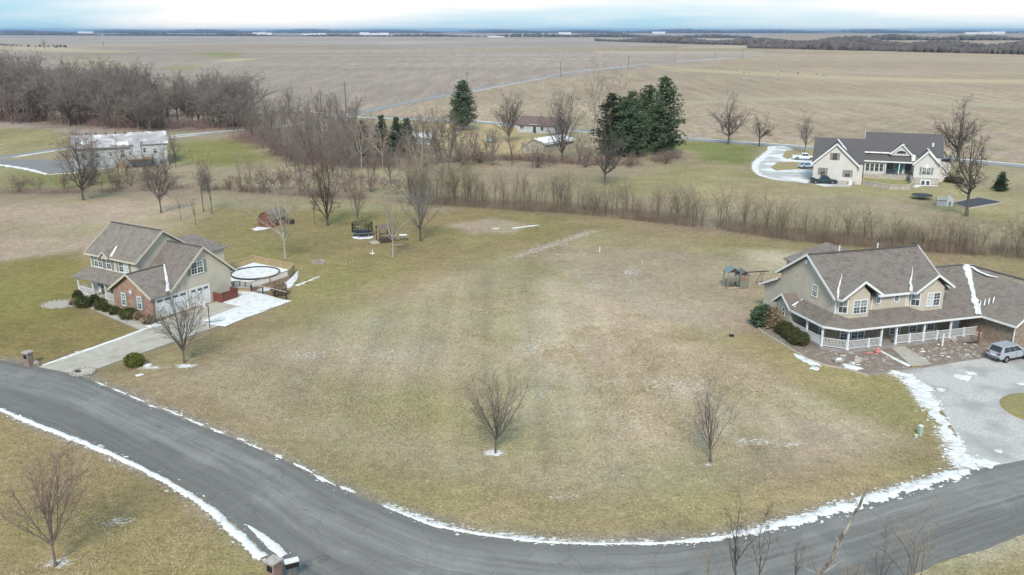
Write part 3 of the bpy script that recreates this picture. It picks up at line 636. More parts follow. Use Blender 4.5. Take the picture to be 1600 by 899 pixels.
for i, (x, y, r, s) in enumerate([(1538, 725, 1.0, .5), (1505, 591, 1.1, .55), (1518, 584, .7, .3), (1600, 601, .9, .3), (1470, 610, .5, .3), (1560, 706, .4, .2)]):
    c = at(x, y); snow_patch('snow_patch', [c+Vector((r*math.cos(t)*random.Random(i*9+t).uniform(.6, 1.2), s*math.sin(t)*1.6, 0)) for t in range(0, 6)], .05, .045, 20+i, rag=.5)
rngs = random.Random(4)
for k, ln in enumerate([cl, crr, dr, dl, ll, lr]):
    n_ = len(ln); i0 = rngs.randint(0, 6)
    while i0 < n_*.92-6:
        i1 = min(n_-2, i0+rngs.randint(6, 16))
        if k in (0, 2, 5) or rngs.random() < .45:
            snow_strip('roadside_snow', ln[i0:i1:2], [.1]+[rngs.uniform(.4, 1.5) for _ in range(4)]+[.1], .05, 300+k*40+i0, rag=.9, step=2.0, flecks=0)
        i0 = i1+rngs.randint(1, 7)

# right gravel driveway with a grass island cut out as its own mound
gp = [(1400, 582), (1440, 574), (1480, 567), (1540, 560), (1590, 545), (1720, 520), (1720, 700), (1600, 719), (1560, 727), (1520, 735), (1500, 690), (1478, 650), (1452, 618)]
g = MB(); g.prism([at(*p)+Vector((0, 0, .02)) for p in gp][::-1], (0, 0, -.05)); kind(g.build('gravel_driveway', M['gravel']), 'structure')
isl = at(1640, 642); mb = MB(); ring = []
mb.lathe([(3.9, .0), (3.6, .07), (2, .14), (.02, .16)], 40)
o = mb.build('grass_island', mat('island_grass', (.25, .215, .085), (.32, .27, .13), 3, 7, bump=.6, bscale=14)); o.location = isl+Vector((0, 0, .025)); kind(o, 'structure')

# concrete driveway of the left house: slabs between two edges, each a part
drv = kind(MB().prism([at(*p)+Vector((0, 0, .015)) for p in [(57, 574), (125, 588), (337, 513), (456, 472), (372, 448), (360, 463), (233, 507), (222, 516)]][::-1], (0, 0, -.05)).build('driveway', mat('joint_sand', (.20, .185, .16))), 'structure')
def slab(quad, parent, inset=.025, z0=.0, h=.03, name='concrete_slab', m='concrete'):
    c = sum(quad, Vector())/4; q = [p+(c-p).normalized()*inset*1.4 for p in quad]
    return MB().prism([p+Vector((0, 0, z0+h)) for p in q], (0, 0, -h)).build(name, M[m], parent)
def lerp4(a, b, c, d, s, t): return a.lerp(b, s).lerp(d.lerp(c, s), t)
A, B, C_, D = at(60, 574), at(125, 586.5), at(335, 512), at(228, 515)
for i in range(8):
    for j in range(2):
        slab([lerp4(A, B, C_, D, j/2, i/8), lerp4(A, B, C_, D, (j+1)/2, i/8), lerp4(A, B, C_, D, (j+1)/2, (i+1)/8), lerp4(A, B, C_, D, j/2, (i+1)/8)], drv, z0=.016)
A, B, C_, D = at(228, 515), at(335, 512), at(362, 503), at(240, 505.5)
for j in range(4): slab([lerp4(A, B, C_, D, j/4, 0), lerp4(A, B, C_, D, (j+1)/4, 0), lerp4(A, B, C_, D, (j+1)/4, 1), lerp4(A, B, C_, D, j/4, 1)], drv, z0=.016)
A, B, C_, D = at(240, 505.5), at(362, 503), at(455, 472), at(360, 464)
for i in range(4):
    for j in range(3):
        slab([lerp4(A, B, C_, D, j/3, i/4), lerp4(A, B, C_, D, (j+1)/3, i/4), lerp4(A, B, C_, D, (j+1)/3, (i+1)/4), lerp4(A, B, C_, D, j/3, (i+1)/4)], drv, z0=.016)
A, B, C_, D = at(360, 464), at(455, 472), at(400, 459), at(373, 449)
slab([A, B, C_, D], drv, z0=.016)
snow_patch('patio_snow', [at(*p) for p in [(340, 471), (364, 455), (374, 450), (415, 461), (455, 471), (425, 482), (392, 492), (345, 503), (312, 503), (330, 496), (368, 490), (395, 484), (350, 474)]], .05, .055, 41, sub=4, rag=.10)
snow_patch('patio_snow', [at(*p) for p in [(352, 511), (385, 497), (420, 485), (380, 492), (340, 503), (315, 506)]], .05, .055, 42, rag=.1)

# ------------------------------------------------------------------ building helpers
def roof(root, polys, m, name='roof', t=.14, label=None):
    mb = MB()
    for p in polys: mb.prism(p, (0, 0, -t))
    return mb.build(name, m, root, label=label)
def trim(root, lines, m='white', wd=.06, ht=.2, name='fascia', drop=.04):
    for ln in lines:
        mb = MB()
        for a, b in zip(ln[:-1], ln[1:]): mb.beam(a, b, wd, ht, drop)
        o = mb.build(name, M[m], root)
    return o
UP = Vector((0, 0, 1))
def window(root, c, n, w, h, cols=1, muntin=(2, 2), frame='white', glass='glass', shutters=None, sh_w=.38, sash=True, fw=.09):
    """double-hung window: frame with mullions and muntins > one pane per sash"""
    c = Vector(c); n = Vector(n).normalized(); u = UP.cross(n).normalized(); v = UP
    f = MB()
    f.obox(c, u, v, n, -w/2-fw, w/2+fw, h/2, h/2+fw, 0, .07); f.obox(c, u, v, n, -w/2-fw, w/2+fw, -h/2-fw, -h/2, 0, .09)
    f.obox(c, u, v, n, -w/2-fw, -w/2, -h/2, h/2, 0, .068); f.obox(c, u, v, n, w/2, w/2+fw, -h/2, h/2, 0, .068)
    cw = w/cols
    for i in range(1, cols): f.obox(c, u, v, n, -w/2+i*cw-.05, -w/2+i*cw+.05, -h/2, h/2, 0, .064)
    if sash: f.obox(c, u, v, n, -w/2, w/2, -.035, .035, 0, .060)
    if muntin:
        for i in range(cols):
            for k in range(1, muntin[0]): f.obox(c, u, v, n, -w/2+i*cw+k*cw/muntin[0]-.012, -w/2+i*cw+k*cw/muntin[0]+.012, -h/2, h/2, 0, .052)
        for s in ((0, 1) if sash else (0,)):
            hh = h/2 if sash else h; b = -h/2+s*hh
            for k in range(1, muntin[1]): f.obox(c, u, v, n, -w/2, w/2, b+k*hh/muntin[1]-.012, b+k*hh/muntin[1]+.012, 0, .050)
    fo = f.build('window', M[frame], root)
    for i in range(cols):
        g = glass[i % len(glass)] if isinstance(glass, (list, tuple)) else glass
        for s in ((0, 1) if sash else (0,)):
            hh = h/2 if sash else h; b = -h/2+s*hh
            MB().obox(c, u, v, n, -w/2+i*cw, -w/2+(i+1)*cw, b, b+hh, .005, .03).build('pane', M['blind' if (g == 'glass' and s == 1 and sash and (int(abs(c.x*7+c.y*3))+i) % 3 != 0) else g], fo)
    if shutters:
        for s in (-1, 1):
            x0 = s*(w/2+fw+.04); x1 = x0+s*sh_w; a, b = min(x0, x1), max(x0, x1); sm = MB()
            sm.obox(c, u, v, n, a, b, -h/2-.08, h/2+.08, 0, .05)
            for k in range(2): sm.obox(c, u, v, n, a+.05, b-.05, -h/2+.0+k*h/2+.06, k*h/2-.02, .05, .065)
            sm.build('shutter', M[shutters], root)
    return fo
def railing(root, p, q, hgt=1.0, m='white', bal=.14, name='railing', z0=.08, rail=.07, bw=.04, parent_sub=True, top=.05):
    p, q = Vector(p), Vector(q); r = MB()
    r.beam(p+UP*hgt, q+UP*hgt, rail, top)
    ro = r.build(name, M[m], root); MB().beam(p+UP*(z0+.03), q+UP*(z0+.03), rail*.8, .05).build('bottom_rail', M[m], ro)
    b = MB(); L = (q-p).length; k = max(1, int(L/bal))
    for i in range(1, k): a = p.lerp(q, i/k); b.box(a.x-bw/2, a.x+bw/2, a.y-bw/2, a.y+bw/2, a.z+z0+.03, a.z+hgt)
    if b.v: kind(b.build('balusters', M[m], ro), 'stuff')
    return ro
def post(root, p, h, s=.12, m='white', cap=True, name='post'):
    p = Vector(p); b = MB().box(p.x-s/2, p.x+s/2, p.y-s/2, p.y+s/2, p.z, p.z+h)
    if cap:
        b.box(p.x-s*.75, p.x+s*.75, p.y-s*.75, p.y+s*.75, p.z, p.z+.14); b.box(p.x-s*.7, p.x+s*.7, p.y-s*.7, p.y+s*.7, p.z+h-.1, p.z+h)
    return b.build(name, M[m], root)
def snow_on(root, name, pts, wd, m='snow', ht=.07, seed=1, step=.3):
    """uneven ridge of snow lying along a line on a roof; pts local"""
    rng = random.Random(seed); P = [Vector(p) for p in pts]; L = sum((P[i+1]-P[i]).length for i in range(len(P)-1)); n = max(4, int(L/step)); C = resample(P, n); vs = []; fs = []
    for i, c in enumerate(C):
        d = (C[min(i+1, n-1)]-C[max(i-1, 0)]); s = Vector((d.y, -d.x, 0)).normalized() if (abs(d.x)+abs(d.y)) > 1e-4 else Vector((1, 0, 0))
        t = i/(n-1)*(len(wd)-1); k = min(int(t), len(wd)-2); w_ = (wd[k]*(1-(t-k))+wd[k+1]*(t-k))/2
        a, b = w_*rng.uniform(.6, 1.3), w_*rng.uniform(.6, 1.3)
        slope = Vector((0, 0, 0))
        vs += [c-s*a+UP*.015, c-s*a*.6+UP*ht, c+UP*(ht*1.2), c+s*b*.6+UP*ht, c+s*b+UP*.015]
    for i in range(n-1):
        for j in range(4): a = i*5+j; fs.append((a, a+1, a+6, a+5))
    return kind(MB().add(vs, fs).build(name, M[m], root, True), 'stuff')

# ================================================================== RIGHT HOUSE
RH0 = at(1324, 546, .4); RH0.z = 0; RHA = R(16.5)
rh = thing('farmhouse', 'tan two-storey house with wraparound white porch and brown roof by the pale gravel drive', 'house', RH0, RHA)
def prof(a0, a1, pts): return [(a0, b, z) for b, z in pts], (a1-a0, 0, 0)
# walls
mb = MB(); mb.prism(*prof(-.5, 13.0, [(2, -.3), (15.2, -.3), (15.2, 3.25), (12.0, 4.75), (12.0, 5.62), (7.0, 8.62), (2, 5.50)])); mb.build('wall', M['siding_r'], rh)
MB().prism(*prof(13.0, 16.9, [(2.3, -.3), (12.5, -.3), (12.5, 2.8), (6.9, 5.95), (2.3, 3.4)])).build('wall', M['brick_r'], rh)
mb = MB(); mb.box(-.46, 13, 1.94, 2.0, .3, 3.5); mb.box(-.56, -.5, 2.0, 7.2, .3, 3.4); mb.build('brick_facing', M['brick_r'], rh)
ZP = lambda b: 2.65+.44*(b+.4)
# main roof
mr_ = [[(-.95, 1.55, 5.36), (13.35, 1.55, 5.36), (13.35, 7.0, 8.85), (-.95, 7.0, 8.85)], [(-.95, 12.45, 5.48), (-.95, 7.0, 8.85), (13.35, 7.0, 8.85), (13.35, 12.45, 5.48)],
       [(-.95, 12.05, 4.86), (13.35, 12.05, 4.86), (13.35, 15.6, 3.2), (-.95, 15.6, 3.2)]]
roof(rh, mr_, M['shingle'])
MB().beam((-.9, 7.0, 8.88), (13.3, 7.0, 8.88), .3, .06).build('ridge_cap', M['shingle3'], rh)
trim(rh, [[(-.98, 1.5, 5.36), (-.98, 7.0, 8.87), (-.98, 12.5, 5.48)], [(-.98, 12.0, 4.9), (-.98, 15.65, 3.2)], [(13.38, 1.55, 5.36), (13.38, 7.0, 8.87), (13.38, 12.5, 5.48)], [(4.2, 1.52, 5.34), (8.6, 1.52, 5.34)], [(-.98, 15.65, 3.18), (13.35, 15.65, 3.18)]], ht=.24)
# rear wing
roof(rh, [[(9.7, 9.5, 7.0), (9.7, 18.2, 7.0), (6.0, 21.5, 4.4), (5.4, 9.5, 4.4)], [(9.7, 9.5, 7.0), (14, 9.5, 4.4), (13.6, 21.5, 4.4), (9.7, 18.2, 7.0)], [(9.7, 18.2, 7.0), (13.6, 21.5, 4.4), (6.0, 21.5, 4.4)]], M['shingle2'])
MB().box(6.2, 13.2, 15.2, 21.0, -.3, 4.4).build('wall', M['siding_r'], rh)
# bays with their gable roofs
def bay(a0, am, ar, aw, apex, lo_l, lo_r, glassR):
    zb, zt, bf = 2.9, 5.45, 1.15
    foot = [(a0, 2.0), (am, bf), (ar, bf), (ar, 2.0)]
    mb = MB(); mb.prism([(a, b, zb) for a, b in foot], (0, 0, zt-zb))
    mb.prism([(am-.9, bf+.02, zt-.05), (ar, bf+.02, zt-.05), (ar, bf+.02, 5.75), (apex, bf+.02, 7.05), (am-.9, bf+.02, 5.75)], (0, .9, 0)); mb.build('wall', M['siding_r'], rh)
    za = 7.3; k = (za-5.55)/(apex-lo_l); zr = za-k*(lo_r-apex)
    bm = lambda z: 7.0-(8.85-z)/.64+.02
    f = .62
    roof(rh, [[(lo_l, f, 5.55), (apex, f, za), (apex, bm(za)+.15, za), (lo_l, max(f+.2, bm(5.55)+.1), 5.55)], [(apex, f, za), (lo_r, f, zr), (lo_r, max(f+.2, bm(zr)+.1), zr), (apex, bm(za)+.15, za)]], M['shingle2'], t=.10)
    trim(rh, [[(lo_l-.02, f-.03, 5.55), (apex, f-.03, za+.02), (lo_r+.02, f-.03, zr)], [(lo_l-.03, f, 5.53), (lo_l-.03, 1.5, 5.45)]], ht=.22)
    window(rh, ((am+ar)/2, bf, 4.50), (0, -1, 0), 1.55, 1.35, 2, (2, 2), glass=glassR)
    d = Vector((am-a0, bf-2, 0)).normalized(); n = Vector((d.y, -d.x, 0))
    if n.y > 0: n = -n
    window(rh, Vector(((a0+am)/2, (2+bf)/2, 4.55)), n, .78, 1.35, 1, (2, 1))
    trim(rh, [[(a0, 1.97, 3.6), (a0, 1.97, 5.4)]], wd=.12, ht=.1, name='corner_board')
    return
bay(-.48, .75, 3.0, 0, 1.85, -.75, 4.25, 'glass')
bay(8.55, 9.75, 12.35, 0, 10.95, 8.3, 13.15, ['curtain', 'glass'])
snow_on(rh, 'snow_patch', [(-.7, 1.35, 5.5), (.2, 2.7, 6.2), (1.2, 3.75, 6.86), (1.62, 4.25, 7.2)], [.36, .24, .16, .05], seed=4)
snow_on(rh, 'snow_patch', [(8.3, 1.3, 5.5), (9.2, 2.7, 6.2), (10.3, 3.85, 6.92), (10.75, 4.4, 7.25)], [.42, .26, .14, .05], seed=5)
trim(rh, [[(4.0, 1.96, 3.75), (4.0, 1.96, 5.3)], [(8.3, 1.96, 3.75), (8.3, 1.96, 5.3)]], wd=.1, ht=.08, name='downpipe')
# oval windows
for a in (4.75, 7.05):
    f = MB(); k = 20; ro, ri = (.36, .52), (.25, .40)
    vs = []; fs = []
    for i in range(k):
        cs, sn_ = math.cos(2*PI*i/k), math.sin(2*PI*i/k)
        vs += [(a+ro[0]*cs, 1.93, 4.75+ro[1]*sn_), (a+ri[0]*cs, 1.93, 4.75+ri[1]*sn_), (a+ro[0]*cs, 2.0, 4.75+ro[1]*sn_), (a+ri[0]*cs, 2.0, 4.75+ri[1]*sn_)]
    for i in range(k):
        a_, b_ = i*4, (i+1) % k*4
        fs += [(a_, b_, b_+1, a_+1), (a_, a_+2, b_+2, b_), (a_+1, b_+1, b_+3, a_+3)]
    f.add(vs, fs); f.box(a-.015, a+.015, 1.94, 1.97, 4.37, 5.13); f.box(a-.24, a+.24, 1.942, 1.968, 4.735, 4.765)
    fo = f.build('oval_window', M['white'], rh)
    MB().prism([(a+.26*math.cos(2*PI*i/k), 1.965, 4.75+.41*math.sin(2*PI*i/k)) for i in range(k)], (0, .03, 0)).build('pane', M['glass'], fo)
# left gable wall pieces
window(rh, (-.5, 5.6, 5.15), (-1, 0, 0), .8, 1.15, 1, (3, 2))
MB().box(-.62, -.5, 7.25, 7.75, 7.65, 8.15).build('gable_vent', M['white'], rh)
MB().box(-.56, -.5, 9.0, 9.15, 5.9, 6.0).build('wall_lamp', M['shutter2'], rh)
trim(rh, [[(-.48, 1.96, 3.7), (-.48, 1.96, 5.35)]], wd=.12, ht=.1, name='corner_board')
# porch
fl = [(-2.05, 7.4), (-2.05, 1.72), (-.25, -.12), (16.75, -.12), (16.75, 2.2), (-.5, 2.2), (-.5, 7.4)]
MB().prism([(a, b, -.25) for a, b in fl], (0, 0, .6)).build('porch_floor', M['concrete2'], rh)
EAVE = [(-2.2, 7.5, 2.62), (-2.2, 1.45, 2.62), (-.35, -.42, 2.62), (16.2, -.42, 2.62)]
kb = 3.45; kz = ZP(kb)
roof(rh, [[(-2.2, 7.5, 2.62), (-2.2, 1.45, 2.62), (-.45, 2.02, 3.70), (-.45, 7.5, 3.70)], [(-2.2, 1.45, 2.62), (-.35, -.42, 2.62), (-.45, 2.02, 3.70)],
          [(-.35, -.42, 2.62), (12.99, -.42, 2.62), (12.99, 2.05, 3.71), (-.45, 2.05, 3.71)],
          [(12.99, -.42, 2.62), (16.25, -.42, 2.62), (18.25, kb, kz), (12.99, kb, kz)], [(12.99, kb, kz), (18.25, kb, kz), (20.5, 6.9, 6.2), (12.99, 6.9, 6.2)], [(12.99, 6.9, 6.2), (20.5, 6.9, 6.2), (20.5, 12.9, 3.0), (12.99, 12.9, 3.0)]], M['shingle'], t=.10)
trim(rh, [[(p[0], p[1]-.02, p[2]) for p in EAVE]], ht=.2, name='porch_fascia')
trim(rh, [[(-2.0, 7.3, 2.47), (-1.95, 1.6, 2.47), (-.22, -.1, 2.47), (16.3, -.1, 2.47)]], wd=.14, ht=.16, name='porch_beam')
MB().beam((13, 6.9, 6.22), (20.5, 6.9, 6.22), .28, .06).build('ridge_cap', M['shingle3'], rh)
PZ = .35
posts = [(-1.92, 4.4), (-1.9, 1.75), (-.05, 0), (5.85, 0), (9.35, 0), (12.75, 0)]
for a, b in posts: post(rh, (a, b, PZ), 2.1, .17)
railing(rh, (-1.92, 7.2, PZ), (-1.92, 4.4, PZ), .95); railing(rh, (-1.92, 4.4, PZ), (-1.9, 1.75, PZ), .95); railing(rh, (-1.9, 1.75, PZ), (-.05, 0, PZ), .95)
railing(rh, (-.05, 0, PZ), (2.5, 0, PZ), .95)
MIDP = [(2.5, 0), (7.6+.05, 0), (11.1, 0), (14.6, 0)]
# the entrance gap lies between the third and fourth posts
for p in MIDP[:1]+MIDP[2:]: post(rh, (p[0], p[1], PZ), 1.05, .13)
railing(rh, (2.5, 0, PZ), (4.0, 0, PZ), .95); post(rh, (4.0, 0, PZ), 2.1, .17)
railing(rh, (5.85, 0, PZ), (7.6, 0, PZ), .95); post(rh, (7.6, 0, PZ), 1.05, .13); railing(rh, (7.6, 0, PZ), (9.35, 0, PZ), .95)
railing(rh, (9.35, 0, PZ), (11.1, 0, PZ), .95); railing(rh, (11.1, 0, PZ), (12.75, 0, PZ), .95); railing(rh, (12.75, 0, PZ), (14.6, 0, PZ), .95); railing(rh, (14.6, 0, PZ), (16.3, 0, PZ), .95)
for a, w_, gl in [(.9, .85, 'glass'), (2.6, 1.5, 'glass'), (7.3, 1.2, 'glass'), (9.6, .85, 'glass'), (11.9, .85, 'glass')]:
    window(rh, (a, 1.94, 1.42), (0, -1, 0), w_, 1.35, 2 if w_ > 1 else 1, (2, 2), glass=gl)
window(rh, (-.56, 3.6, 1.45), (-1, 0, 0), .8, 1.35, 1, (2, 2))
d = MB().box(4.9, 5.9, 1.88, 1.95, .36, 2.45).build('front_door', mat('door_paint', (.30, .27, .24)), rh); MB().box(5.15, 5.65, 1.86, 1.89, 1.3, 2.25).build('pane', M['glass'], d)
d = MB().box(14.9, 16.0, 2.2, 2.28, .36, 2.4).build('side_door', M['white'], rh)
# small gabled room on the left
mb = MB(); mb.prism([(-1.98, 7.4, -.3), (-1.98, 10.4, -.3), (-1.98, 10.4, 2.75), (-1.98, 8.9, 3.85), (-1.98, 7.4, 2.75)], (1.5, 0, 0)); mb.build('wall', M['siding_r'], rh)
roof(rh, [[(-2.35, 7.1, 2.66), (-.5, 7.1, 2.66), (-.5, 8.9, 4.0), (-2.35, 8.9, 4.0)], [(-2.35, 8.9, 4.0), (-.5, 8.9, 4.0), (-.5, 10.75, 2.62), (-2.35, 10.75, 2.62)]], M['shingle'], t=.10)
trim(rh, [[(-2.38, 7.05, 2.64), (-2.38, 8.9, 4.02), (-2.38, 10.8, 2.6)]], ht=.2)
window(rh, (-1.98, 8.75, 2.0), (-1, 0, 0), .35, .85, 1, None)
snow_on(rh, 'snow_patch', [(-1.75, 7.25, 2.85), (-1.0, 7.45, 3.2), (-.55, 7.6, 3.6)], [.5, .3, .1], seed=8)
snow_on(rh, 'snow_patch', [(-1.85, 7.55, 3.0), (-1.3, 7.75, 3.15), (-.8, 7.9, 3.27)], [.25, .4, .2], m='snowd', seed=9, ht=.04)
# garage wing
gl, gf = Vector((16.75, .4, 0)), Vector((17.3, -3.9, 0)); ge = Vector((10.2, 1.35, 0)).normalized()
gr_, gfr = gl+ge*8.6, gf+ge*8.6; mid_f = (gf+gfr)/2; mid_b = (gl+gr_)/2
mb = MB(); pts = [gf, gfr, gfr+UP*2.65, mid_f+UP*6.0, gf+UP*2.65]; pts = [p-UP*.3 if p.z == 0 else p for p in pts]; mb.prism(pts, gl-gf+(gl-gf)*1.9); mb.build('wall', M['brick_r'], rh)
e0, e1 = Vector((16.2, -.42, 2.62)), Vector((16.85, -4.4, 2.62)); r0, r1 = Vector((20.5, 6.9, 6.2)), Vector((22.0, -3.9, 6.2)); q0, q1 = Vector((25.9, 8.2, 2.62)), Vector((26.9, -3.2, 2.62))
roof(rh, [[e0, e1, r1, r0, (18.25, kb, kz)], [r0, r1, q1, q0], [r0, q0, (20.5, 12.5, 2.9)]], M['shingle2'], t=.12)
MB().beam(r0+UP*.03, r1+UP*.03, .28, .06).build('ridge_cap', M['shingle3'], rh)
trim(rh, [[e0, e1+Vector((0, -.03, 0)), r1+Vector((0, -.03, .02)), q1+Vector((0, -.03, 0))]], ht=.22)
trim(rh, [[gf+Vector((-.05, -.05, 0)), gf+Vector((-.05, -.05, 2.5))]], wd=.1, ht=.1, name='downpipe')
snow_on(rh, 'snow_patch', [(15.95, -.35, 2.78), (16.5, .6, 3.2), (17.5, 2.2, 3.9), (18.2, 3.35, 4.4), (18.9, 4.4, 4.95), (19.7, 5.6, 5.6), (20.4, 6.7, 6.22)], [.55, .7, .65, .45, .5, 1.0, 1.35], ht=.06, seed=11)
snow_on(rh, 'snow_patch', [(20.35, 6.0, 6.13), (20.2, 4.6, 5.9), (20.3, 3.2, 5.8), (20.6, 2.3, 5.82)], [.5, .4, .5, .2], ht=.06, seed=12)
for k in range(4): snow_on(rh, 'snow_patch', [(16.9+.26*k, .7-.3*k, 3.22+.2*k), (17.5+.26*k, 1.2-.3*k, 3.80+.2*k)], [.05, .16, .05], seed=13+k, m='snowd', ht=.05)
for a in (4, 9): MB().cyl((a, 8.2, 8.0), (a, 8.2, 9.2), .08).build('vent_pipe', M['white'], rh)

def rloc(a, b, z=0):
    c, s = math.cos(RHA), math.sin(RHA); return Vector((RH0.x+a*c-b*s, RH0.y+a*s+b*c, z))
# bed in front with timber edging, path, shrubs, stones
bed = [at(*p) for p in [(1180, 508), (1190, 518), (1225, 538), (1262, 560), (1300, 573), (1318, 574), (1356, 586), (1410, 578), (1425, 574), (1380, 548), (1330, 560), (1290, 545), (1255, 535), (1235, 515), (1210, 490), (1190, 488)]]
bo = MB().prism([p+UP*.03 for p in [at(*q) for q in [(1180, 508), (1190, 518), (1225, 538), (1262, 560), (1300, 573), (1318, 575), (1356, 586), (1420, 576), (1445, 560), (1420, 530), (1330, 520), (1270, 490), (1215, 478), (1182, 488)]]][::-1], (0, 0, -.06)).build('planting_bed', M['mulch']); kind(bo, 'structure')
bo = MB().prism([p+UP*.034 for p in [at(*q) for q in [(1392, 546), (1440, 576), (1490, 567), (1545, 559), (1580, 548), (1580, 520), (1530, 500), (1400, 530)]]][::-1], (0, 0, -.06)).build('planting_bed', M['mulch']); kind(bo, 'structure')
edg = thing('bed_edging', 'pale timber edging curving round the mulch bed of the porch house', 'edging', at(1262, 560))
pl = resample([at(*q) for q in [(1182, 490), (1180, 508), (1190, 519), (1225, 540), (1262, 562), (1298, 575), (1318, 576), (1356, 588)]], 11)
for a, b in zip(pl[:-1], pl[1:]):
    MB().beam(a-edg.location+UP*.07, b-edg.location+UP*.07, .16, .14).build('timber', M['timber'], edg)
pl = resample([at(*q) for q in [(1356, 588), (1400, 580), (1442, 576)]], 4)
for a, b in zip(pl[:-1], pl[1:]): MB().beam(a-edg.location+UP*.05, b-edg.location+UP*.05, .12, .1).build('timber', M['concrete2'], edg)
wk = kind(MB().prism([at(*q)+UP*.045 for q in [(1390, 543), (1426, 572), (1458, 570), (1412, 541)]][::-1], (0, 0, -.08)).build('front_walk', mat('walk_joint', (.2, .19, .165))), 'structure')
A, B, C_, D = [at(*q) for q in [(1390, 542.5), (1424, 573.5), (1457, 570), (1412, 541)]]
for i in range(4): slab([A.lerp(B, i/4), A.lerp(B, (i+1)/4), D.lerp(C_, (i+1)/4), D.lerp(C_, i/4)], wk, z0=.046, m='timber_walk' if False else 'concrete')
snow_strip('walk_snow', [at(*q)+UP*.05 for q in [(1375, 549), (1395, 560), (1423, 574)]], [.3, .4, .45], .08, 51, rag=.25, flecks=.3)
rng = random.Random(5)
boulders = []
def boulder(px, py, r, lab, snowcap=False, grp=None):
    c = at(px, py); o = thing('boulder', lab, 'boulder', c, rng.uniform(0, 6), grp)
    mb = MB().blob((0, 0, r[2]*.55), r, rng, jit=.22); mb.build('rock', M['stone'], o, False)
    if snowcap: kind(MB().blob((r[0]*.1, 0, r[2]*1.05), (r[0]*.8, r[1]*.75, r[2]*.5), rng, jit=.15).build('snow_cap', M['snow'], o, True), 'stuff')
    return o
boulder(1311, 566, (.75, .4, .32), 'long grey boulder with snow on it at the front of the mulch bed', True)
boulder(1340, 568, (.9, .45, .4), 'largest snow-capped boulder in the bed before the porch corner', True)
boulder(1332, 571, (.45, .3, .25), 'small boulder pressed against the largest snowy boulder', True)
boulder(1384, 569, (.8, .22, .15), 'dark flat rock lying in the bed left of the front walk')
boulder(1330, 553, (.6, .3, .16), 'flat grey slab of rock just below the porch corner post')
boulder(1303, 549, (.3, .2, .15), 'pale stone under the chamfered porch railing', True)
boulder(1525, 528, (.55, .4, .6), 'pale upright rock by the brown post beside the garage wall')
boulder(1500, 527, (.6, .45, .45), 'tan rock below the right end of the porch railing')
boulder(1488, 533, (.5, .4, .4), 'grey rock left of the tan rock below the porch railing')
mb = MB(); sm = MB()
for i in range(90):
    t = rng.random(); s = rng.random(); c = lerp4(at(1412, 548), at(1455, 568), at(1545, 556), at(1520, 532), t, s)
    r = rng.uniform(.06, .2); mb.blob((c.x, c.y, .05), (r*1.3, r, r*.7), rng)
for i in range(70):
    t = rng.random(); s = rng.random(); c = lerp4(at(1235, 548), at(1310, 574), at(1420, 570), at(1370, 552), t, s)
    r = rng.uniform(.04, .14); mb.blob((c.x, c.y, .05), (r*1.3, r, r*.7), rng)
kind(mb.build('landscape_stone', M['stone']), 'stuff')
for i in range(18):
    if i < 12: c = lerp4(at(1405, 546), at(1450, 568), at(1530, 556), at(1500, 534), rng.random(), rng.random())
    else: c = lerp4(at(1262, 552), at(1320, 573), at(1420, 572), at(1370, 552), rng.random(), rng.random())
    r = rng.uniform(.08, .26); sm.blob((c.x, c.y, .05), (r*1.6, r*.7, .05), rng, jit=.3)
kind(sm.build('snow_scrap', M['snow'], smooth=True), 'stuff')
for i, q in enumerate([[(1238, 552), (1252, 556), (1275, 566), (1282, 573), (1270, 572), (1255, 566), (1246, 560)], [(1315, 568), (1335, 571), (1350, 577), (1338, 580), (1322, 575)], [(1268, 572), (1282, 576), (1276, 580), (1266, 577)]]):
    snow_patch('snow_patch', [at(*p) for p in q], .06, .03, 60+i, rag=.5)

# ================================================================== LEFT HOUSE
LH0 = Vector((-41.5, 95.9, 0)); LHA = R(-31.5)
lh = thing('suburban_house', 'cream two-storey house with rose brick gable and white porch by the concrete drive', 'house', LH0, LHA)
# main block
MB().prism(*prof(-15.4, -6.1, [(3.4, -.3), (11.6, -.3), (11.6, 5.35), (7.2, 8.35), (3.4, 5.4)])).build('wall', M['siding_l'], lh)
roof(lh, [[(-15.8, 2.95, 5.35), (-5.75, 2.95, 5.35), (-5.75, 7.2, 8.55), (-15.8, 7.2, 8.55)], [(-15.8, 7.2, 8.55), (-5.75, 7.2, 8.55), (-5.75, 12.1, 5.2), (-15.8, 12.1, 5.2)]], M['shingle2'])
MB().beam((-15.8, 7.2, 8.58), (-5.75, 7.2, 8.58), .28, .06).build('ridge_cap', M['shingle3'], lh)
CT = 'cream_trim'; M[CT] = mat('cream_trim', (.58, .53, .43), rough=.6)
trim(lh, [[(-5.72, 2.9, 5.33), (-5.72, 7.2, 8.57), (-5.72, 12.1, 5.2)], [(-15.83, 2.9, 5.33), (-15.83, 7.2, 8.57), (-15.83, 12.1, 5.2)], [(-15.8, 2.92, 5.32), (-5.75, 2.92, 5.32)]], CT, ht=.22)
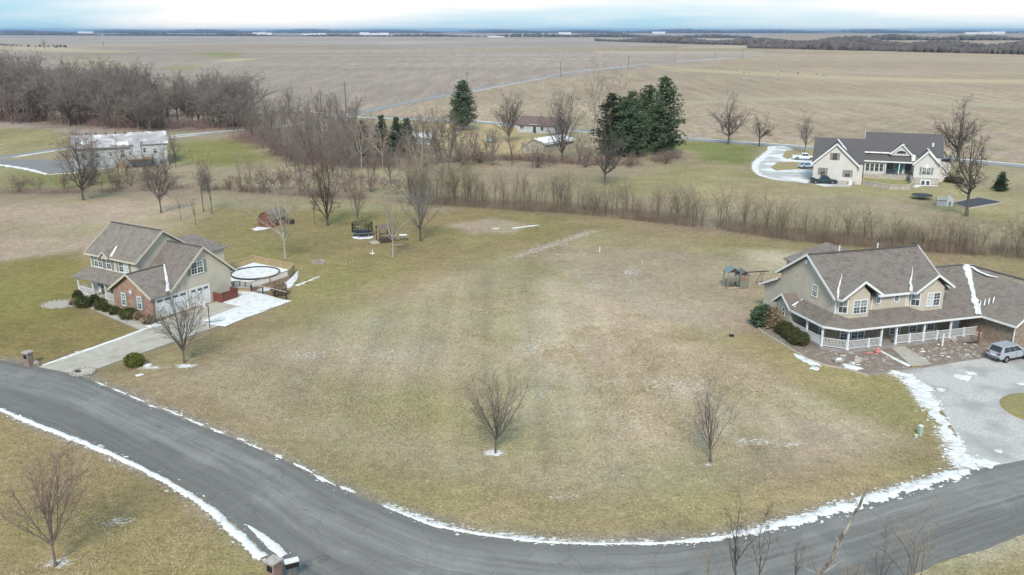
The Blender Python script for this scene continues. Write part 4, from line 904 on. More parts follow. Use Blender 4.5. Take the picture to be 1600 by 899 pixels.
# small eyebrow gable above the middle window
roof(lh, [[(-12.55, 2.7, 5.35), (-11.65, 2.7, 6.05), (-11.65, 3.95, 6.05), (-12.55, 3.1, 5.35)], [(-11.65, 2.7, 6.05), (-10.75, 2.7, 5.35), (-10.75, 3.1, 5.35), (-11.65, 3.95, 6.05)]], M['shingle2'], t=.08)
MB().prism([(-12.4, 2.85, 5.1), (-10.9, 2.85, 5.1), (-10.9, 2.85, 5.4), (-11.65, 2.85, 5.95), (-12.4, 2.85, 5.4)], (0, .6, 0)).build('gable_front', M['siding_l'], lh)
trim(lh, [[(-12.6, 2.67, 5.32), (-11.65, 2.67, 6.06), (-10.7, 2.67, 5.32)]], CT, ht=.16)
snow_on(lh, 'snow_patch', [(-10.55, 3.0, 5.5), (-10.8, 3.6, 5.95), (-10.95, 4.3, 6.5)], [.35, .3, .25], seed=21)
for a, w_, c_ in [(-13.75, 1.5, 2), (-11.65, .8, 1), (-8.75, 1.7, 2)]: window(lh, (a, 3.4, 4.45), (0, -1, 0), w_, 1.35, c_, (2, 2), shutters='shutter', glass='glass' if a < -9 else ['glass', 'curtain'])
trim(lh, [[(-15.4, 3.37, 3.62), (-6.1, 3.37, 3.62)]], 'white', ht=.16, name='band_board')
# porch
MB().box(-16.0, -7.1, 1.55, 3.4, -.2, .45).build('porch_floor', M['concrete'], lh)
roof(lh, [[(-16.2, 1.2, 2.82), (-7.1, 1.2, 2.82), (-6.6, 3.4, 3.62), (-15.6, 3.4, 3.62)]], M['shingle2'], t=.1)
trim(lh, [[(-16.22, 1.17, 2.8), (-7.6, 1.17, 2.8)], [(-16.23, 1.2, 2.8), (-15.63, 3.4, 3.6)]], 'shutter2', ht=.18, name='porch_fascia')
for a in (-15.85, -12.9, -10.4): post(lh, (a, 1.7, .45), 2.25, .15)
railing(lh, (-15.85, 1.7, .45), (-14.4, 1.7, .45), .9); post(lh, (-14.4, 1.7, .45), .95, .1); railing(lh, (-14.4, 1.7, .45), (-12.9, 1.7, .45), .9); railing(lh, (-10.4, 1.7, .45), (-7.2, 1.7, .45), .9); railing(lh, (-15.85, 1.7, .45), (-15.85, 3.4, .45), .9)
d = MB().box(-11.9, -10.9, 3.32, 3.4, .45, 2.55).build('front_door', mat('green_door', (.10, .16, .15)), lh); MB().box(-11.7, -11.1, 3.3, 3.33, 1.4, 2.4).build('pane', M['glass'], d)
window(lh, (-13.9, 3.4, 1.75), (0, -1, 0), 1.2, 1.4, 2, (2, 2)); window(lh, (-9.2, 3.4, 1.75), (0, -1, 0), 1.2, 1.4, 2, (2, 2))
# garage block behind the brick gable
MB().prism([(0, .55, -.3), (0, 12.0, -.3), (0, 12.0, 3.5), (0, 8.0, 6.93), (0, 2.95, 2.75), (0, .55, 2.65)], (-7.0, 0, 0)).build('wall', M['siding_l'], lh)
roof(lh, [[(.35, 2.7, 2.74), (.35, 8.0, 7.1), (-7.2, 8.0, 7.1), (-7.2, 2.7, 2.74)], [(.35, 8.0, 7.1), (.35, 12.75, 3.1), (-7.2, 12.75, 3.1), (-7.2, 8.0, 7.1)]], M['shingle'])
MB().beam((.3, 8, 7.13), (-7.2, 8, 7.13), .28, .06).build('ridge_cap', M['shingle3'], lh)
trim(lh, [[(.38, 2.75, 2.75), (.38, 8.0, 7.12), (.38, 12.8, 3.08)]], CT, ht=.24)
window(lh, (.0, 7.1, 4.72), (1, 0, 0), 1.7, 1.35, 2, (2, 2), shutters='shutter')
# brick front gable
MB().prism([(-7.1, .5, -.3), (-.45, .5, -.3), (-.45, .5, 2.68), (-3.8, .5, 4.72), (-7.1, .5, 2.68)], (0, 2.6, 0)).build('wall', M['brick_l'], lh)
MB().box(-.45, .02, .5, 1.55, -.3, 2.6).build('brick_facing', M['brick_l'], lh)
roof(lh, [[(-7.55, .12, 2.62), (-3.8, .12, 4.95), (-3.8, 5.45, 4.95), (-7.55, 3.1, 2.62)], [(-3.8, .12, 4.95), (.32, .12, 2.60), (.32, 2.72, 2.60), (-3.8, 5.45, 4.95)]], M['shingle2'])
MB().beam((-3.8, .12, 4.98), (-3.8, 5.4, 4.98), .26, .06).build('ridge_cap', M['shingle3'], lh)
trim(lh, [[(-7.58, .09, 2.60), (-3.8, .09, 4.96), (.35, .09, 2.58)]], CT, ht=.22)
snow_on(lh, 'snow_patch', [(.2, 2.66, 2.86), (-.9, 3.45, 3.45), (-2.2, 4.35, 4.2), (-3.6, 5.3, 5.0)], [.45, .42, .25, .2], seed=23)
for a in (-5.2, -2.3): window(lh, (a, .5, 1.65), (0, -1, 0), .62, 1.4, 1, (2, 2), shutters='shutter', sh_w=.32)
MB().cyl((-3.75, .5, 2.75), (-3.75, .44, 2.75), .42, n=16).build('round_ornament', M['stone'], lh); MB().cyl((-3.75, .44, 2.75), (-3.75, .40, 2.75), .2, n=12).build('round_ornament', M['white'], lh)
# garage doors with panels and top lights
for b0, b1 in ((.95, 5.25), (5.75, 8.55)):
    f = MB(); f.box(0, .07, b0-.12, b0, 0, 2.35); f.box(0, .07, b1, b1+.12, 0, 2.35); f.box(0, .072, b0-.12, b1+.12, 2.25, 2.37)
    gd = f.build('garage_door', M['white'], lh); k = int(round((b1-b0)/1.07))
    for r in range(4):
        for c in range(k):
            y0 = b0+(b1-b0)*c/k; y1 = b0+(b1-b0)*(c+1)/k
            MB().box(.0, .04, y0+.012, y1-.012, .01+r*.56, .01+(r+1)*.56-.012).build('panel', M['white'], gd)
    for c in range(k):
        y0 = b0+(b1-b0)*c/k; y1 = b0+(b1-b0)*(c+1)/k
        MB().box(.03, .055, y0+.16, y1-.16, 1.87, 2.13).build('pane', M['glass'], gd)
# rear wing
MB().box(-11.6, -6.2, 11.6, 16.5, -.3, 4.6).build('wall', M['siding_l'], lh)
roof(lh, [[(-9, 10.2, 6.5), (-9, 14.4, 6.5), (-12, 17, 4.5), (-12, 10.2, 4.5)], [(-9, 10.2, 6.5), (-5.9, 10.2, 4.5), (-5.9, 17, 4.5), (-9, 14.4, 6.5)], [(-9, 14.4, 6.5), (-5.9, 17, 4.5), (-12, 17, 4.5)]], M['shingle2'])
def lloc(a, b, z=0):
    c, s = math.cos(LHA), math.sin(LHA); return Vector((LH0.x+a*c-b*s, LH0.y+a*s+b*c, z))
# porch chairs
def porch_chair(loc, rz, lab, m='white'):
    o = thing('porch_chair', lab, 'chair', loc, rz)
    MB().box(-.28, .28, -.25, .25, .38, .44).build('seat', M[m], o); MB().box(-.28, .28, .22, .28, .44, 1.1).build('backrest', M[m], o)
    for x in (-.25, .25):
        for y in (-.22, .22): MB().box(x-.03, x+.03, y-.03, y+.03, 0, .38).build('leg', M[m], o)
    return o
porch_chair(lloc(-13.1, 2.4, .45), LHA, 'white chair on the cream house porch behind the left railing')
# front walk and ring bed
w_ = kind(MB().prism([at(*p)+UP*.02 for p in [(140, 483), (222, 518), (248, 509), (236, 502), (190, 492), (160, 474)]][::-1], (0, 0, -.05)).build('front_walk', mat('walk_base', (.3, .28, .25))), 'structure')
P0 = [at(*q) for q in [(141, 482), (168, 494), (196, 506), (224, 517)]]; P1 = [at(*q) for q in [(150, 478), (176, 488), (204, 498), (238, 506)]]
for i in range(3): slab([P0[i], P0[i+1], P1[i+1], P1[i]], w_, z0=.022)
MBed = kind(MB().prism([at(*p)+UP*.028 for p in [(150, 479), (176, 489), (204, 499), (234, 507), (238, 500), (178, 478), (120, 462), (112, 470)]][::-1], (0, 0, -.05)).build('planting_bed', M['mulch']), 'structure')
snow_patch('snow_patch', [at(*p) for p in [(226, 511), (242, 506), (252, 509), (236, 513)]], .05, .05, 71)
def ring_bed(name, px, py, rx, ry, n, lab, rz=0, sz=.3, fill='stonechip'):
    c = at(px, py); o = thing(name, lab, 'stone ring', c, rz); r = random.Random(n)
    if 'stonechip' not in M: M['stonechip'] = mat('stone_chip', (.38, .335, .28), (.46, .42, .36), 8, 6, bump=.4)
    MB().prism([(rx*.97*math.cos(2*PI*i/24), ry*.97*math.sin(2*PI*i/24), .045) for i in range(24)], (0, 0, -.06)).build('gravel_fill', M[fill], o)
    me = None
    for i in range(n):
        a = 2*PI*i/n
        if me is None: s = MB().blob((0, 0, .06), (sz*.8, sz*.5, .14), r, jit=.12).build('stone', M['stone'], o); me = s
        else: s = me.copy(); COL.objects.link(s); s.parent = o
        s.location = (rx*math.cos(a), ry*math.sin(a), 0); s.rotation_euler = (0, 0, a+PI/2+r.uniform(-.2, .2))
    return o
ring_bed('stone_ring', 95, 476, 2.1, 1.7, 22, 'round bed of pale gravel edged with stones at the lawn left of the porch')
ring_bed('stone_ring', 130, 582, 1.1, 1.1, 16, 'stone ring with a dark centre at the road beside the concrete drive')
MB_ = MB().blob((0, 0, .12), (.35, .25, .18), random.Random(3)).build('dark_stone', M['dark_wood']); MB_.location = at(122, 582); tag(MB_, 'dark rock in the middle of the roadside stone ring', 'rock')
ring_bed('fire_pit', 498, 410, .85, .85, 14, 'ring of stones round an ash-brown fire pit in the back lawn', fill='mulch')

# brick mailbox pillars
def pillar(loc, rz, h, lab, snowtop=False):
    o = thing('brick_pillar', lab, 'mailbox pillar', loc, rz)
    MB().box(-.34, .34, -.34, .34, 0, h).build('shaft', M['brick_d'], o)
    MB().box(-.42, .42, -.42, .42, h, h+.1).build('capstone', M['stone'], o)
    f = MB().box(-.2, .2, -.37, -.34, h-.55, h-.15).build('mailbox_door', M['black'], o)
    return o
pillar(at(46, 571), R(-20), 1.35, 'brick mailbox pillar at the road left of the concrete drive')
p2 = at(430, 912); pillar(p2, R(-30), 1.55, 'brick pillar with pale capstone at the bottom edge of the photo beside the road snow')
boulder(57, 570, (.4, .35, .35), 'brown rock at the foot of the brick mailbox pillar')
mbx = thing('mailbox', 'dark roadside mailbox with snow on its top at the bottom of the photo', 'mailbox', at(458, 910), R(25))
MB().box(-.06, .06, -.06, .06, 0, 1.1).build('post', M['pole'], mbx)
v = [(-.22, z, y) for y, z in []]
bx = MB(); ring = [(-.2, 1.1), (.2, 1.1), (.2, 1.35)]+[(.2*math.cos(a*PI/8), 1.35+.16*math.sin(a*PI/8)) for a in range(1, 8)]+[(-.2, 1.35)]
bx.prism([(-.4, y, z) for y, z in ring], (.8, 0, 0)); bx.build('box', M['black'], mbx)
kind(MB().box(-.42, .42, -.2, .2, 1.44, 1.56).build('snow_cap', M['snow'], mbx), 'stuff')

# dark red screen at the garage wall
scr = thing('board_screen', 'dark red wooden screen box against the garage wall beside the white door', 'screen', LH0, LHA)
for (p, q, n_) in (((.06, 9.0), (1.55, 9.0), 5), ((1.55, 9.05), (1.55, 11.6), 8), ((1.5, 11.65), (.06, 11.65), 5)):
    for i in range(n_):
        a = Vector((*p, 0)).lerp(Vector((*q, 0)), i/n_); b = Vector((*p, 0)).lerp(Vector((*q, 0)), (i+1)/n_); d = (b-a)*.04
        MB().beam(a+d+UP*.62, b-d+UP*.62, .04, 1.2).build('board', M['red_wood'], scr)
MB().beam((1.58, 9.0, 1.25), (1.58, 11.7, 1.25), .1, .05).build('top_rail', M['red_wood'], scr)
# basketball hoop
bh = thing('basketball_hoop', 'pole basketball hoop standing on the lawn edge of the concrete drive', 'basketball hoop', at(328, 513), R(150))
MB().cyl((0, 0, 0), (0, -.05, 2.6), .055).build('pole', M['bark_dark'], bh); MB().cyl((0, -.05, 2.6), (0, .75, 3.1), .045).build('arm', M['bark_dark'], bh)
MB().box(-.55, .55, .75, .79, 2.75, 3.5).build('backboard', M['white'], bh)
f = MB(); 
for i in range(12): f.cyl((.22*math.cos(i*PI/6), 1.02+.22*math.sin(i*PI/6), 2.9), (.22*math.cos((i+1)*PI/6), 1.02+.22*math.sin((i+1)*PI/6), 2.9), .02, n=5)
f.build('rim', M['pink'], bh)

# pool deck
PD0 = at(399, 427, .5); PD0.z = 0
pd = thing('pool_deck', 'tan timber deck with railings round the snow-covered pool behind the garage', 'deck', PD0)
DZ = .34
cor = [at(335, 420, 1.25), at(395.7, 400.5, 1.25), at(459, 413, 1.25), at(450, 423.5, 1.25), at(392, 441.5, 1.25), at(362, 441, 1.25)]
cor = [Vector((p.x-PD0.x, p.y-PD0.y, 0)) for p in cor]
MB().prism([p+UP*DZ for p in cor][::-1], (0, 0, -.16)).build('deck_floor', M['tan_wood'], pd)
kind(MB().prism([Vector((p.x*.965, p.y*.965, DZ+.05)) for p in cor][::-1], (0, 0, -.045)).build('snow_cover', M['snowd'], pd), 'stuff')
# skirt boards, one by one
for a, b in zip(cor, cor[1:]+cor[:1]):
    n_ = max(2, int((b-a).length/.42))
    for i in range(n_):
        p, q = a.lerp(b, i/n_), a.lerp(b, (i+1)/n_); d = (q-p)*.05
        MB().beam(p+d+UP*(DZ/2-.02), q-d+UP*(DZ/2-.02), .04, DZ-.06).build('skirt_board', M['brown_wood'], pd)
for k, (a, b) in enumerate(zip(cor[:-1], cor[1:])):
    mm = 'tan_wood' if k < 3 else 'brown_wood'
    railing(pd, a+UP*DZ, b+UP*DZ, .95, mm, .13, rail=.14, bw=.045, top=.06)
    n_ = max(1, int((b-a).length/2.2))
    for i in range(n_+1):
        p = a.lerp(b, i/n_)
        if i == n_ and k < 4: continue
        post(pd, (p.x, p.y, .0), DZ+.98, .1, mm, False)
pool = thing('swimming_pool', 'round above-ground pool under snow with a black rim inside the tan deck', 'pool', PD0)
MB().lathe([(3.2, 0), (3.2, .56), (3.24, .58), (3.24, .64), (3.12, .64), (3.12, .45)], 40).build('pool_wall', M['poolblk'], pool)
kind(MB().lathe([(3.13, .50), (2.4, .51), (1.2, .48), (.01, .5)], 40).build('snow_cover', M['snow'], pool, True), 'stuff')
snow_patch('snow_patch', [at(*p) for p in [(432, 449), (448, 441), (462, 426), (466, 424), (464, 438), (456, 448), (440, 454)]], .08, .02, 75)
snow_patch('snow_patch', [at(*p) for p in [(398, 446), (430, 452), (412, 457), (385, 450)]], .05, .02, 76)
snow_strip('snow_patch', [at(*p) for p in [(462, 447), (480, 440), (500, 432)]], [.5, .35, .1], .04, 77, rag=.8)
# low dark fence
F0 = at(373.7, 450); fn = thing('low_fence', 'low fence with tan top rail and black posts along the snowy concrete pad', 'fence', F0)
fp = [at(366, 451.5), at(375, 451), at(384, 453), at(393, 456.5), at(411, 460), at(430, 464), at(448, 468.5)]
fp = [p-F0 for p in fp]
for i, p in enumerate(fp): MB().box(p.x-.06, p.x+.06, p.y-.06, p.y+.06, 0, .98).build('post', M['black'], fn)
for a, b in zip(fp[:-1], fp[1:]):
    MB().beam(a+UP*1.0, b+UP*1.0, .12, .05).build('top_rail', M['timber'], fn)
    r = MB(); r.beam(a+UP*.12, b+UP*.12, .04, .04)
    k = max(2, int((b-a).length/.14))
    for i in range(1, k): p = a.lerp(b, i/k); r.box(p.x-.008, p.x+.008, p.y-.008, p.y+.008, .1, .98)
    r.build('wire_panel', M['black'], fn)
# ================================================================== TREES
def _frame(d):
    a = d.orthogonal().normalized(); return a, d.cross(a)
class TreeMesh:
    """bare tree grown branch by branch; levels 0-1 go to the trunk mesh, finer ones to the crown"""
    def __init__(s, seed, h, trunk=.22, limbs=9, ang=(22, 45), spread=.55, sub=(8, 8, 4), wob=.10, trop=.10, r0=None, fine=.011, twig_len=1.0, leader=True, lean=0.0, multi=0, droop=0.0, t0=.18, sides=(7, 5, 4, 3, 3)):
        s.rng = random.Random(seed); s.a = ([], []); s.b = ([], []); s.p = dict(sub=sub, wob=wob, trop=trop, fine=fine, tl=twig_len, droop=droop, sides=sides, t0=t0, ang=ang)
        rng = s.rng; r0 = r0 or h*.016; s.h = h
        if multi:
            for i in range(multi):
                az = 2*PI*i/multi+rng.uniform(-.4, .4); th = R(rng.uniform(8, 26)); d = Vector((math.sin(th)*math.cos(az), math.sin(th)*math.sin(az), math.cos(th)))
                s.branch(Vector((.12*math.cos(az), .12*math.sin(az), 0)), d, h*rng.uniform(.8, 1.0), r0*.75, 1)
            return
        top = Vector((0, 0, 0)); d = Vector((lean, rng.uniform(-.03, .03), 1)).normalized(); th_ = h*trunk
        pts = [top.copy()]; rad = [r0*1.35]
        for i in range(4):
            top = top+d*th_/4; d = (d+Vector((rng.gauss(0, .03), rng.gauss(0, .03), .02))).normalized(); pts.append(top.copy()); rad.append(r0*(1-.08*(i+1)))
        s.tube(s.a, pts, rad, 8)
        n = limbs
        for i in range(n):
            az = 2*PI*i*.382+rng.uniform(-.35, .35); f = i/max(1, n-1)
            th = R(ang[0]+(ang[1]-ang[0])*(1-f)*rng.uniform(.75, 1.15)); 
            if leader and i >= n-2: th = R(rng.uniform(0, 9))
            z = th_*(.72+.28*f); base = pts[0].lerp(pts[-1], min(1, z/th_)); dd = Vector((math.sin(th)*math.cos(az), math.sin(th)*math.sin(az), math.cos(th)))
            ln = (h-th_)*(1.0 if th < R(15) else .92)*rng.uniform(.82, 1.02)
            s.branch(base, dd, ln*(spread+(1-spread)*math.cos(th)), r0*rng.uniform(.42, .62), 1)
    def tube(s, tgt, pts, rad, n):
        v, f = tgt; o = len(v); k = len(pts)
        for i, p in enumerate(pts):
            d = (pts[min(i+1, k-1)]-pts[max(i-1, 0)]).normalized(); a, b = _frame(d); r = rad[i]
            if i == k-1 and r < .02: v.append(tuple(p)); continue
            for j in range(n):
                c, q = math.cos(2*PI*j/n)*r, math.sin(2*PI*j/n)*r; v.append((p.x+a.x*c+b.x*q, p.y+a.y*c+b.y*q, p.z+a.z*c+b.z*q))
        last_tip = rad[-1] < .02
        for i in range(k-1):
            if i == k-2 and last_tip:
                for j in range(n): f.append((o+i*n+j, o+i*n+(j+1) % n, o+(i+1)*n))
            else:
                for j in range(n): f.append((o+i*n+j, o+i*n+(j+1) % n, o+(i+1)*n+(j+1) % n, o+(i+1)*n+j))
    def branch(s, p, d, L, r, lv):
        P = s.p; rng = s.rng; n = 5 if lv == 1 else (4 if lv == 2 else 2)
        pts = [p.copy()]; rad = [r]; d = d.copy(); rend = max(P['fine']*.55, r*.22)
        for i in range(n):
            w_ = P['wob']*(1+.5*lv)
            d = (d+Vector((rng.gauss(0, w_), rng.gauss(0, w_), rng.gauss(0, w_)+P['trop']-P['droop']*max(0, lv-1)))).normalized()
            p = p+d*(L/n); pts.append(p.copy()); rad.append(r+(rend-r)*(i+1)/n)
        s.tube(s.a if lv <= 1 else s.b, pts, rad, P['sides'][lv])
        if lv-1 >= len(P['sub']): return
        k = P['sub'][lv-1]
        for i in range(k):
            t = P['t0']+(1-P['t0'])*((i+rng.random())/k); q = t*n; j = min(int(q), n-1); b = pts[j].lerp(pts[j+1], q-j); dd = (pts[j+1]-pts[j]).normalized()
            a, c = _frame(dd); az = rng.uniform(0, 2*PI); th = R(rng.uniform(24, 58)); nd = dd*math.cos(th)+(a*math.cos(az)+c*math.sin(az))*math.sin(th)
            if nd.z < -.2: nd.z *= -.3
            ln = L*(.50-.26*t)*rng.uniform(.7, 1.2)*(P['tl'] if lv >= 2 else 1); ln = max(ln, .25)
            rr = max(P['fine'], (rad[j]+(rad[j+1]-rad[j])*(q-j))*.55) if lv < 3 else P['fine']
            s.branch(b, nd, ln, rr, lv+1)
    def meshes(s, bark, twig):
        o = []
        for nm, (v, f), m in (('trunk', s.a, bark), ('crown', s.b, twig)):
            me = bpy.data.meshes.new(nm); me.from_pydata(v, [], f); me.update(); me.materials.append(M[m]); o.append(me)
        return o
PROTO = {}
def proto(key, bark, twig, **k):
    ms = TreeMesh(**k).meshes(bark, twig); zs = [v.co.z for m_ in ms for v in m_.vertices]
    PROTO[key] = (ms, float(np.percentile(zs, 99.6)))
def plant(key, px, py, h, label, name='bare_tree', cat='tree', group=None, rz=None, wx=1.0, loc=None):
    (tm, cm), h0 = PROTO[key]; loc = loc or at(px, py); s = h/h0
    o = thing(name, label, cat, loc, random.Random(int(px*7+py)).uniform(0, 6.28) if rz is None else rz, group)
    o.scale = (s*wx, s*wx, s)
    for nm, me in (('trunk', tm), ('crown', cm)):
        c = bpy.data.objects.new(nm, me); COL.objects.link(c); c.parent = o
    return o
proto('vase', 'bark', 'twig', seed=11, h=8, trunk=.2, limbs=14, ang=(10, 52), spread=.66, sub=(10, 8, 4), wob=.06, trop=.06, r0=.105, fine=.0058)
proto('vase2', 'bark_red', 'twig_red', seed=12, h=8, trunk=.22, limbs=11, ang=(10, 46), spread=.55, sub=(10, 8, 4), wob=.08, trop=.07, r0=.10, fine=.0058)
proto('thin', 'bark', 'twig', seed=13, h=7, trunk=.3, limbs=6, ang=(8, 40), spread=.5, sub=(7, 6, 3), wob=.10, trop=.08, r0=.10, fine=.008)
proto('young', 'bark_red', 'twig_red', seed=14, h=9, trunk=.12, limbs=13, ang=(8, 44), spread=.55, sub=(9, 7, 4), wob=.09, trop=.09, r0=.11, fine=.009, multi=0)
proto('mid', 'bark', 'twig_grey', seed=15, h=12, trunk=.22, limbs=10, ang=(14, 55), spread=.6, sub=(9, 8, 5), wob=.10, trop=.06, r0=.19, fine=.014)
proto('mid2', 'bark', 'twig', seed=16, h=12, trunk=.28, limbs=9, ang=(14, 60), spread=.6, sub=(9, 8, 5), wob=.13, trop=.05, r0=.2, fine=.014)
proto('multi', 'bark_dark', 'twig_red', seed=17, h=13, trunk=.1, limbs=10, ang=(8, 40), spread=.6, sub=(10, 9, 5), wob=.09, trop=.06, r0=.2, fine=.014)
proto('pale', 'bark_pale', 'twig_tan', seed=18, h=13, trunk=.30, limbs=8, ang=(16, 55), spread=.62, sub=(9, 7, 4), wob=.12, trop=.05, r0=.2, fine=.012)
proto('oak', 'bark_dark', 'twig', seed=19, h=16, trunk=.22, limbs=11, ang=(18, 72), spread=.72, sub=(10, 9, 5), wob=.17, trop=.05, r0=.38, fine=.018)
proto('oak2', 'bark_dark', 'twig', seed=20, h=16, trunk=.3, limbs=9, ang=(16, 70), spread=.65, sub=(10, 9, 5), wob=.19, trop=.04, r0=.36, fine=.018, lean=.06)
proto('fan', 'bark', 'twig', seed=21, h=16, trunk=.14, limbs=14, ang=(8, 46), spread=.72, sub=(10, 8, 5), wob=.07, trop=.05, r0=.3, fine=.018)
for i in range(5): proto('wood%d' % i, 'bark_red' if i % 2 else 'bark', 'twig_wood', seed=30+i, h=18, trunk=.30-.03*i, limbs=8+i, ang=(12, 50), spread=.5, sub=(8, 8, 4), wob=.12, trop=.06, r0=.26, fine=.024, sides=(5, 4, 3, 3, 3), t0=.25)
for i in range(4): proto('sap%d' % i, 'bark', 'twig_tan', seed=40+i, h=7, trunk=.42-.07*i, limbs=4+i, ang=(5, 26), spread=.55, sub=(6, 5, 2), wob=.09, trop=.09, r0=.055, fine=.010, sides=(5, 4, 3, 3, 3))
for i in range(3): proto('bush%d' % i, 'bark_red', 'twig_wood_red', seed=50+i, h=4, multi=9+2*i, sub=(7, 6, 3), wob=.14, trop=.04, r0=.05, fine=.013, sides=(4, 3, 3, 3, 3))

# --- single trees
plant('vase', 774, 708, 7.3, 'bare young vase-shaped tree with snow at its foot in the middle of the vacant lot', wx=.84)
proto('slim', 'bark', 'twig_grey', seed=70, h=7, trunk=.18, limbs=9, ang=(4, 27), spread=.55, sub=(9, 7, 4), wob=.09, trop=.09, r0=.095, fine=.0052)
plant('slim', 1110, 722, 6.9, 'thin bare tree with a low side limb on the right part of the vacant lot', wx=.95, rz=1.2)
plant('vase2', 87, 885, 8.6, 'bare reddish-grey tree on the near lawn at the lower left beside the road', wx=.88)
plant('vase', 288, 567, 8.6, 'bare fan-shaped tree in front of the white garage doors', wx=.88, rz=2.0)
plant('oak', 130, 313, 12.6, 'dark bare tree in front of the left end of the long white house', wx=.85)
plant('mid2', 252, 333, 11.0, 'bare tree with a thick forked trunk at the hedge below the long white house', wx=.85)
plant('thin', 318, 331, 10.5, 'slim bare tree left of its twin behind the cream house', wx=.75)
plant('thin', 331, 334, 9.8, 'slim bare tree right of its twin behind the cream house', wx=.65, rz=2.7)
plant('pale', 446, 404, 11.6, 'pale-barked bare tree on the back lawn in front of the dark red shed', wx=.75, rz=.4)
plant('multi', 512, 353, 13.8, 'dense reddish multi-stemmed bare tree right of the dark red shed', wx=1.0)
plant('thin', 492, 351, 6.5, 'short thin tree beside the multi-stemmed tree near the shed', wx=.6)
plant('young', 559, 351, 11.5, 'reddish slender tree directly behind the trampoline', wx=.5)
plant('pale', 614, 402, 10.6, 'pale bare tree between the wooden play set and the small table on the back lawn', wx=.72, rz=2.2)
plant('mid', 657, 377, 11.4, 'bare tree with a forked trunk alone right of the small lawn table', wx=.85, rz=4)
plant('pale', 565, 262, 12.5, 'whitish sycamore with bare spreading limbs left of the small spruces', wx=1.0)
plant('pale', 598, 262, 12.0, 'slender pale sycamore right in front of the small spruces', wx=.6)
plant('pale', 655, 300, 12.5, 'pale bare tree behind the forked lawn tree beside the sapling hedge', wx=.8, rz=1)
plant('mid2', 702, 275, 15.0, 'grey bare tree standing in front of the lone round pine', wx=.9)
plant('fan', 795, 222, 14.5, 'fan-shaped bare tree left of the brown-roofed cottage', wx=.85, rz=1)
plant('fan', 878, 252, 18.3, 'tall bare tree with upright limbs beside the snowy barn roof', wx=.72, rz=3)
plant('oak', 945, 290, 15.6, 'round-crowned dark bare tree in front of the pine clump', wx=.72)
plant('oak', 1138, 226, 15.4, 'wide bare oak by the county road left of the curved drive', wx=1.0, rz=1)
plant('oak2', 1186, 229, 9.5, 'small bare oak right of the wide oak along the county road', wx=.95, rz=4.4)
plant('mid', 1257, 240, 11.8, 'bare tree beside the white pickup at the far house', wx=.62)
plant('oak2', 1510, 338, 17.0, 'tall bare oak standing at the dark rectangular pad near the far house', wx=.72, rz=2.2)
plant('oak', 1495, 253, 16.5, 'broad bare oak behind the right end of the far house', wx=.95, rz=3.2)
plant('mid', 452, 178, 13.5, 'lone bare tree standing at the edge of the far left field', wx=.6)
plant('mid2', 515, 201, 13.0, 'bare tree by the road fork left of the tall utility pole', wx=.65)
plant('pale', 930, 215, 25.0, 'tall pale sycamore rising behind the pines left of its twin', wx=.62)
plant('pale', 962, 215, 22.0, 'pale thin-crowned tree rising behind the pines right of its twin', wx=.62, rz=3)
plant('mid', 70, 80, 22, 'small distant bare tree in the field left of a leaning one', wx=.5)
plant('thin', 163, 77, 15, 'small leaning distant tree in the far left field', wx=.5)
for i, (px, py, h) in enumerate([(377, 299, 8.5), (393, 302, 9.5), (406, 304, 9), (413, 303, 8), (283, 345, 6), (306, 352, 6.5), (160, 300, 5), (176, 297, 5.5)]):
    plant('sap%d' % (i % 4), px, py, h, ['leftmost of four slim saplings clustered at the hedge left of the shed', 'second from left of four slim saplings clustered left of the shed', 'third of four slim saplings clustered left of the shed', 'rightmost of four slim saplings clustered at the hedge left of the shed', 'short sapling in open grass left of the twin trees behind the cream house', 'short sapling close behind the rear wing of the cream house', 'left one of two little saplings before the long white house', 'right one of two little saplings before the long white house'][i], 'sapling', 'sapling', 'slim saplings behind the cream house', wx=1.1)

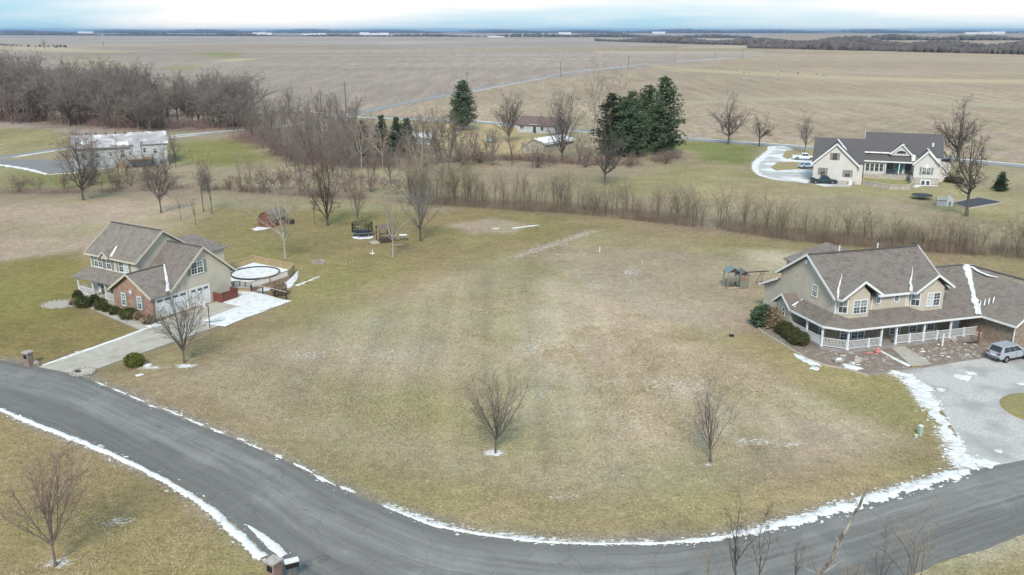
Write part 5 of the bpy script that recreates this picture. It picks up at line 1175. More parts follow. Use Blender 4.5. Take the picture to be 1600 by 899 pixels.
# --- the dead snag and the sprays of twigs at the lower right
def lean_tree(px, py, h, base_y, label, key, rz, wx=1.0):
    t = at(px, py); f = base_y/t.y; top = Vector((t.x*f, base_y, H*(1-f)))
    return top
def snag():
    # base under the frame, top at pixel (1356,764)
    y = 43.0; t = at(1356, 764); k = y/t.y; top = Vector((t.x*k, y, H*(1-k)))
    t2 = at(1283, 899); k2 = (y-.6)/t2.y; mid = Vector((t2.x*k2, y-.6, H*(1-k2)))
    d = (mid-top); base = mid+d.normalized()*(mid.z/abs(d.normalized().z)) if d.z < 0 else mid
    o = thing('dead_snag', 'broken dead trunk with peeling pale bark leaning at the lower right over the road', 'dead tree', base)
    rng = random.Random(8); tm = TreeMesh.__new__(TreeMesh); a = ([], []); pts = []; rad = []
    L = (top-base); n = 16; kink = [0, .02, -.02, .03, .01, -.03, -.05, .03, .06, .02, -.03, .01, .04, -.02, .02, 0, 0]
    for i in range(n+1):
        p = L*(i/n)+Vector((kink[i]*2.0, rng.gauss(0, .04), 0)); pts.append(p); rad.append((.135-.075*i/n)*rng.uniform(.85, 1.15))
    tm.tube(a, pts, rad, 9); b = MB().add(*a)
    b.build('trunk', mat('peeling_bark', (.12, .10, .085), (.36, .32, .27), 3.2, 6, bump=.7, stretch=(1, 1, .35), lo=.45, hi=.62), o)
    br = ([], [])
    for f_, d_, ln in [(.62, Vector((.8, 0, .5)), .5), (.64, Vector((-.6, .2, .4)), .35), (.9, Vector((-.7, 0, .8)), 1.2), (.52, Vector((.5, -.3, .6)), .6), (.42, Vector((-.8, .1, .3)), 1.4), (.40, Vector((.9, .1, .5)), 1.7), (.7, Vector((.4, 0, .6)), .4)]:
        p = pts[int(f_*n)]; d_ = d_.normalized(); q = [p, p+d_*ln*.5+Vector((0, 0, .05)), p+d_*ln+Vector((rng.uniform(-.1, .1), 0, .2))]; br = ([], []); tm.tube(br, q, [.035, .022, .01], 5); MB().add(*br).build('broken_branch', M['bark_pale'], o)
snag()
def spray(px_top, py_top, base_y, key, label, wx, rz=0, extra=.0, leanpx=0):
    t = at(px_top, py_top); k = base_y/t.y; top = Vector((t.x*k, base_y, H*(1-k)))
    o = plant(key, 0, 0, top.z+extra, label, 'scrub_tree', 'tree', None, rz, wx, loc=Vector((top.x-.15, base_y, 0)))
    return o
proto('scrub1', 'bark_dark', 'twig', seed=61, h=9, trunk=.5, limbs=4, ang=(6, 30), spread=.55, sub=(6, 5, 3), wob=.11, trop=.06, r0=.10, fine=.009)
proto('scrub2', 'bark_dark', 'twig', seed=62, h=9, trunk=.55, limbs=5, ang=(6, 32), spread=.5, sub=(6, 5, 3), wob=.12, trop=.05, r0=.11, fine=.009, lean=.05)
proto('scrub3', 'bark_dark', 'twig_tan', seed=63, h=9, trunk=.25, limbs=7, ang=(10, 50), spread=.6, sub=(7, 6, 3), wob=.17, trop=.03, r0=.10, fine=.009)
spray(1203, 775, 43.0, 'scrub1', 'dark slender scrub tree in front of the road right of its grey neighbour', .62, .5)
spray(1172, 770, 42.2, 'scrub2', 'greyish scrub tree at the bottom edge left of the dark slender one', .75, 2.0)
spray(1252, 830, 43.0, 'scrub2', 'short dark scrub stem between the slender scrub tree and the dead trunk', .5, 4.0)
spray(1447, 803, 42.6, 'scrub3', 'spreading scrub with bent twigs right of the dead trunk', .75, 1.0)
spray(1390, 815, 42.0, 'scrub1', 'thin scrub tree just right of the broken dead trunk', .5, 3.0)
spray(1120, 845, 41.5, 'scrub3', 'low pale scrub at the bottom edge farthest left of the scrub trees', .5, 5.0)
spray(1330, 860, 41.0, 'scrub3', 'tangled low scrub at the foot of the broken dead trunk', .7, 2.5)

# --- saplings of the hedge row
rng = random.Random(77)
HEDGE = [(640, 318), (700, 321), (780, 326), (860, 331), (940, 337), (1000, 344), (1080, 353), (1160, 363), (1250, 376), (1340, 384), (1430, 391), (1520, 397), (1600, 403), (1680, 410)]
hp = resample(smooth_line([at(*p) for p in HEDGE], 6), 400)
n_s = 0
for i in range(260):
    t = rng.random()**1.3; c = hp[int(t*399)]; c = c+Vector((rng.gauss(0, .5), rng.uniform(-.6, 3.2), 0))
    h = (9.4-3.0*t)*rng.uniform(.4, 1.08)
    plant('sap%d' % rng.randrange(4), 0, 0, h, ('tall' if h > 6 else 'low' if h < 3.8 else 'middling')+' bare sapling in the hedge row '+('between the forked lawn tree and the dirt patch' if t < .25 else 'behind the pale stone path' if t < .45 else 'behind the play tower' if t < .68 else 'behind the porch house'), 'sapling', 'sapling', 'saplings in the hedge row behind the vacant lot', rng.uniform(0, 6), rng.uniform(.7, 1.3), loc=c)
def brush(name, line, width, hgt, n, m, seed, spread=.35, r=.012):
    """low tangled twigs nobody could count"""
    rng = random.Random(seed); P = resample(line, 200); vs = []; fs = []
    for i in range(n):
        k = rng.randrange(199); c = P[k].lerp(P[k+1], rng.random()); d = (P[k+1]-P[k]); s = Vector((-d.y, d.x, 0)).normalized()
        u = max(-1, min(1, rng.gauss(0, .45)))
        if math.sin(c.x*.31)+math.sin(c.x*.83+2)+math.sin(c.x*.13+1)+rng.uniform(-1.3, 1.3) < -1.0: continue
        c = c+s*u*width; h = hgt*(1-u*u*.7)*rng.uniform(.35, 1.15)
        tip = c+Vector((rng.gauss(0, spread)*h, rng.gauss(0, spread)*h, h)); q = r*rng.uniform(.7, 1.6); a = rng.uniform(0, 6)
        o = len(vs); c = c+Vector((0, 0, -.03))
        for j in range(3): vs.append((c.x+q*math.cos(a+j*2.1), c.y+q*math.sin(a+j*2.1), c.z))
        vs.append(tuple(tip)); fs += [(o, o+1, o+3), (o+1, o+2, o+3), (o+2, o, o+3)]
        for e in range(2):
            f = rng.uniform(.3, .8); b = c.lerp(tip, f); e_ = b+Vector((rng.gauss(0, .35), rng.gauss(0, .35), rng.uniform(.05, .4)))*h*.6; o = len(vs)
            vs += [(b.x+q*.7, b.y, b.z), (b.x-q*.7, b.y, b.z), (b.x, b.y, b.z+q), tuple(e_)]; fs += [(o, o+1, o+3), (o+1, o+2, o+3), (o+2, o, o+3)]
    return kind(MB().add(vs, fs).build(name, M[m]), 'stuff')
brush('hedge_brush', hp, 1.6, 1.5, 10000, 'brush', 3, r=.016)
brush('hedge_brush', smooth_line([at(*p) for p in [(-60, 300), (60, 302), (160, 300), (260, 296), (340, 296), (480, 306), (600, 313), (650, 319)]], 6), 2.6, 1.5, 6000, 'brush', 4, r=.016)
brush('hedge_wands', hp, 2.4, 5.4, 4200, 'twig_tan', 15, spread=.09, r=.012)
brush('hedge_wands', [p+Vector((0, 2.2, 0)) for p in hp], 2.8, 4.0, 4200, 'twig_tan', 16, spread=.12, r=.012)
brush('dry_weeds', smooth_line([at(*p) for p in [(700, 316), (900, 328), (1000, 336), (1250, 366), (1600, 392)]], 6), 3.2, 1.3, 9000, 'twig_tan', 5, r=.018)
brush('brush', smooth_line([at(*p) for p in [(650, 258), (720, 252), (800, 250), (900, 256), (985, 258), (1060, 246)]], 6), 3.5, 2.4, 5000, 'twig_wood_red', 6, r=.022)
brush('brush', smooth_line([at(*p) for p in [(380, 214), (430, 232), (470, 248), (540, 258), (640, 258)]], 6), 8, 3.2, 7000, 'twig_wood_red', 7, r=.022)
# bushes, each a thing
for i, (px, py, h) in enumerate([(665, 262, 5), (725, 258, 6.5), (750, 255, 5), (770, 258, 4), (840, 262, 4.5), (915, 262, 5), (985, 262, 4), (1040, 256, 3.5), (430, 240, 6), (455, 252, 7), (478, 258, 6.5), (500, 250, 7), (530, 258, 6), (545, 240, 7), (470, 232, 7), (415, 222, 6), (395, 214, 6),
                               (600, 258, 5), (640, 256, 5), (520, 232, 6), (185, 296, 3.5), (225, 294, 3.5), (360, 296, 3), (580, 300, 4), (620, 304, 4), (540, 300, 4), (145, 290, 4.5), (205, 290, 4), (245, 290, 4.5), (100, 296, 3.5), (270, 296, 3.5), (320, 298, 4), (440, 298, 5), (470, 302, 5), (60, 298, 3), (30, 300, 3.5), (385, 300, 4), (415, 300, 4.5)]):
    plant('bush%d' % (i % 3), px, py, h, ('large' if h > 5.5 else 'small' if h < 4.2 else 'middling')+' leafless reddish bush '+('at the hedge below the long white house' if py > 285 and px < 400 else 'in the thicket near the lane' if px < 480 else 'in the thicket behind the trampoline' if px < 660 else 'in front of the cottage yard' if px < 860 else 'at the foot of the pine clump'), 'bare_bush', 'bush', 'reddish bushes in the thicket', wx=rng.uniform(.9, 1.4))
# thicket trees left and middle
for i, (px, py, h) in enumerate([(400, 205, 13), (418, 212, 11), (436, 222, 12), (460, 215, 12), (482, 232, 13), (540, 225, 11), (556, 238, 11), (585, 232, 10), (680, 240, 11), (742, 250, 8), (760, 246, 8), (520, 215, 10), (440, 200, 11), (625, 268, 8), (480, 205, 10), (410, 232, 9), (425, 246, 10), (448, 262, 11), (462, 270, 10), (490, 275, 12), (505, 268, 11), (520, 280, 10), (535, 270, 12), (550, 285, 9), (470, 285, 8), (575, 270, 9), (640, 280, 8), (668, 285, 9), (690, 292, 8), (395, 222, 10), (372, 206, 12), (386, 214, 11), (720, 262, 9), (532, 252, 12), (610, 290, 8), (585, 286, 8), (650, 232, 11), (668, 225, 12), (690, 222, 10), (712, 232, 11), (735, 238, 9), (772, 240, 8), (560, 252, 11), (575, 246, 12), (545, 262, 11), (508, 255, 12), (490, 248, 12), (465, 242, 12), (440, 235, 11), (425, 226, 12), (150, 285, 10), (172, 292, 8), (200, 288, 9), (232, 290, 8), (275, 262, 9), (420, 208, 15), (445, 206, 14), (470, 200, 13), (498, 212, 15), (530, 206, 13), (555, 214, 14), (508, 236, 15), (478, 250, 14), (545, 228, 14), (770, 252, 9), (800, 258, 8), (832, 262, 9), (858, 262, 8), (905, 258, 9), (660, 262, 13), (682, 258, 12), (640, 252, 11), (112, 280, 10), (125, 270, 12), (145, 274, 11), (186, 278, 10), (260, 284, 9)]):
    plant('wood%d' % ((i*3) % 5), px, py, h, ('tall' if h > 11.5 else 'low' if h < 9 else 'middling')+' leafless thicket tree '+('in front of the long white house' if px < 300 else 'near the end of the lane' if px < 460 else 'behind the multi-stemmed tree' if px < 560 else 'around the small spruces' if px < 660 else 'below the lone pine'), 'bare_tree', 'tree', 'thicket trees right of the long white house', wx=.8)
# --- the wood
rng = random.Random(99); cnt = 0
W0 = [(-90, 190), (0, 193), (40, 196), (90, 196), (140, 200), (190, 204), (240, 206), (300, 208), (360, 205), (400, 200)]
front = resample([at(*p) for p in W0], 100)
for i in range(235):
    t = rng.random(); c = front[int(t*99)].copy(); dep = rng.random()**1.3
    k = 1+dep*(.62 if t < .35 else (.45 if t < .7 else .28)); c = Vector((c.x*k, c.y*k, 0)); c.x += rng.uniform(-3, 3)
    h = rng.uniform(13.5, 22)*(1.12 if t < .4 else (1.02 if t < .75 else .84))
    if dep < .10: h *= rng.uniform(.5, .9)
    plant('wood%d' % rng.randrange(5), 0, 0, h, ('tall' if h > 16.5 else 'short' if h < 11.5 else 'middling')+' leafless tree '+('at the front edge of' if dep < .15 else 'deep inside' if dep < .6 else 'at the back of')+' the wood '+('left of the long white house' if t < .3 else 'behind the long white house' if t < .62 else 'right of the long white house'), 'bare_tree', 'tree', 'trees of the wood behind the long white house', rng.uniform(0, 6), rng.uniform(.9, 1.35), loc=c)
brush('undergrowth', [Vector((p.x*1.05, p.y*1.05, 0)) for p in front], 9, 3.5, 9000, 'twig_wood_red', 8, r=.05)
for i, (px, py, h, lab) in enumerate([(258, 150, 0, '')][:0]): pass

# --- conifers
def conifer(name, px, py, h, rad, label, m='needle', seed=1, base=.06, loose=1.0, power=.8, whorls=22, tips=(9, 13), up=.18, ragged=.3, leaf=.5, loc=None, per=11):
    rng = random.Random(seed); o = thing(name, label, 'conifer', loc or at(px, py), rng.uniform(0, 6)); tr = MB(); tr.cyl((0, 0, -.1), (0, 0, h*.96), h*.018, .02, 8); tr.build('trunk', M['bark_dark'], o)
    vs = []; fs = []; lb = ([], []); tm = TreeMesh.__new__(TreeMesh)
    for w_ in range(whorls):
        f = (w_+rng.uniform(-.3, .3))/whorls; z = h*(base+(1-base)*f); env = rad*(1-max(0, f))**power*(1-.55*max(0, .14-f)/.14)
        for b in range(rng.randint(7, 9)):
            az = rng.uniform(0, 2*PI); L = env*rng.uniform(1-ragged, 1+ragged*.55)+.25; d = Vector((math.cos(az), math.sin(az), up*rng.uniform(.2, 1.6))); p0 = Vector((0, 0, z)); p1 = p0+d*L
            tm.tube(lb, [p0, p0+d*L*.55, p1], [.05, .03, .012], 3)
            n = max(4, int(L*per/2.2*loose))
            for k in range(n):
                t = .22+.78*(k+rng.random())/n; c = p0+d*L*t+Vector((rng.gauss(0, .26), rng.gauss(0, .26), rng.gauss(0, .26)))*(.6+.5*L/3)
                nb = rng.randint(*tips)
                for q in range(nb):
                    a = rng.uniform(0, 2*PI); el = rng.uniform(-.35, 1.0); v = Vector((math.cos(a)*math.cos(el), math.sin(a)*math.cos(el), math.sin(el)))+d*.5; v.normalize(); l = leaf*rng.uniform(.6, 1.2); s = v.orthogonal().normalized()*l*.17
                    i0 = len(vs); vs += [tuple(c-s), tuple(c+s), tuple(c+v*l)]; fs.append((i0, i0+1, i0+2))
    MB().add(*lb).build('branches', M['bark_dark'], o); kind(MB().add(vs, fs).build('crown', M[m], o), 'stuff')
    return o
conifer('pine_tree', 724, 204, 16.5, 5.6, 'lone dark green pine standing left of the cottage', seed=2, power=.62, whorls=24, base=.08, per=10)
conifer('pine_tree', 1036, 242, 20.5, 6.0, 'tallest ragged pine at the right of the pine clump', seed=3, power=.5, whorls=28, ragged=.45, base=.05)
conifer('pine_tree', 985, 246, 17.0, 5.4, 'middle pine of the clump beside the bare round-crowned tree', seed=4, power=.55, whorls=24, ragged=.4, base=.05)
conifer('pine_tree', 953, 243, 16.5, 5.4, 'leftmost yellowish pine of the pine clump', seed=5, power=.6, whorls=22, ragged=.45, base=.05)
conifer('pine_tree', 970, 240, 15.0, 5.0, 'low pine filling the gap between the leftmost and the middle pine', seed=16, power=.5, whorls=20, ragged=.4, base=.03)
conifer('pine_tree', 1010, 232, 17.5, 5.6, 'pine at the back of the clump between the middle and the tallest pine', seed=6, power=.55, whorls=22, ragged=.4, base=.05)
conifer('spruce_tree', 637, 246, 10.2, 3.0, 'rightmost narrow spruce of the three behind the sycamores', 'needle_d', 7, .02, 1.2, .75, 22, leaf=.4)
conifer('spruce_tree', 621, 246, 10.6, 3.0, 'middle narrow spruce of the three behind the sycamores', 'needle_d', 8, .02, 1.2, .75, 22, leaf=.4)
conifer('spruce_tree', 598, 245, 11.0, 2.8, 'narrow spruce half hidden behind the pale sycamores', 'needle_d', 9, .02, 1.1, .75, 20, leaf=.4)
conifer('spruce_tree', 568, 244, 9.5, 2.3, 'low dark spruce behind the whitish sycamore', 'needle_d', 10, .02, 1.1, .7, 18, leaf=.4)
conifer('spruce_tree', 1563, 299, 3.9, 1.45, 'small dark spruce alone on the lawn at the right edge of the photo', 'needle_d', 11, .02, 1.4, .8, 14, up=.05, ragged=.15, leaf=.3)
conifer('cedar_tree', 262, 205, 13, 2.8, 'greenish cedar among the bare trees of the wood', 'shrub_g', 12, .1, .8, .6, 18, leaf=.5, loc=at(245, 186))

# --- evergreen shrubs
def shrub(px, py, rx, rz_, label, m='shrub_g', seed=1, name='round_shrub', n=900, leaf=.11, loc=None, lump=.15, flat=1.0, rot=0, cat='shrub', ry=None):
    rng = random.Random(seed); o = thing(name, label, cat, loc or at(px, py), rot); ry = ry or rx; vs = []; fs = []
    ph = [rng.uniform(0, 6) for _ in range(6)]
    for i in range(n):
        z = rng.uniform(-.75, 1); a = rng.uniform(0, 2*PI); q = math.sqrt(max(0, 1-z*z)); r = rng.uniform(.72, 1.0)*(1+lump*(math.sin(3*a+ph[0]+2*z)+.6*math.sin(5*a+ph[1]-4*z)+.5*math.sin(7*z+ph[2]))*.6)
        d = Vector((math.cos(a)*q, math.sin(a)*q, z)); c = Vector((d.x*rx*r, d.y*ry*r, rz_*.8+d.z*rz_*r))
        if c.z < .02: c.z = rng.uniform(.02, .15)
        v = (d*.8+Vector((rng.gauss(0, .6), rng.gauss(0, .6), rng.gauss(.2, .6)))).normalized(); l = leaf*rng.uniform(.7, 1.6); s = v.orthogonal().normalized()*l*.4; k = len(vs)
        vs += [tuple(c-s), tuple(c+s), tuple(c+v*l)]; fs.append((k, k+1, k+2))
    kind(MB().add(vs, fs).build('foliage', M[m], o), 'stuff')
    core = MB().blob((0, 0, rz_*.75), (rx*.78, ry*.78, rz_*.8), rng, jit=.06).build('inner_twigs', M[m], o)
    st = ([], []); tm = TreeMesh.__new__(TreeMesh)
    tm.tube(st, [Vector((0, 0, -.05)), Vector((0, 0, rz_*.5)), Vector((.02, 0, rz_))], [.05, .04, .03], 5); MB().add(*st).build('stem', M['bark_dark'], o)
    return o
shrub(210, 572, 1.0, .75, 'round yellow-green clipped shrub on the verge right of the concrete drive', 'shrub_y', 1, n=1600, lump=.05, leaf=.1)
snow_patch('snow_patch', [at(*p) for p in [(222, 568), (238, 569), (234, 574), (224, 573)]], .05, .02, 81)
snow_patch('snow_patch', [at(*p) for p in [(210, 587), (222, 584), (225, 586), (214, 589)]], .05, .02, 82)
shrub(1248, 538, 1.15, .8, 'right-hand and lowest of the three brown-green mounds by the porch', 'shrub_g', 2, n=1700, lump=.08)
shrub(1236, 530, 1.05, .8, 'middle one of the three brown-green mounds by the porch', 'shrub_g', 3, n=1700, lump=.08)
shrub(1225, 522, 1.05, .8, 'left-hand one of the three brown-green mounds by the porch', 'shrub_g', 4, n=1700, lump=.08)
shrub(1192, 509, 1.2, 1.25, 'spiky dark green shrub at the back corner of the mulch bed', 'needle_d', 5, 'spiky_shrub', 1500, .32, lump=.25)
shrub(1206, 512, 1.0, 1.2, 'dry tan leafless shrub between the spiky shrub and the house wall', 'shrub_b', 6, 'dry_shrub', 1500, .30, lump=.2)
for i, (px, py, rx, rz_, m, lab) in enumerate([(201, 498, 1.1, .72, 'shrub_g', 'large round shrub under the brick gable windows of the cream house'),
        (180, 491, .7, .5, 'shrub_g', 'low round shrub at the left corner of the brick gable'), (158, 484, .8, .85, 'shrub_g', 'conical dark shrub in front of the porch steps of the cream house'),
        (167, 487, .55, .5, 'shrub_g', 'small dark shrub right of the conical porch shrub'), (131, 480, .95, .75, 'shrub_g', 'dark rounded shrub at the front left of the white porch'),
        (123, 472, .65, .85, 'shrub_g', 'upright shrub beside the left porch post of the cream house'), (148, 474, .6, .6, 'shrub_g', 'small shrub under the white porch railing'),
        (217, 500, .45, .5, 'shrub_b', 'tawny dry shrub at the foot of the brick wall'), (118, 476, .7, .35, 'shrub_b', 'low dry plant between the stone bed and the porch shrub'),
        (437, 461, 1.0, .95, 'shrub_b', 'dry brown mound of ornamental grass beside the pool deck'), (233, 505, .8, .45, 'shrub_b', 'low reddish dry shrub at the corner of the garage brick')]):
    shrub(px, py, rx, rz_, lab, m, 20+i, n=900, lump=.1, leaf=.11 if m == 'shrub_g' else .16)
# far house shrubs
for i, (px, py, r, lab) in enumerate([(1470, 283, 1.3, 'dark shrub nearest the right wall of the far house'), (1484, 285, 1.4, 'dark shrub in the middle of the row right of the far house'), (1497, 287, 1.2, 'dark shrub beside the tall oak right of the far house')]):
    shrub(px, py, r, .8, lab, 'shrub_g', 50+i, n=400, leaf=.25)

# --- dry grass tufts on the verges and the lot
def tufts(name, poly, n, hgt, m, seed, r=.05):
    rng = random.Random(seed); P = pw(poly); x0, y0 = P.min(0); x1, y1 = P.max(0); rr = np.random.RandomState(seed)
    px_ = rr.uniform(x0, x1, n*2); py_ = rr.uniform(y0, y1, n*2); ok = (sdist(px_, py_, P) > 0) & (fbm(px_, py_, 5, 3)+rr.uniform(-.2, .2, n*2)+np.clip(sdist(px_, py_, P)/7, 0, 1)*.22 > .68)
    px_, py_ = px_[ok], py_[ok]; vs = []; fs = []
    for x, y in zip(px_.tolist(), py_.tolist()):
        for j in range(4):
            a = rng.uniform(0, 6.28); h = hgt*rng.uniform(.4, 1.2); l = rng.uniform(.3, 1.2)*h; w_ = .022; o = len(vs); bx, by = x+rng.gauss(0, .06), y+rng.gauss(0, .06)
            vs += [(bx-w_*math.sin(a), by+w_*math.cos(a), 0), (bx+w_*math.sin(a), by-w_*math.cos(a), 0), (bx+l*math.cos(a), by+l*math.sin(a), h)]; fs.append((o, o+1, o+2))
    return kind(MB().add(vs, fs).build(name, M[m]), 'stuff')
tufts('dry_grass', [(840, 500), (1000, 490), (1180, 560), (1400, 680), (1250, 700), (1120, 720), (930, 730), (860, 640)], 26000, .16, 'grass_tuft', 1)
tufts('dry_grass', [(240, 600), (640, 460), (850, 440), (860, 640), (930, 780), (660, 742)], 24000, .12, 'grass_tuft', 2)
tufts('dry_grass', [(140, 594), (330, 668), (600, 790), (850, 844), (1140, 835), (1500, 735), (1440, 705), (1140, 770), (918, 786), (660, 750), (240, 600)], 13000, .10, 'grass_tuft', 3)
tufts('dry_grass', [(0, 650), (150, 710), (320, 792), (410, 870), (420, 960), (0, 960)], 12000, .10, 'grass_tuft', 4)
# ================================================================== FAR HOUSE (right)
FH0 = at(1268.1, 284.4); FHA = R(-20)
fh = thing('walkout_house', 'pale grey house with dark roof, snowy valleys and front garage gable in the distance', 'house', FH0, FHA)
MB().prism(*prof(.1, 10.2, [(-.4, -1), (14, -1), (14, 4.6), (7, 8.75), (-.4, 4.45)])).build('wall', M['siding_f'], fh)
MB().prism([(.1, -.9, .75), (9.0, -.9, .75), (9.0, -.9, 4.35), (4.5, -.9, 8.35), (.1, -.9, 4.35)], (0, 4, 0)).build('wall', M['siding_f'], fh)
MB().box(.05, 9.05, -.95, 3, -1, .75).build('foundation', M['stone_w'], fh)
roof(fh, [[(-.3, -.55, 4.62), (10.3, -.55, 4.62), (10.3, 7, 9.0), (-.3, 7, 9.0)], [(-.3, 7, 9.0), (10.3, 7, 9.0), (10.3, 14.5, 4.5), (-.3, 14.5, 4.5)]], M['shingle3'], t=.2)
roof(fh, [[(-.45, -1.35, 4.0), (4.5, -1.35, 8.62), (4.5, 6.5, 8.62), (-.45, -.8, 4.0)], [(4.5, -1.35, 8.62), (9.5, -1.35, 4.0), (9.5, .3, 4.0), (4.5, 6.5, 8.62)]], M['shingle3'], t=.16)
trim(fh, [[(-.5, -1.4, 3.98), (4.5, -1.4, 8.66), (9.55, -1.4, 3.98)]], ht=.34)
snow_on(fh, 'snow_patch', [(9.3, .1, 4.35), (7.8, 2.0, 5.75), (6, 4.3, 7.4), (4.6, 6.3, 8.75)], [.9, .6, .5, .35], ht=.12, seed=31, step=.6)
for a, z in ((4.3, 5.9), (2.1, 2.6), (7.2, 2.35)): window(fh, (a, -.9, z), (0, -1, 0), .95, 1.35, 1, (2, 2), shutters='shutter2', sh_w=.42, fw=.07, frame='shutter2')
for b, z in ((3.5, 2.3), (7.2, 2.5)): window(fh, (10.2, b, z), (1, 0, 0), .5, 1.6, 1, None, fw=.06)
MB().box(7.6, 8.3, -1.75, -1.0, -.1, .9).build('utility_cabinet', M['white'], fh)
# main block
MB().prism(*prof(10.6, 26.0, [(7.5, -1), (20, -1), (20, 5.3), (13, 9.7), (7.5, 5.7)])).build('wall', M['siding_f'], fh)
roof(fh, [[(10.3, 7.3, 5.75), (26.4, 7.3, 5.75), (26.4, 13, 10.0), (10.3, 13, 10.0)], [(10.3, 13, 10.0), (26.4, 13, 10.0), (26.4, 20.5, 5.2), (10.3, 20.5, 5.2)],
          [(10.3, 5.6, 4.5), (21.0, 5.6, 4.5), (21.0, 7.6, 5.9), (10.3, 7.6, 5.9)], [(26.4, 9.5, 6.6), (28.6, 9.5, 4.2), (28.6, 16, 4.2), (26.4, 16, 7.2)]], M['shingle3'], t=.18)
trim(fh, [[(10.28, 7.3, 5.75), (10.28, 13, 10.02), (10.28, 20.5, 5.2)], [(10.3, 5.55, 4.45), (21, 5.55, 4.45)]], ht=.3)
MB().box(26.0, 28.3, 9.8, 15.5, -1, 4.3).build('wall', M['siding_f'], fh)
snow_on(fh, 'snow_patch', [(10.4, 7.4, 6.0), (13, 7.4, 6.0), (15.6, 7.3, 6.0)], [.6, .55, .75], ht=.22, seed=32, step=.6)
snow_on(fh, 'snow_patch', [(15.5, 6.6, 5.9), (16.4, 6.9, 6.6), (17.6, 7.5, 7.6), (18.3, 8.2, 8.0)], [1.0, .7, .5, .4], ht=.12, seed=33, step=.5)
snow_on(fh, 'snow_patch', [(18.8, 7.4, 6.0), (20.3, 7.2, 5.9), (20.4, 5.6, 4.6)], [.6, 1.1, .8], ht=.18, seed=34, step=.5)
# dormer
MB().prism([(15.9, 6.9, 5.7), (19.9, 6.9, 5.7), (19.9, 6.9, 6.0), (17.9, 6.9, 7.9), (15.9, 6.9, 6.0)], (0, 3.5, 0)).build('wall', M['siding_f'], fh)
roof(fh, [[(15.6, 6.6, 5.9), (17.9, 6.6, 8.2), (17.9, 10.4, 8.2), (15.6, 7.4, 5.9)], [(17.9, 6.6, 8.2), (20.2, 6.6, 5.9), (20.2, 7.4, 5.9), (17.9, 10.4, 8.2)]], M['shingle3'], t=.14)
trim(fh, [[(15.6, 6.55, 5.88), (17.9, 6.55, 8.22), (20.2, 6.55, 5.88)]], ht=.28)
f = MB(); f.prism([(17.9+1.15*math.cos(PI*i/10), 6.84, 6.1+.75*math.sin(PI*i/10)) for i in range(11)], (0, .05, 0)); fo = f.build('arched_window', M['white'], fh)
MB().prism([(17.9+1.0*math.cos(PI*i/10), 6.80, 6.16+.62*math.sin(PI*i/10)) for i in range(11)], (0, .03, 0)).build('pane', M['glass'], fo)
# sun room, porch
MB().box(10.6, 14.8, 6.1, 8, -1, 4.4).build('wall', M['siding_f'], fh)
for i in range(4): window(fh, (11.3+.95*i, 6.1, 3.0), (0, -1, 0), .72, 1.6, 1, (1, 2), fw=.08, sash=False)
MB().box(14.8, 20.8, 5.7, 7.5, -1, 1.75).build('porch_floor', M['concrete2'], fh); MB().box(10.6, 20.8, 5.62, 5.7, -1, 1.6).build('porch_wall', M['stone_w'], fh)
M['teal'] = mat('teal_door', (.12, .30, .31), rough=.5)
for a, m_, w_ in ((16.0, 'glass', 1.3), (17.3, 'teal', .7), (18.2, 'teal', .7), (19.6, 'glass', 1.2)): MB().box(a-w_/2, a+w_/2, 7.42, 7.5, 1.8, 3.9).build('porch_door' if m_ == 'teal' else 'pane', M[m_], fh)
for a in (15.0, 17.75, 20.6): MB().box(a-.09, a+.09, 5.9, 6.08, 1.75, 4.4).build('post', M['white'], fh)
# right gable wing
MB().prism([(20.6, 4.5, -1.4), (25.6, 4.5, -1.4), (25.6, 4.5, 4.3), (23.1, 4.5, 6.9), (20.6, 4.5, 4.3)], (0, 6, 0)).build('wall', M['siding_f'], fh)
MB().box(20.55, 25.65, 4.44, 6, -1.4, 1.5).build('stone_base', M['stone_w'], fh)
roof(fh, [[(20.2, 4.1, 4.2), (23.1, 4.1, 7.2), (23.1, 9.3, 7.2), (20.2, 5.5, 4.2)], [(23.1, 4.1, 7.2), (26.0, 4.1, 4.2), (26.0, 5.6, 4.2), (23.1, 9.3, 7.2)]], M['shingle3'], t=.15)
trim(fh, [[(20.2, 4.05, 4.18), (23.1, 4.05, 7.23), (26.0, 4.05, 4.18)]], ht=.32)
snow_on(fh, 'snow_patch', [(20.4, 4.3, 4.45), (21.5, 4.3, 5.6), (23.0, 4.3, 7.2)], [.5, .4, .2], ht=.1, seed=35, step=.5); snow_on(fh, 'snow_patch', [(25.8, 5.4, 4.4), (24.4, 7.3, 5.9), (23.2, 9.0, 7.2)], [.6, .4, .3], ht=.1, seed=36, step=.5)
window(fh, (23.1, 4.5, 2.95), (0, -1, 0), 1.6, 1.5, 2, (2, 2), shutters='shutter2', sh_w=.4)
f = MB().box(22.2, 24.2, 4.36, 4.44, -1.2, 1.05).build('patio_door', M['white'], fh)
for a in (22.72, 23.68): MB().box(a-.33, a+.33, 4.33, 4.37, -1.0, .85).build('pane', M['glass'], f)
MB().cyl((23.1, 4.44, 3.95), (23.1, 4.47, 3.95), .45, n=14).build('arch_trim', M['white'], fh)
MB().cyl((24.2, 9.6, 7.6), (24.2, 9.6, 8.4), .25, n=8).build('vent_pipe', M['white'], fh)
def floc(a, b, z=0):
    c, s = math.cos(FHA), math.sin(FHA); return Vector((FH0.x+a*c-b*s, FH0.y+a*s+b*c, z))
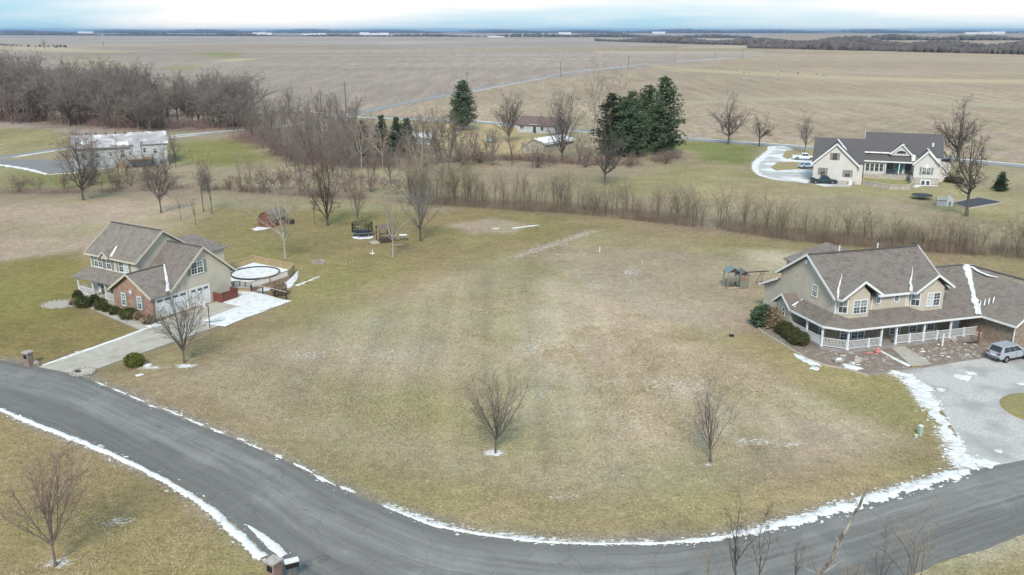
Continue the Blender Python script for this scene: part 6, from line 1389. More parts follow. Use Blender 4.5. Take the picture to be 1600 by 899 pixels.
# terrace garden and walls
tg = kind(MB().prism([floc(*p, .55) for p in [(10.4, 5.6), (10.2, -.5), (15.5, -4.2), (19.4, -3.0), (20.4, 5.6)]], (0, 0, -.9)).build('terrace_lawn', M['garden_g']), 'structure')
rw = thing('retaining_wall', 'pale block retaining wall round the green terrace of the far house', 'wall', floc(15.5, -4.2), FHA)
wp = [(10.6, -.6), (13, -2.6), (15.5, -4.3), (17.6, -4.5), (19.6, -3.2), (20.3, -.5), (20.5, 4.3)]
for (a, b), (c, d) in zip(wp[:-1], wp[1:]):
    p, q = Vector((a-15.5, b+4.2, .25)), Vector((c-15.5, d+4.2, .25)); MB().beam(p, q, .3, 1.4).build('wall_segment', M['stone_w'], rw); MB().beam(p+UP*.74, q+UP*.74, .4, .12).build('cap', M['concrete'], rw)
gfn = thing('garden_fence', 'low wire fence with wooden posts round the green terrace', 'fence', floc(15.5, -3.4, .55), FHA)
wp = [(10.6, .2), (13, -1.8), (15.5, -3.5), (17.8, -3.6), (19.3, -2.2)]
for (a, b), (c, d) in zip(wp[:-1], wp[1:]):
    p, q = Vector((a-15.5, b+3.4, 0)), Vector((c-15.5, d+3.4, 0)); r = MB()
    r.beam(p+UP*.95, q+UP*.95, .07, .07); r.build('rail', M['tan_wood'], gfn); MB().box(p.x-.07, p.x+.07, p.y-.07, p.y+.07, 0, 1.1).build('post', M['tan_wood'], gfn)
st = thing('outdoor_stair', 'dark-railed stair beside the green terrace of the far house', 'stair', floc(20.4, 1.5, 0), FHA)
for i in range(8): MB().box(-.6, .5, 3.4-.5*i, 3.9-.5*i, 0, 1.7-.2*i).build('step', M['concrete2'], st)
MB().beam((-.6, 3.9, 2.6), (-.6, -.1, 1.1), .08, .9).build('railing', M['dark_wood'], st)
# covered furniture on the porch
o = thing('patio_sofa', 'dark covered sofa on the porch of the far house', 'sofa', floc(16.0, 6.5, 1.75), FHA)
MB().box(-1.2, 1.1, -.4, .4, 0, .45).build('seat', M['pad'], o); MB().box(-1.2, 1.1, .25, .45, .45, .9).build('backrest', M['pad'], o); MB().box(-1.2, -.95, -.4, .3, .45, .7).build('armrest', M['pad'], o)
o = thing('kettle_grill', 'small dark kettle grill on the porch of the far house', 'grill', floc(18.0, 6.1, 1.75)); MB().lathe([(.02, .5), (.25, .6), (.33, .8), (.25, 1.0), (.02, 1.06)], 12).build('bowl', M['black'], o)
for i in range(3): MB().cyl((.25*math.cos(i*2.1), .25*math.sin(i*2.1), 0), (.15*math.cos(i*2.1), .15*math.sin(i*2.1), .6), .03, n=5).build('leg', M['black'], o)
snow_patch('snow_patch', [floc(*p) for p in [(20.8, 3.9), (25.5, 4.0), (26, 3), (22.5, 2.2), (21, -.8), (20.5, .5)]], .06, .02, 90)
# gravel loop drive
cd_ = [(1200, 229), (1196, 240), (1183, 252), (1176, 262), (1184, 274), (1205, 281), (1240, 285), (1268, 287), (1290, 292), (1330, 292), (1318, 284), (1270, 275), (1270, 266), (1240, 264), (1262, 262), (1275, 252), (1262, 245), (1248, 238), (1236, 232), (1222, 228)]
M['gravel_f'] = mat('pale_far_gravel', (.40, .385, .365), (.56, .55, .54), .6, 8, third=(.74, .745, .76), tscale=.16, tlo=.48, thi=.6)
kind(MB().prism([at(*p)+UP*.02 for p in cd_], (0, 0, -.05)).build('loop_drive', M['gravel_f']), 'structure')
M['isl2'] = mat('island_turf', (.30, .245, .12), (.35, .285, .15), 1.2, 6)
for q in [[(1204, 262), (1215, 254), (1240, 253), (1262, 257), (1266, 262), (1240, 265), (1212, 267)], [(1222, 245), (1228, 236), (1250, 233), (1275, 234), (1270, 242), (1245, 245), (1230, 249)]]:
    kind(MB().prism([at(*p)+UP*.05 for p in q][::-1], (0, 0, -.06)).build('grass_island', M['isl2']), 'structure')
snow_strip('drive_snow', [at(*p) for p in [(1210, 229), (1196, 242), (1180, 258), (1186, 272), (1215, 280), (1265, 282)]], [1.0, 1.6, 2.2, 1.6, 1.2, .6], .06, 91, rag=.6, step=1, flecks=0)
# pad, playhouse, trampoline
padp = [at(*p) for p in [(1486, 318), (1528, 309), (1569, 317), (1511, 327)]]
pc = sum(padp, Vector())/4; pg = thing('garden_plot', 'dark rectangular covered plot with pale edging beside the tall oak near the far house', 'garden plot', pc)
MB().prism([p-pc+UP*.06 for p in padp], (0, 0, -.1)).build('cover_sheet', M['pad'], pg)
for a, b in zip(padp, padp[1:]+padp[:1]): MB().beam(a-pc+UP*.1, b-pc+UP*.1, .22, .2).build('timber', M['timber'], pg)
ph = thing('playhouse', 'little white playhouse between the small dark trampoline and the tall oak', 'playhouse', at(1474, 321), R(-18))
MB().prism([(-1.3, -.8, 0), (1.3, -.8, 0), (1.3, -.8, 1.2), (-1.3, -.8, 1.2)], (0, 1.6, 0)).build('wall', M['siding_w'], ph)
MB().prism([(.4, -.85, 0), (1.5, -.85, 0), (1.5, -.85, 1.3), (.95, -.85, 2.0), (.4, -.85, 1.3)], (0, 1.7, 0)).build('gable', M['white'], ph)
roof(ph, [[(-1.4, -.95, 1.15), (.5, -.95, 1.15), (.5, 0, 1.7), (-1.4, 0, 1.7)], [(-1.4, 0, 1.7), (.5, 0, 1.7), (.5, .95, 1.15), (-1.4, .95, 1.15)]], M['concrete'], t=.06)
MB().box(.75, 1.15, -.88, -.85, .1, .9).build('door', M['shutter2'], ph)
def trampoline(loc, r, hgt, lab, net=0):
    o = thing('trampoline', lab, 'trampoline', loc)
    MB().lathe([(.01, hgt-.03), (r*.86, hgt-.02)], 28).build('mat', M['pad'], o)
    MB().lathe([(r*.86, hgt), (r*1.0, hgt+.02), (r*1.0, hgt-.06), (r*.86, hgt-.04)], 28).build('pad_ring', M['plastic'] if not net else mat('grey_pad', (.20, .23, .27)), o)
    for i in range(6):
        a = i*PI/3+.3; x, y = r*math.cos(a), r*math.sin(a)
        MB().cyl((x, y, 0), (x, y, hgt), .035, n=6).build('leg', M['chrome'] if net else M['black'], o)
        if net: MB().cyl((x, y, hgt), (x, y, hgt+net), .05, n=6).build('net_pole', M['black'], o)
    if net:
        b = MB(); k = 90
        for i in range(k):
            a = 2*PI*i/k; x, y = r*.97*math.cos(a), r*.97*math.sin(a); b.box(x-.011, x+.011, y-.011, y+.011, hgt, hgt+net)
        for z in [hgt+net*j/9 for j in range(1, 10)]:
            for i in range(30): b.beam((r*.97*math.cos(2*PI*i/30), r*.97*math.sin(2*PI*i/30), z), (r*.97*math.cos(2*PI*(i+1)/30), r*.97*math.sin(2*PI*(i+1)/30), z), .018, .018)
        kind(b.build('safety_net', M['black'], o), 'stuff')
    return o
trampoline(at(1440, 311), 1.9, .8, 'round black trampoline without a net below the far house')
trampoline(at(566.5, 369), 1.65, .75, 'trampoline with a dark safety net on the back lawn', 1.55)
snow_patch('snow_patch', [at(566.5, 371)+Vector((1.75*math.cos(a), 1.5*math.sin(a), 0)) for a in np.linspace(0, 5.5, 8)], .03, .02, 95, m=M['snowd'])
o = kind(MB().box(-.5, .3, -.15, .15, 0, .05).build('snow_patch', M['snow']), 'stuff'); o.location = at(560, 362)+Vector((0, 0, .78))

# ================================================================== vehicles
def frustum_pane(b0, b1, t0, t1, s0, s1, h0, h1):
    """sub-quad of the face bottom b0-b1, top t0-t1"""
    P = lambda s, h: b0.lerp(b1, s).lerp(t0.lerp(t1, s), h)
    return [P(s0, h0), P(s1, h0), P(s1, h1), P(s0, h1)]
def loft(stations):
    """stations: list of rings (same count)"""
    mb = MB(); n = len(stations[0]); vs = [p for r in stations for p in r]; fs = []
    for i in range(len(stations)-1):
        for j in range(n): fs.append((i*n+j, i*n+(j+1) % n, (i+1)*n+(j+1) % n, (i+1)*n+j))
    fs += [tuple(range(n-1, -1, -1)), tuple(range((len(stations)-1)*n, len(stations)*n))]
    return mb.add(vs, fs)
def vehicle(name, label, cat, loc, rz, L, W, body, cabin, paint, wheelbase, wr=.35, kindv='suv', zb=.28):
    o = thing(name, label, cat, loc, rz); hw = W/2
    st = []
    for x, z0, z1, w_ in body:
        st.append([(x, -w_*.86, z0), (x, -w_, z0+.14), (x, -w_*1.0, z0+(z1-z0)*.55), (x, -w_*.95, z1-.05), (x, -w_*.86, z1), (x, w_*.86, z1), (x, w_*.95, z1-.05), (x, w_*1.0, z0+(z1-z0)*.55), (x, w_, z0+.14), (x, w_*.86, z0)])
    bo = loft(st).build('body', M[paint], o)
    (xr0, xr1, zr, wt), (xb0, xb1, zbelt, wb) = cabin
    c = loft([[(xb0, -wb, zbelt), (xb0, wb, zbelt), (xr0, wt, zr-.06), (xr0+.08, wt*.9, zr), (xr0+.08, -wt*.9, zr), (xr0, -wt, zr-.06)],
              [(xb1, -wb, zbelt), (xb1, wb, zbelt), (xr1, wt, zr-.06), (xr1-.1, wt*.9, zr-.0), (xr1-.1, -wt*.9, zr-.0), (xr1, -wt, zr-.06)]])
    co = c.build('cabin', M[paint], o)
    V = Vector
    for s in (-1, 1):
        b0, b1, t0, t1 = V((xb0, s*wb, zbelt)), V((xb1, s*wb, zbelt)), V((xr0, s*wt, zr-.06)), V((xr1, s*wt, zr-.06)); off = V((0, s*.012, .004))
        segs = [(.10, .36), (.38, .62), (.64, .90)] if kindv == 'suv' else [(.08, .46), (.5, .9)]
        for a, b in segs:
            q = frustum_pane(b0, b1, t0, t1, a, b, .08, .88); MB().prism([p+off for p in q], (0, -s*.02, 0)).build('side_window', M['car_glass'], co)
    for xb, xt, nm, sg in ((xb0, xr0, 'rear_window', -1), (xb1, xr1, 'windscreen', 1)):
        b0, b1, t0, t1 = V((xb, -wb, zbelt)), V((xb, wb, zbelt)), V((xt, -wt, zr-.06)), V((xt, wt, zr-.06)); q = frustum_pane(b0, b1, t0, t1, .08, .92, .08, .92)
        MB().prism([p+V((sg*.012, 0, .008)) for p in q], (-sg*.02, 0, 0)).build(nm, M['car_glass'], co)
    for x in (-wheelbase/2, wheelbase/2):
        for s in (-1, 1):
            w_ = MB().lathe([(wr*.62, -.10), (wr*.95, -.11), (wr, -.06), (wr, .06), (wr*.95, .11), (wr*.62, .10)], 22).build('tyre', M['rubber'])
            hub = thing.__wrapped__ if False else None
            wo = bpy.data.objects.new('wheel', MB().cyl((0, 0, -.085), (0, 0, .085), wr*.64, n=18).build('rim_tmp', M['rubber']).data); COL.objects.link(wo)
            bpy.data.objects.remove(bpy.data.objects['rim_tmp'])
            wo.name = 'wheel'; wo.parent = o; wo.location = (x, s*(hw-.07), wr); wo.rotation_euler = (PI/2, 0, 0); w_.parent = wo
            sp = MB()
            for k in range(5):
                a = k*2*PI/5
                for zz in (.088, -.1): sp.obox((0, 0, zz), (math.cos(a), math.sin(a), 0), (-math.sin(a), math.cos(a), 0), (0, 0, 1), .02, wr*.62, -.05, .05, 0, .012)
            sp.build('spokes', M['chrome'], wo)
            ar = MB(); k = 14
            for i in range(k):
                a0, a1 = PI*i/k-.15, PI*(i+1)/k-.15
                if i == k-1: a1 = PI+.15
                y = s*(hw+.005); r0_, r1_ = wr*1.02, wr*1.2
                ar.add([(x+r0_*math.cos(a0), y, wr+r0_*math.sin(a0)), (x+r1_*math.cos(a0), y, wr+r1_*math.sin(a0)), (x+r1_*math.cos(a1), y, wr+r1_*math.sin(a1)), (x+r0_*math.cos(a1), y, wr+r0_*math.sin(a1)),
                        (x+r0_*math.cos(a0), y-s*.3, wr+r0_*math.sin(a0)), (x+r0_*math.cos(a1), y-s*.3, wr+r0_*math.sin(a1))], [(0, 1, 2, 3), (0, 3, 5, 4)])
            ar.build('wheel_arch', M['plastic'], o)
    return o, bo, co
suv_l = at(1573.5, 566.7); suv_f = at(1598.5, 561.8); sd = (suv_f-suv_l).normalized(); sa = math.atan2(sd.y, sd.x)
sc_ = (suv_l+suv_f)/2+Vector((-sd.y, sd.x, 0))*.85
suv, sb, sco = vehicle('suv', 'silver estate-shaped SUV parked on the gravel before the garage wall', 'car', sc_, sa, 4.5, 1.84,
    [(-2.22, .46, .80, .78), (-2.14, .36, 1.0, .86), (-1.7, .30, 1.07, .91), (-.6, .28, 1.06, .92), (.7, .28, 1.04, .92), (1.2, .28, 1.0, .92), (1.9, .32, .88, .87), (2.2, .42, .72, .72)],
    ((-1.72, .42, 1.66, .64), (-2.10, 1.22, 1.02, .84)), 'car_silver', 2.69, .35)
for s in (-1, 1):
    MB().box(-2.24, -2.05, s*.62-.16, s*.62+.16, .84, 1.0).build('tail_light', M['red_light'], suv)
    MB().beam((-1.55, s*.60, 1.69), (.25, s*.60, 1.69), .04, .04).build('roof_rail', M['chrome'], suv); MB().box(.75, .95, s*.93-.08, s*.93+.08, 1.0, 1.14).build('mirror', M['car_silver'], suv)
    MB().box(-1.0, 1.0, s*.925-.01, s*.925+.01, .30, .42).build('sill', M['plastic'], suv); MB().box(-.62, -.42, s*.925-.012, s*.925+.012, .82, .86).build('door_handle', M['chrome'], suv)
    MB().box(-.03, -.015, s*.918-.012, s*.918+.012, .42, 1.02).build('door_seam', M['plastic'], suv); MB().box(.88, .895, s*.918-.012, s*.918+.012, .42, 1.0).build('door_seam', M['plastic'], suv)
MB().box(-2.27, -2.1, -.78, .78, .34, .56).build('bumper', M['plastic'], suv); MB().box(-2.285, -2.26, -.55, .55, .42, .47).build('bumper_trim', M['chrome'], suv); MB().box(-2.25, -2.18, -.26, .26, .66, .78).build('number_plate', M['white'], suv); MB().box(-1.98, -1.70, -.6, .6, 1.63, 1.67).build('spoiler', M['car_silver'], suv)
def pickup(label, loc, rz, paint, L=5.8):
    o, b, c = vehicle('pickup', label, 'pickup truck', loc, rz, L, 1.95,
        [(-2.9, .52, .78, .90), (-2.85, .45, .86, .95), (-.9, .42, .88, .97), (-.7, .40, 1.06, .97), (1.2, .40, 1.08, .97), (1.5, .40, 1.05, .96), (2.6, .44, .96, .93), (2.9, .52, .78, .85)],
        ((-.55, .75, 1.78, .70), (-.75, 1.5, 1.05, .88)), paint, 3.5, .39, 'pickup')
    for s in (-1, 1): MB().box(-2.88, -.75, s*.93-.05, s*.93+.05, .82, 1.12).build('bed_side', M[paint], o)
    MB().box(-2.92, -2.84, -.9, .9, .60, 1.12).build('tailgate', M[paint], o); MB().box(-2.8, -.8, -.87, .87, .88, .9).build('bed_liner', M['plastic'], o)
    MB().box(2.86, 2.98, -.85, .85, .48, .66).build('bumper', M['chrome'], o)
    for s in (-1, 1): MB().box(2.8, 2.93, s*.72-.14, s*.72+.14, .74, .9).build('headlight', M['white'], o); MB().box(-2.94, -2.88, s*.88-.06, s*.88+.06, .8, 1.05).build('tail_light', M['red_light'], o)
    return o
pickup('dark green pickup parked below the garage gable of the far house', at(1286, 287), R(-9), 'car_green')
pickup('white pickup on the loop drive beside the bare tree at the far house', at(1256, 250), R(-14), 'car_white', 5.4)
bc, _, _ = vehicle('car', 'pale blue car tucked behind the left corner of the far house', 'car', at(1261, 263), R(12), 4.4, 1.78,
    [(-2.2, .4, .72, .78), (-1.9, .3, .88, .86), (-.9, .28, .92, .88), (1.0, .28, .9, .88), (1.9, .32, .78, .84), (2.2, .42, .62, .72)], ((-1.1, .35, 1.42, .60), (-1.75, 1.05, .9, .80)), 'car_blue', 2.6, .32)

# ================================================================== LONG WHITE HOUSE
W0_ = at(190, 261.4); WA = R(23.4)
wh = thing('long_house', 'long white house with a snow-dusted metal roof in front of the left wood', 'house', W0_, WA)
MB().prism(*prof(-10, 10.8, [(0, -1), (15, -1), (15, 4.6), (8, 7.0), (0, 5.0)])).build('wall', M['siding_w'], wh)
M['metal_roof'] = mat('snow_dusted_metal', (.34, .30, .305), (.48, .455, .465), .35, 7, third=(.72, .73, .76), tscale=.3, tlo=.5, thi=.66)
roof(wh, [[(-10.5, -.5, 5.0), (2.2, -.5, 5.0), (2.2, 8, 7.25), (-10.5, 8, 7.25)], [(2.2, -.2, 5.3), (11.2, -.2, 5.3), (11.2, 8, 7.5), (2.2, 8, 7.5)], [(-10.5, 8, 7.25), (11.2, 8, 7.25), (11.2, 15.5, 4.7), (-10.5, 15.5, 4.7)]], M['metal_roof'], t=.15)
trim(wh, [[(-10.5, -.52, 4.95), (2.2, -.52, 4.95)]], 'shutter2', ht=.25); trim(wh, [[(2.2, -.22, 5.25), (11.2, -.22, 5.25)]], 'shutter2', ht=.25)
MB().box(3.2, 4.8, -.45, .6, -.5, 6.8).build('chimney', M['siding_w'], wh)
for i in range(9): MB().box(-9.5+2.2*i, -9.2+2.2*i, 7.85, 8.1, 7.2, 7.75).build('ridge_vent', M['dark_wood'], wh)
for a, z, w_, h_ in ((-2.0, 3.4, .5, .9), (.6, 3.3, 1.0, 1.9), (2.3, 3.3, .6, .9), (5.6, 3.9, .6, 1.1), (7.2, .9, .8, 1.1), (9.2, .9, .9, 1.1), (8.0, 3.6, .9, 1.1), (-5, 3.2, .9, 1.0), (-8.2, 3.2, .9, 1.0)): window(wh, (a, -.02, z), (0, -1, 0), w_, h_, 1, None, fw=.08)
kind(MB().prism([(-1.8, .1, 5.3), (2.2, -.4, 5.2), (2.2, 1.9, 5.75), (-2.2, 1.9, 5.75)], (0, 0, .2)).build('snow_patch', M['snow'], wh), 'stuff')
kind(MB().prism([(-7.0, 3.2, 6.14), (-5.2, 3.0, 6.08), (-4.6, 4.6, 6.52), (-6.6, 4.9, 6.6)], (0, 0, .1)).build('snow_patch', M['snow'], wh), 'stuff')
# its deck
MB().box(1.2, 7.2, -3.2, -.02, 2.0, 2.2).build('deck_floor', M['brown_wood'], wh)
kind(MB().box(1.6, 5.2, -3.0, -1.4, 2.2, 2.27).build('snow_cover', M['snow'], wh), 'stuff')
for a in (1.3, 3.2, 5.2, 7.1): MB().box(a-.08, a+.08, -3.2, -3.04, -.5, 3.1).build('deck_post', M['dark_wood'], wh)
railing(wh, (1.2, -3.15, 2.2), (7.2, -3.15, 2.2), .9, 'brown_wood', .2); railing(wh, (7.15, -3.15, 2.2), (7.15, -.1, 2.2), .9, 'brown_wood', .2)
for i in range(7): MB().box(-1.8+.4*i, -1.4+.4*i, -2.2, -1.2, -.2, .2+.3*i).build('step', M['brown_wood'], wh)
# drive of the long house
kind(MB().prism([at(*p)+UP*.03 for p in [(-80, 258), (0, 248), (70, 247), (105, 250), (130, 252), (128, 262), (110, 268), (75, 271), (0, 257), (-80, 250)][0:0] or [(-40, 256), (0, 250), (60, 250), (128, 252), (128, 266), (75, 272), (30, 262), (0, 257)]][::-1], (0, 0, -.05)).build('parking_apron', M['asphalt_far']), 'structure')
snow_strip('drive_snow', [at(*p) for p in [(-20, 256), (0, 258), (40, 264), (75, 273)]], [1.4, 1.6, 1.5, .8], .08, 101, rag=.5, step=1, flecks=0)
snow_strip('drive_snow', [at(*p) for p in [(75, 273), (120, 270), (160, 264), (185, 261)]], [.2, .7, .6, .8], .06, 102, rag=.8, step=1, flecks=0)

# ================================================================== MID BUILDINGS
ct = thing('cottage', 'white cottage with a brown roof beyond the fan-shaped bare tree', 'house', at(808.5, 207), R(-25))
MB().prism(*prof(0, 13, [(0, -.3), (9, -.3), (9, 2.6), (4.5, 4.7), (0, 2.6)])).build('wall', M['siding_w'], ct)
roof(ct, [[(-.4, -.4, 2.55), (13.4, -.4, 2.55), (13.4, 4.5, 5.0), (-.4, 4.5, 5.0)], [(-.4, 4.5, 5.0), (13.4, 4.5, 5.0), (13.4, 9.4, 2.55), (-.4, 9.4, 2.55)]], M['shingle4'])
for a in (1.2, 1.9): MB().box(a-.25, a+.25, -.05, 0, 1.3, 2.2).build('window', M['glass'], ct)
MB().box(5.6, 6.6, -.06, 0, .1, 2.1).build('door', M['glass'], ct); MB().box(8.3, 9.2, -.06, 0, 1.0, 2.1).build('window', M['glass'], ct)
snow_on(ct, 'snow_patch', [(4.4, -.3, 2.75), (7.2, -.3, 2.75)], [.5, .4], seed=41)
bn = thing('barn', 'low stone-grey barn with a snow-covered roof behind the tall upright tree', 'barn', at(830, 239), R(5))
BD = R(50)
MB().prism([(0, 0, -.3), (3.6, 0, -.3), (3.6, 0, 2.3), (0.6, 0, 3.5), (-1.8, 0, 2.3), (-1.8, 0, -.3)], (9.5, 9.5, 0)).build('wall', M['stone_w'], bn)
roof(bn, [[(4.0, -.4, 2.25), (.6, -.4, 3.75), (11, 10, 3.75), (14.2, 9.8, 2.25)], [(.6, -.4, 3.75), (-2.2, -.4, 2.25), (8.2, 10, 2.25), (11, 10, 3.75)]], M['metal_roof'])
kind(MB().prism([(3.6, -.2, 2.6), (.7, -.2, 3.86), (10.2, 9.4, 3.86), (12.9, 9.0, 2.6)], (0, 0, .06)).build('snow_cover', M['snowd'], bn), 'stuff')
sh2 = thing('garden_shed', 'small grey shed with a dark doorway left of the snowy barn', 'shed', at(817, 239), R(8))
MB().box(0, 2.4, 0, 2.2, 0, 1.9).build('wall', M['stone_w'], sh2); roof(sh2, [[(-.2, -.2, 1.9), (2.6, -.2, 1.9), (2.6, 2.4, 2.4), (-.2, 2.4, 2.4)]], M['shingle2'], t=.1); MB().box(1.1, 2.1, -.05, 0, 0, 1.6).build('door', M['black'], sh2)
o = thing('snowy_shed', 'low shed with a snow roof half hidden right of the spruces', 'shed', at(657, 226), R(-10)); MB().box(-3, 3, 0, 4, 0, 2).build('wall', M['siding_w'], o); roof(o, [[(-3.3, -.3, 2), (3.3, -.3, 2), (3.3, 4.3, 3), (-3.3, 4.3, 3)]], M['snowd'], t=.15)
o = thing('stock_tank', 'pale green tank on the straw-coloured yard left of the grey shed', 'tank', at(764, 223), R(5)); MB().cyl((-1.0, 0, .6), (1.0, 0, .6), .55, n=14).build('tank', M['green_box'], o); MB().box(-.8, .8, -.3, .3, 0, .2).build('skid', M['black'], o)

# dark red gambrel shed
s0 = at(404.4, 354); s1 = at(426.7, 355.7); sA = math.atan2(s1.y-s0.y, s1.x-s0.x)
sh = thing('gambrel_shed', 'dark red barn-shaped shed with rounded grey roof on the back lawn', 'shed', s0, sA)
gp_ = [(0, 0), (2.75, 0), (2.75, 1.35), (2.25, 2.15), (1.37, 2.6), (.5, 2.15), (0, 1.35)]
MB().prism([(x, 0, z) for x, z in gp_], (0, 4.6, 0)).build('wall', M['shed_red'], sh)
rp = [(-.12, 1.30), (.42, 2.22), (1.37, 2.72), (2.33, 2.22), (2.87, 1.30)]
roof(sh, [[(a, -.15, z), (c, -.15, e), (c, 4.75, e), (a, 4.75, z)] for (a, z), (c, e) in zip(rp[:-1], rp[1:])], M['shingle2'], t=.07)
d = MB().box(2.75, 2.80, 1.7, 2.9, .1, 1.3).build('door', M['red_wood'], sh); MB().box(2.80, 2.83, 2.2, 2.4, .6, .7).build('handle', M['black'], d)
MB().box(2.75, 2.79, 3.6, 4.3, .5, 1.2).build('window', M['glass'], sh)
snow_patch('snow_patch', [at(*p) for p in [(393, 358), (405, 354.5), (425, 356.5), (412, 359.5), (398, 361)]], .06, .02, 111)
o = thing('stacked_lumber', 'dark pile of boards against the far end of the gambrel shed', 'wood pile', at(453, 350), sA)
for i in range(5): MB().box(-.7, .7, -.35+.02*i, .35, .02+.16*i, .16+.16*i).build('board', M['dark_wood'], o)

# lawn play things
o = thing('play_set', 'brown wooden play tower with a sandbox on the back lawn', 'play set', at(600, 378), R(25))
for x in (-.9, .9):
    for y in (-.9, .9): MB().box(x-.06, x+.06, y-.06, y+.06, 0, 2.3).build('post', M['dark_wood'], o)
MB().box(-.95, .95, -.95, .95, 1.1, 1.2).build('platform', M['brown_wood'], o)
roof(o, [[(-1.1, -1.1, 2.2), (1.1, -1.1, 2.2), (1.1, 0, 2.8), (-1.1, 0, 2.8)], [(-1.1, 0, 2.8), (1.1, 0, 2.8), (1.1, 1.1, 2.2), (-1.1, 1.1, 2.2)]], M['shingle4'], t=.05)
for i in range(5): MB().box(-.9, .9, -.97, -.93, .15+.2*i, .3+.2*i).build('board', M['dark_wood'], o)
MB().box(-2.2, -.95, -1, .9, 0, .15).build('sandbox', M['timber'], o); MB().beam((.95, 0, 1.2), (2.4, -.3, .1), .5, .06).build('slide', M['shutter2'], o)
o = thing('lawn_table', 'small white-topped table under the bare trees on the back lawn', 'table', at(630, 374), R(10)); MB().box(-.6, .6, -.45, .45, .68, .74).build('table_top', M['white'], o)
for x in (-.5, .5):
    for y in (-.38, .38): MB().box(x-.04, x+.04, y-.04, y+.04, 0, .68).build('leg', M['shutter'], o)
MB().box(-.9, .9, -.9, -.65, .38, .43).build('bench', M['shutter'], o)
o = thing('lawn_ornament', 'small white cross-shaped ornament on the lawn below the play tower', 'lawn ornament', at(582, 398)); MB().box(-.06, .06, -.05, .05, 0, .7).build('stem', M['white'], o); MB().box(-.35, .35, -.06, .06, .12, .26).build('arm', M['white'], o)
o = thing('board', 'long pale board lying on the lawn beside the pale forked tree', 'board', at(622, 383), R(15)); MB().box(-.9, .9, -.1, .1, .02, .09).build('plank', M['timber'], o)
for i, (px, py) in enumerate([(547, 412), (552, 410), (558, 408)]): boulder(px, py, (.22, .16, .14), ['leftmost', 'middle', 'rightmost'][i]+' small pale stone of a short line on the back lawn', grp='pale stones on the back lawn')
# play tower right
pt = thing('play_tower', 'two-roofed wooden play tower with a swing beam left of the porch house', 'play set', at(1150, 449), R(8))
for (x0, x1, hh, rm) in ((-1.45, .15, 2.2, 'teal_roof'), (.15, 1.35, 1.75, 'grey_roof')):
    if rm not in M: M[rm] = mat(rm, (.19, .25, .26) if rm == 'teal_roof' else (.15, .165, .19), rough=.7)
    for x in (x0, x1):
        for y in (-.7, .7): MB().box(x-.06, x+.06, y-.06, y+.06, 0, hh).build('post', M['shutter'], pt)
    MB().box(x0, x1, -.7, .7, 1.0, 1.08).build('platform', M['brown_wood'], pt)
    xm = (x0+x1)/2
    roof(pt, [[(x0-.12, -.85, hh), (xm, -.85, hh+.65), (xm, .85, hh+.65), (x0-.12, .85, hh)], [(xm, -.85, hh+.65), (x1+.12, -.85, hh), (x1+.12, .85, hh), (xm, .85, hh+.65)]], M[rm], t=.05)
    MB().prism([(x0+.1, -.7, hh), (x1-.1, -.7, hh), (xm, -.7, hh+.5)], (0, .04, 0)).build('gable_board', M['dark_wood'], pt)
    for i in range(4): MB().box(x0+.05, x1-.05, -.73, -.69, 1.15+.16*i, 1.25+.16*i).build('slat', M['shutter' if x0 < 0 else 'brown_wood'], pt)
for i in range(6): MB().box(.22+.18*i, .36+.18*i, -.74, -.70, .05, .95).build('slat', M['shutter'], pt)
MB().box(-1.4, .1, -.75, -.7, .05, .22).build('sandbox_board', M['timber'], pt); MB().beam((-1.3, -.7, .95), (-.1, -.75, .25), .12, .06).build('ladder', M['dark_wood'], pt)
MB().beam((1.3, 0, 1.95), (4.4, .2, 1.95), .1, .12).build('swing_beam', M['dark_wood'], pt); MB().beam((3.4, .15, 1.95), (2.7, -.6, 0), .07, .07).build('swing_leg', M['brown_wood'], pt); MB().beam((3.4, .15, 1.95), (3.0, .9, 0), .07, .07).build('swing_leg', M['brown_wood'], pt)
sw = MB().box(3.3, 3.75, 0, .25, .5, .55).build('swing_seat', M['black'], pt); MB().beam((3.45, .12, .55), (3.4, .15, 1.95), .03, .03).build('chain', M['black'], sw); MB().beam((3.6, .12, .55), (3.62, .15, 1.95), .03, .03).build('chain', M['black'], sw)

# small yard items
def pipe(px, py, h, lab, m='white', r=.07):
    o = thing('vent_pipe', lab, 'pipe', at(px, py)); MB().cyl((0, 0, 0), (0, 0, h), r, n=10).build('pipe', M[m], o); MB().cyl((0, 0, h), (0, 0, h+.06), r*1.3, n=10).build('cap', M['white'], o); return o
pipe(937, 394, .75, 'short white-capped pipe on the bare ground near the pale stone path'); pipe(1003.5, 417, .8, 'pale green pipe standing on bare ground midway to the play tower', 'green_box')
pipe(1472, 541, 1.35, 'white post in the stony bed before the porch railing', 'white', .09)
o = thing('ground_box', 'small dark box on the lawn left of the porch house', 'box', at(1143, 526)); MB().box(-.22, .22, -.15, .15, 0, .3).build('case', M['black'], o); MB().box(-.24, .24, -.17, .17, .3, .34).build('lid', M['stone'], o)
o = thing('utility_pedestal', 'pale green utility pedestal with a white cap near the snowy drive edge', 'utility box', at(1437, 681), R(20)); MB().box(-.14, .14, -.12, .12, 0, .85).build('case', M['green_box'], o); MB().box(-.16, .16, -.14, .14, .85, .93).build('cap', M['white'], o)
o = thing('valve_box', 'small yellow-topped box at the foot of the pale green pedestal', 'box', at(1431, 684)); MB().cyl((0, 0, 0), (0, 0, .22), .17, n=10).build('case', M['green_box'], o); MB().cyl((0, 0, .22), (0, 0, .27), .15, n=10).build('lid', mat('yellow_lid', (.75, .6, .18)), o)
o = thing('red_decoration', 'pink-red lawn decoration lying in the mulch at the top of the front walk', 'decoration', at(1372, 553), R(10))
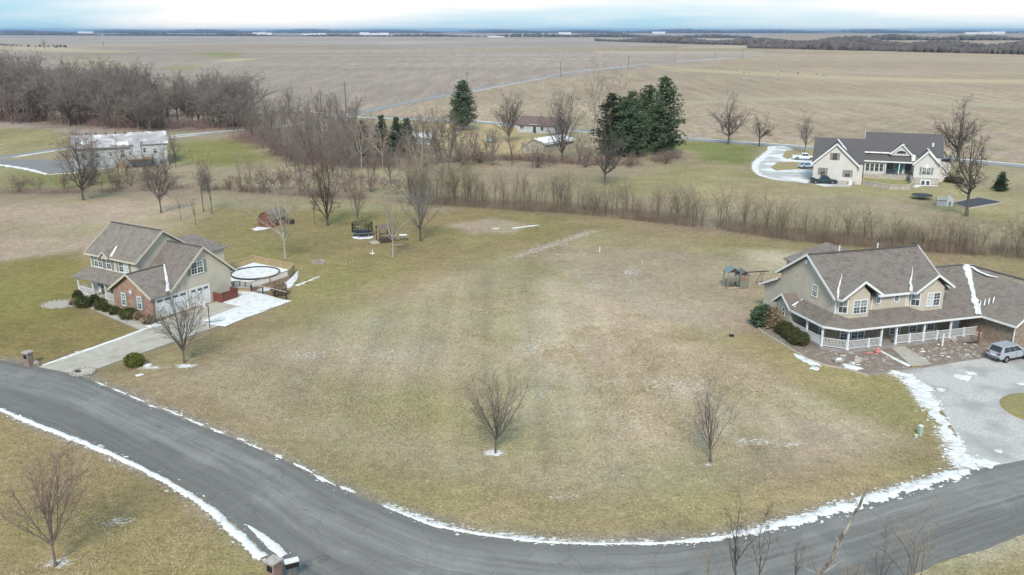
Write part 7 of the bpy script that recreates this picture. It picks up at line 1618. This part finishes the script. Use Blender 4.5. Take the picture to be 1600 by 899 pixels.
for q in ((0, .1, .45, .24), (-.12, 0, .2, .2), (.14, 0, .22, .2)): MB().blob((q[0], q[1], q[2]), (q[3], q[3]*.8, q[3]), random.Random(int(q[2]*100)), jit=.2).build('panel', M['pink'], o)
MB().blob((-.9, .1, .1), (.5, .12, .1), random.Random(6), jit=.2).build('ribbon', M['pink'], o)
o = thing('wooden_post', 'brown carved post beside the garage wall at the porch end', 'post', at(1527, 537)); MB().cyl((0, 0, 0), (.05, 0, 1.5), .1, .08, 8).build('shaft', M['red_wood'], o); MB().blob((.0, 0, 1.55), (.2, .15, .18), random.Random(4)).build('head', M['red_wood'], o); MB().beam((-1.6, -.1, .12), (.1, 0, .12), .16, .16).build('log', M['dark_wood'], o)
ac = thing('air_conditioner', 'air conditioner with snow on it behind the spiky shrub at the house corner', 'air conditioner', at(1207, 500), RHA)
MB().box(-.5, .5, -.4, .4, 0, .85).build('case', M['shutter'], ac); MB().cyl((.0, 0, .85), (0, 0, .9), .35, n=16).build('fan_guard', M['black'], ac); kind(MB().blob((-.35, 0, .92), (.45, .35, .12), random.Random(9), jit=.2).build('snow_cap', M['snow'], ac, True), 'stuff')

# pale stone path
mb = MB(); rng = random.Random(12); pth = resample(smooth_line([at(*p) for p in [(806, 402), (845, 388), (885, 376), (925, 361)]], 6), 60)
for i in range(750):
    c = pth[rng.randrange(60)]+Vector((rng.gauss(0, .7), rng.gauss(0, .5), 0)); r = rng.uniform(.06, .16); mb.blob((c.x, c.y, r*.1), (r*1.2, r, r*.7), rng)
M['riprap'] = mat('pale_riprap', (.29, .25, .20), (.42, .37, .31), .9, 5); kind(mb.build('stone_path', M['riprap']), 'stuff')
snow_strip('snow_patch', [at(*p) for p in [(800, 357), (825, 354), (842, 352)]], [.3, .5, .2], .03, 121, rag=.9, m=M['snowd']); snow_strip('snow_patch', [at(*p) for p in [(770, 358), (780, 357)]], [.5, .3], .05, 122, rag=.9)

# ================================================================== POLES
def pole(px, py, top_py, lab):
    g = at(px, py); v = (449.5-top_py)/FPX; dz = (v*g.y*cP-g.y*sP)/(cP+v*sP); h = H+dz
    o = thing('utility_pole', lab, 'utility pole', g, .6); MB().cyl((0, 0, 0), (0, 0, h), .24, .16, 7).build('shaft', M['pole'], o)
    MB().box(-1.2, 1.2, -.09, .09, h-1.3, h-1.1).build('crossarm', M['pole'], o)
    for x in (-1.0, 0, 1.0): MB().cyl((x, 0, h-1.1), (x, 0, h-.8), .07, n=5).build('insulator', M['stone'], o)
for px, py, t, lab in [(541, 178, 128, 'tall utility pole at the road fork right of the bare tree'), (502, 175, 141, 'utility pole left of the road fork'), (730, 150, 112, 'utility pole rising just above the lone pine'), (876, 120, 96, 'utility pole on the field road behind the tall sycamore'), (982, 106, 88, 'utility pole on the field road above the pine clump'),
                       (1054, 98, 84, 'utility pole on the field road right of the pine clump'), (1117, 92, 80, 'small utility pole near the far end of the field road'), (1160, 90, 76, 'farthest utility pole at the end of the field road')]: pole(px, py, t, lab)
# ================================================================== HORIZON
def far_wood(name, band, n, h, m, seed, clump=5, wx=1.6):
    """a far-off wood that reads as one mass: low-poly ragged crowns"""
    rng = random.Random(seed); vs = []; fs = []
    line = resample([at(*p) for p in band], 200)
    for i in range(n):
        k = rng.random()*198; c = line[int(k)].lerp(line[int(k)+1], k-int(k)); c = c*(1+rng.uniform(-.03, .05)); c.z = 0
        hh = h*rng.uniform(.55, 1.15)*(.75+.3*math.sin(c.x*22/max(1, c.y))*math.sin(c.x*9.7/max(1, c.y)+seed)+.25*math.sin(c.x*61/max(1, c.y)+seed)); r = hh*rng.uniform(.35, .6)*wx; s = rng.randint(5, 6); o = len(vs); a0 = rng.uniform(0, 6)
        for z, q in ((0, .75), (hh*.45, 1.0), (hh*.8, .65)):
            for j in range(s): a = a0+2*PI*j/s; rr = r*q*rng.uniform(.7, 1.25); vs.append((c.x+rr*math.cos(a), c.y+rr*math.sin(a), z*rng.uniform(.85, 1.15)))
        vs.append((c.x, c.y, hh))
        for lv in range(2):
            for j in range(s): a, b = o+lv*s+j, o+lv*s+(j+1) % s; fs.append((a, b, b+s, a+s))
        for j in range(s): fs.append((o+2*s+j, o+2*s+(j+1) % s, o+3*s))
    return kind(MB().add(vs, fs).build(name, M[m]), 'stuff')
M['far_wood'] = mat('far_wood', (.085, .078, .072), (.14, .125, .112), .02, 6)
M['near_wood'] = mat('treeline', (.10, .085, .08), (.15, .13, .12), .05, 6)
far_wood('distant_woods', [(-700, 55.5), (0, 55), (500, 57), (900, 58), (1190, 60)], 2600, 16, 'far_wood', 1)
far_wood('distant_woods', [(-900, 52.5), (400, 52), (900, 52), (1700, 52), (2500, 52)], 4500, 33, 'far_wood', 2)
far_wood('distant_woods', [(-1200, 50.3), (800, 50.0), (2600, 50.3)], 3500, 58, 'far_wood', 3, wx=3)
far_wood('distant_woods', [(930, 64), (1100, 69), (1200, 71), (1400, 73), (1700, 76), (2000, 77)], 2600, 16, 'near_wood', 4, wx=1.1)
far_wood('distant_woods', [(1170, 75), (1230, 76), (1400, 80), (1600, 84.5), (1900, 88)], 2200, 12, 'near_wood', 5, wx=.9)
far_wood('distant_woods', [(1290, 62), (1450, 63), (1800, 63)], 500, 20, 'far_wood', 8)
far_wood('field_brush', [(0, 71), (25, 72), (55, 73.5), (60, 73), (115, 75)], 30, 4, 'near_wood', 6)
far_wood('field_brush', [(1150, 113), (1230, 116), (1330, 121), (1360, 122)], 16, 1.3, 'near_wood', 7)
for i, (px, py, wpx, h, lab) in enumerate([(134, 52.2, 24, 28, 'long white warehouse on the horizon at the far left'), (410, 54.5, 30, 22, 'white building complex on the horizon left of centre'), (585, 54.8, 44, 18, 'long low white building on the horizon near the centre'),
        (50, 51.5, 30, 20, 'pale building on the horizon at the left edge'), (265, 51.5, 24, 22, 'pale building left of the white complex on the horizon'), (300, 51.6, 14, 22, 'small pale block beside another on the horizon'), (490, 55, 36, 14, 'pale low sheds right of the white complex'), (775, 58.5, 26, 8, 'small white farm buildings on the horizon at centre'),
        (883, 54, 20, 18, 'white farm building on the horizon right of centre'), (1540, 53.5, 60, 26, 'pale buildings on the horizon at the right edge'), (1030, 53, 20, 24, 'small white building on the horizon above the pines')]):
    g = at(px, py); wd = wpx/FPX*g.y; o = thing('distant_building', lab, 'building', g)
    n_ = 1 if wpx < 26 else 3
    for k in range(n_):
        x0 = -wd/2+wd*k/n_; x1 = x0+wd/n_*.96; hh = h*(.75+.25*((k*7+i) % 3)/2)
        MB().box(x0, x1, 0, 40, 0, hh*.8).build('wall', M['white'], o); MB().prism([(x0, -1, hh*.8), (x1, -1, hh*.8), (x1, 20, hh), (x0, 20, hh)], (0, 0, -.5)).build('roof', M['white'] if i % 2 == 0 else M['metal_roof'], o)

# ================================================================== HAZE
hz = MB().box(-17000, 17000, -250, 31000, -2, 66).build('haze', None); kind(hz, 'stuff')
hm = bpy.data.materials.new('haze'); hm.use_nodes = True; t = hm.node_tree; t.nodes.clear()
ho = t.nodes.new('ShaderNodeOutputMaterial'); pv = t.nodes.new('ShaderNodeVolumePrincipled'); pv.inputs['Density'].default_value = .00005; pv.inputs['Color'].default_value = (.42, .66, 1, 1); pv.inputs['Anisotropy'].default_value = .2
t.links.new(pv.outputs[0], ho.inputs['Volume']); hz.data.materials.append(hm)
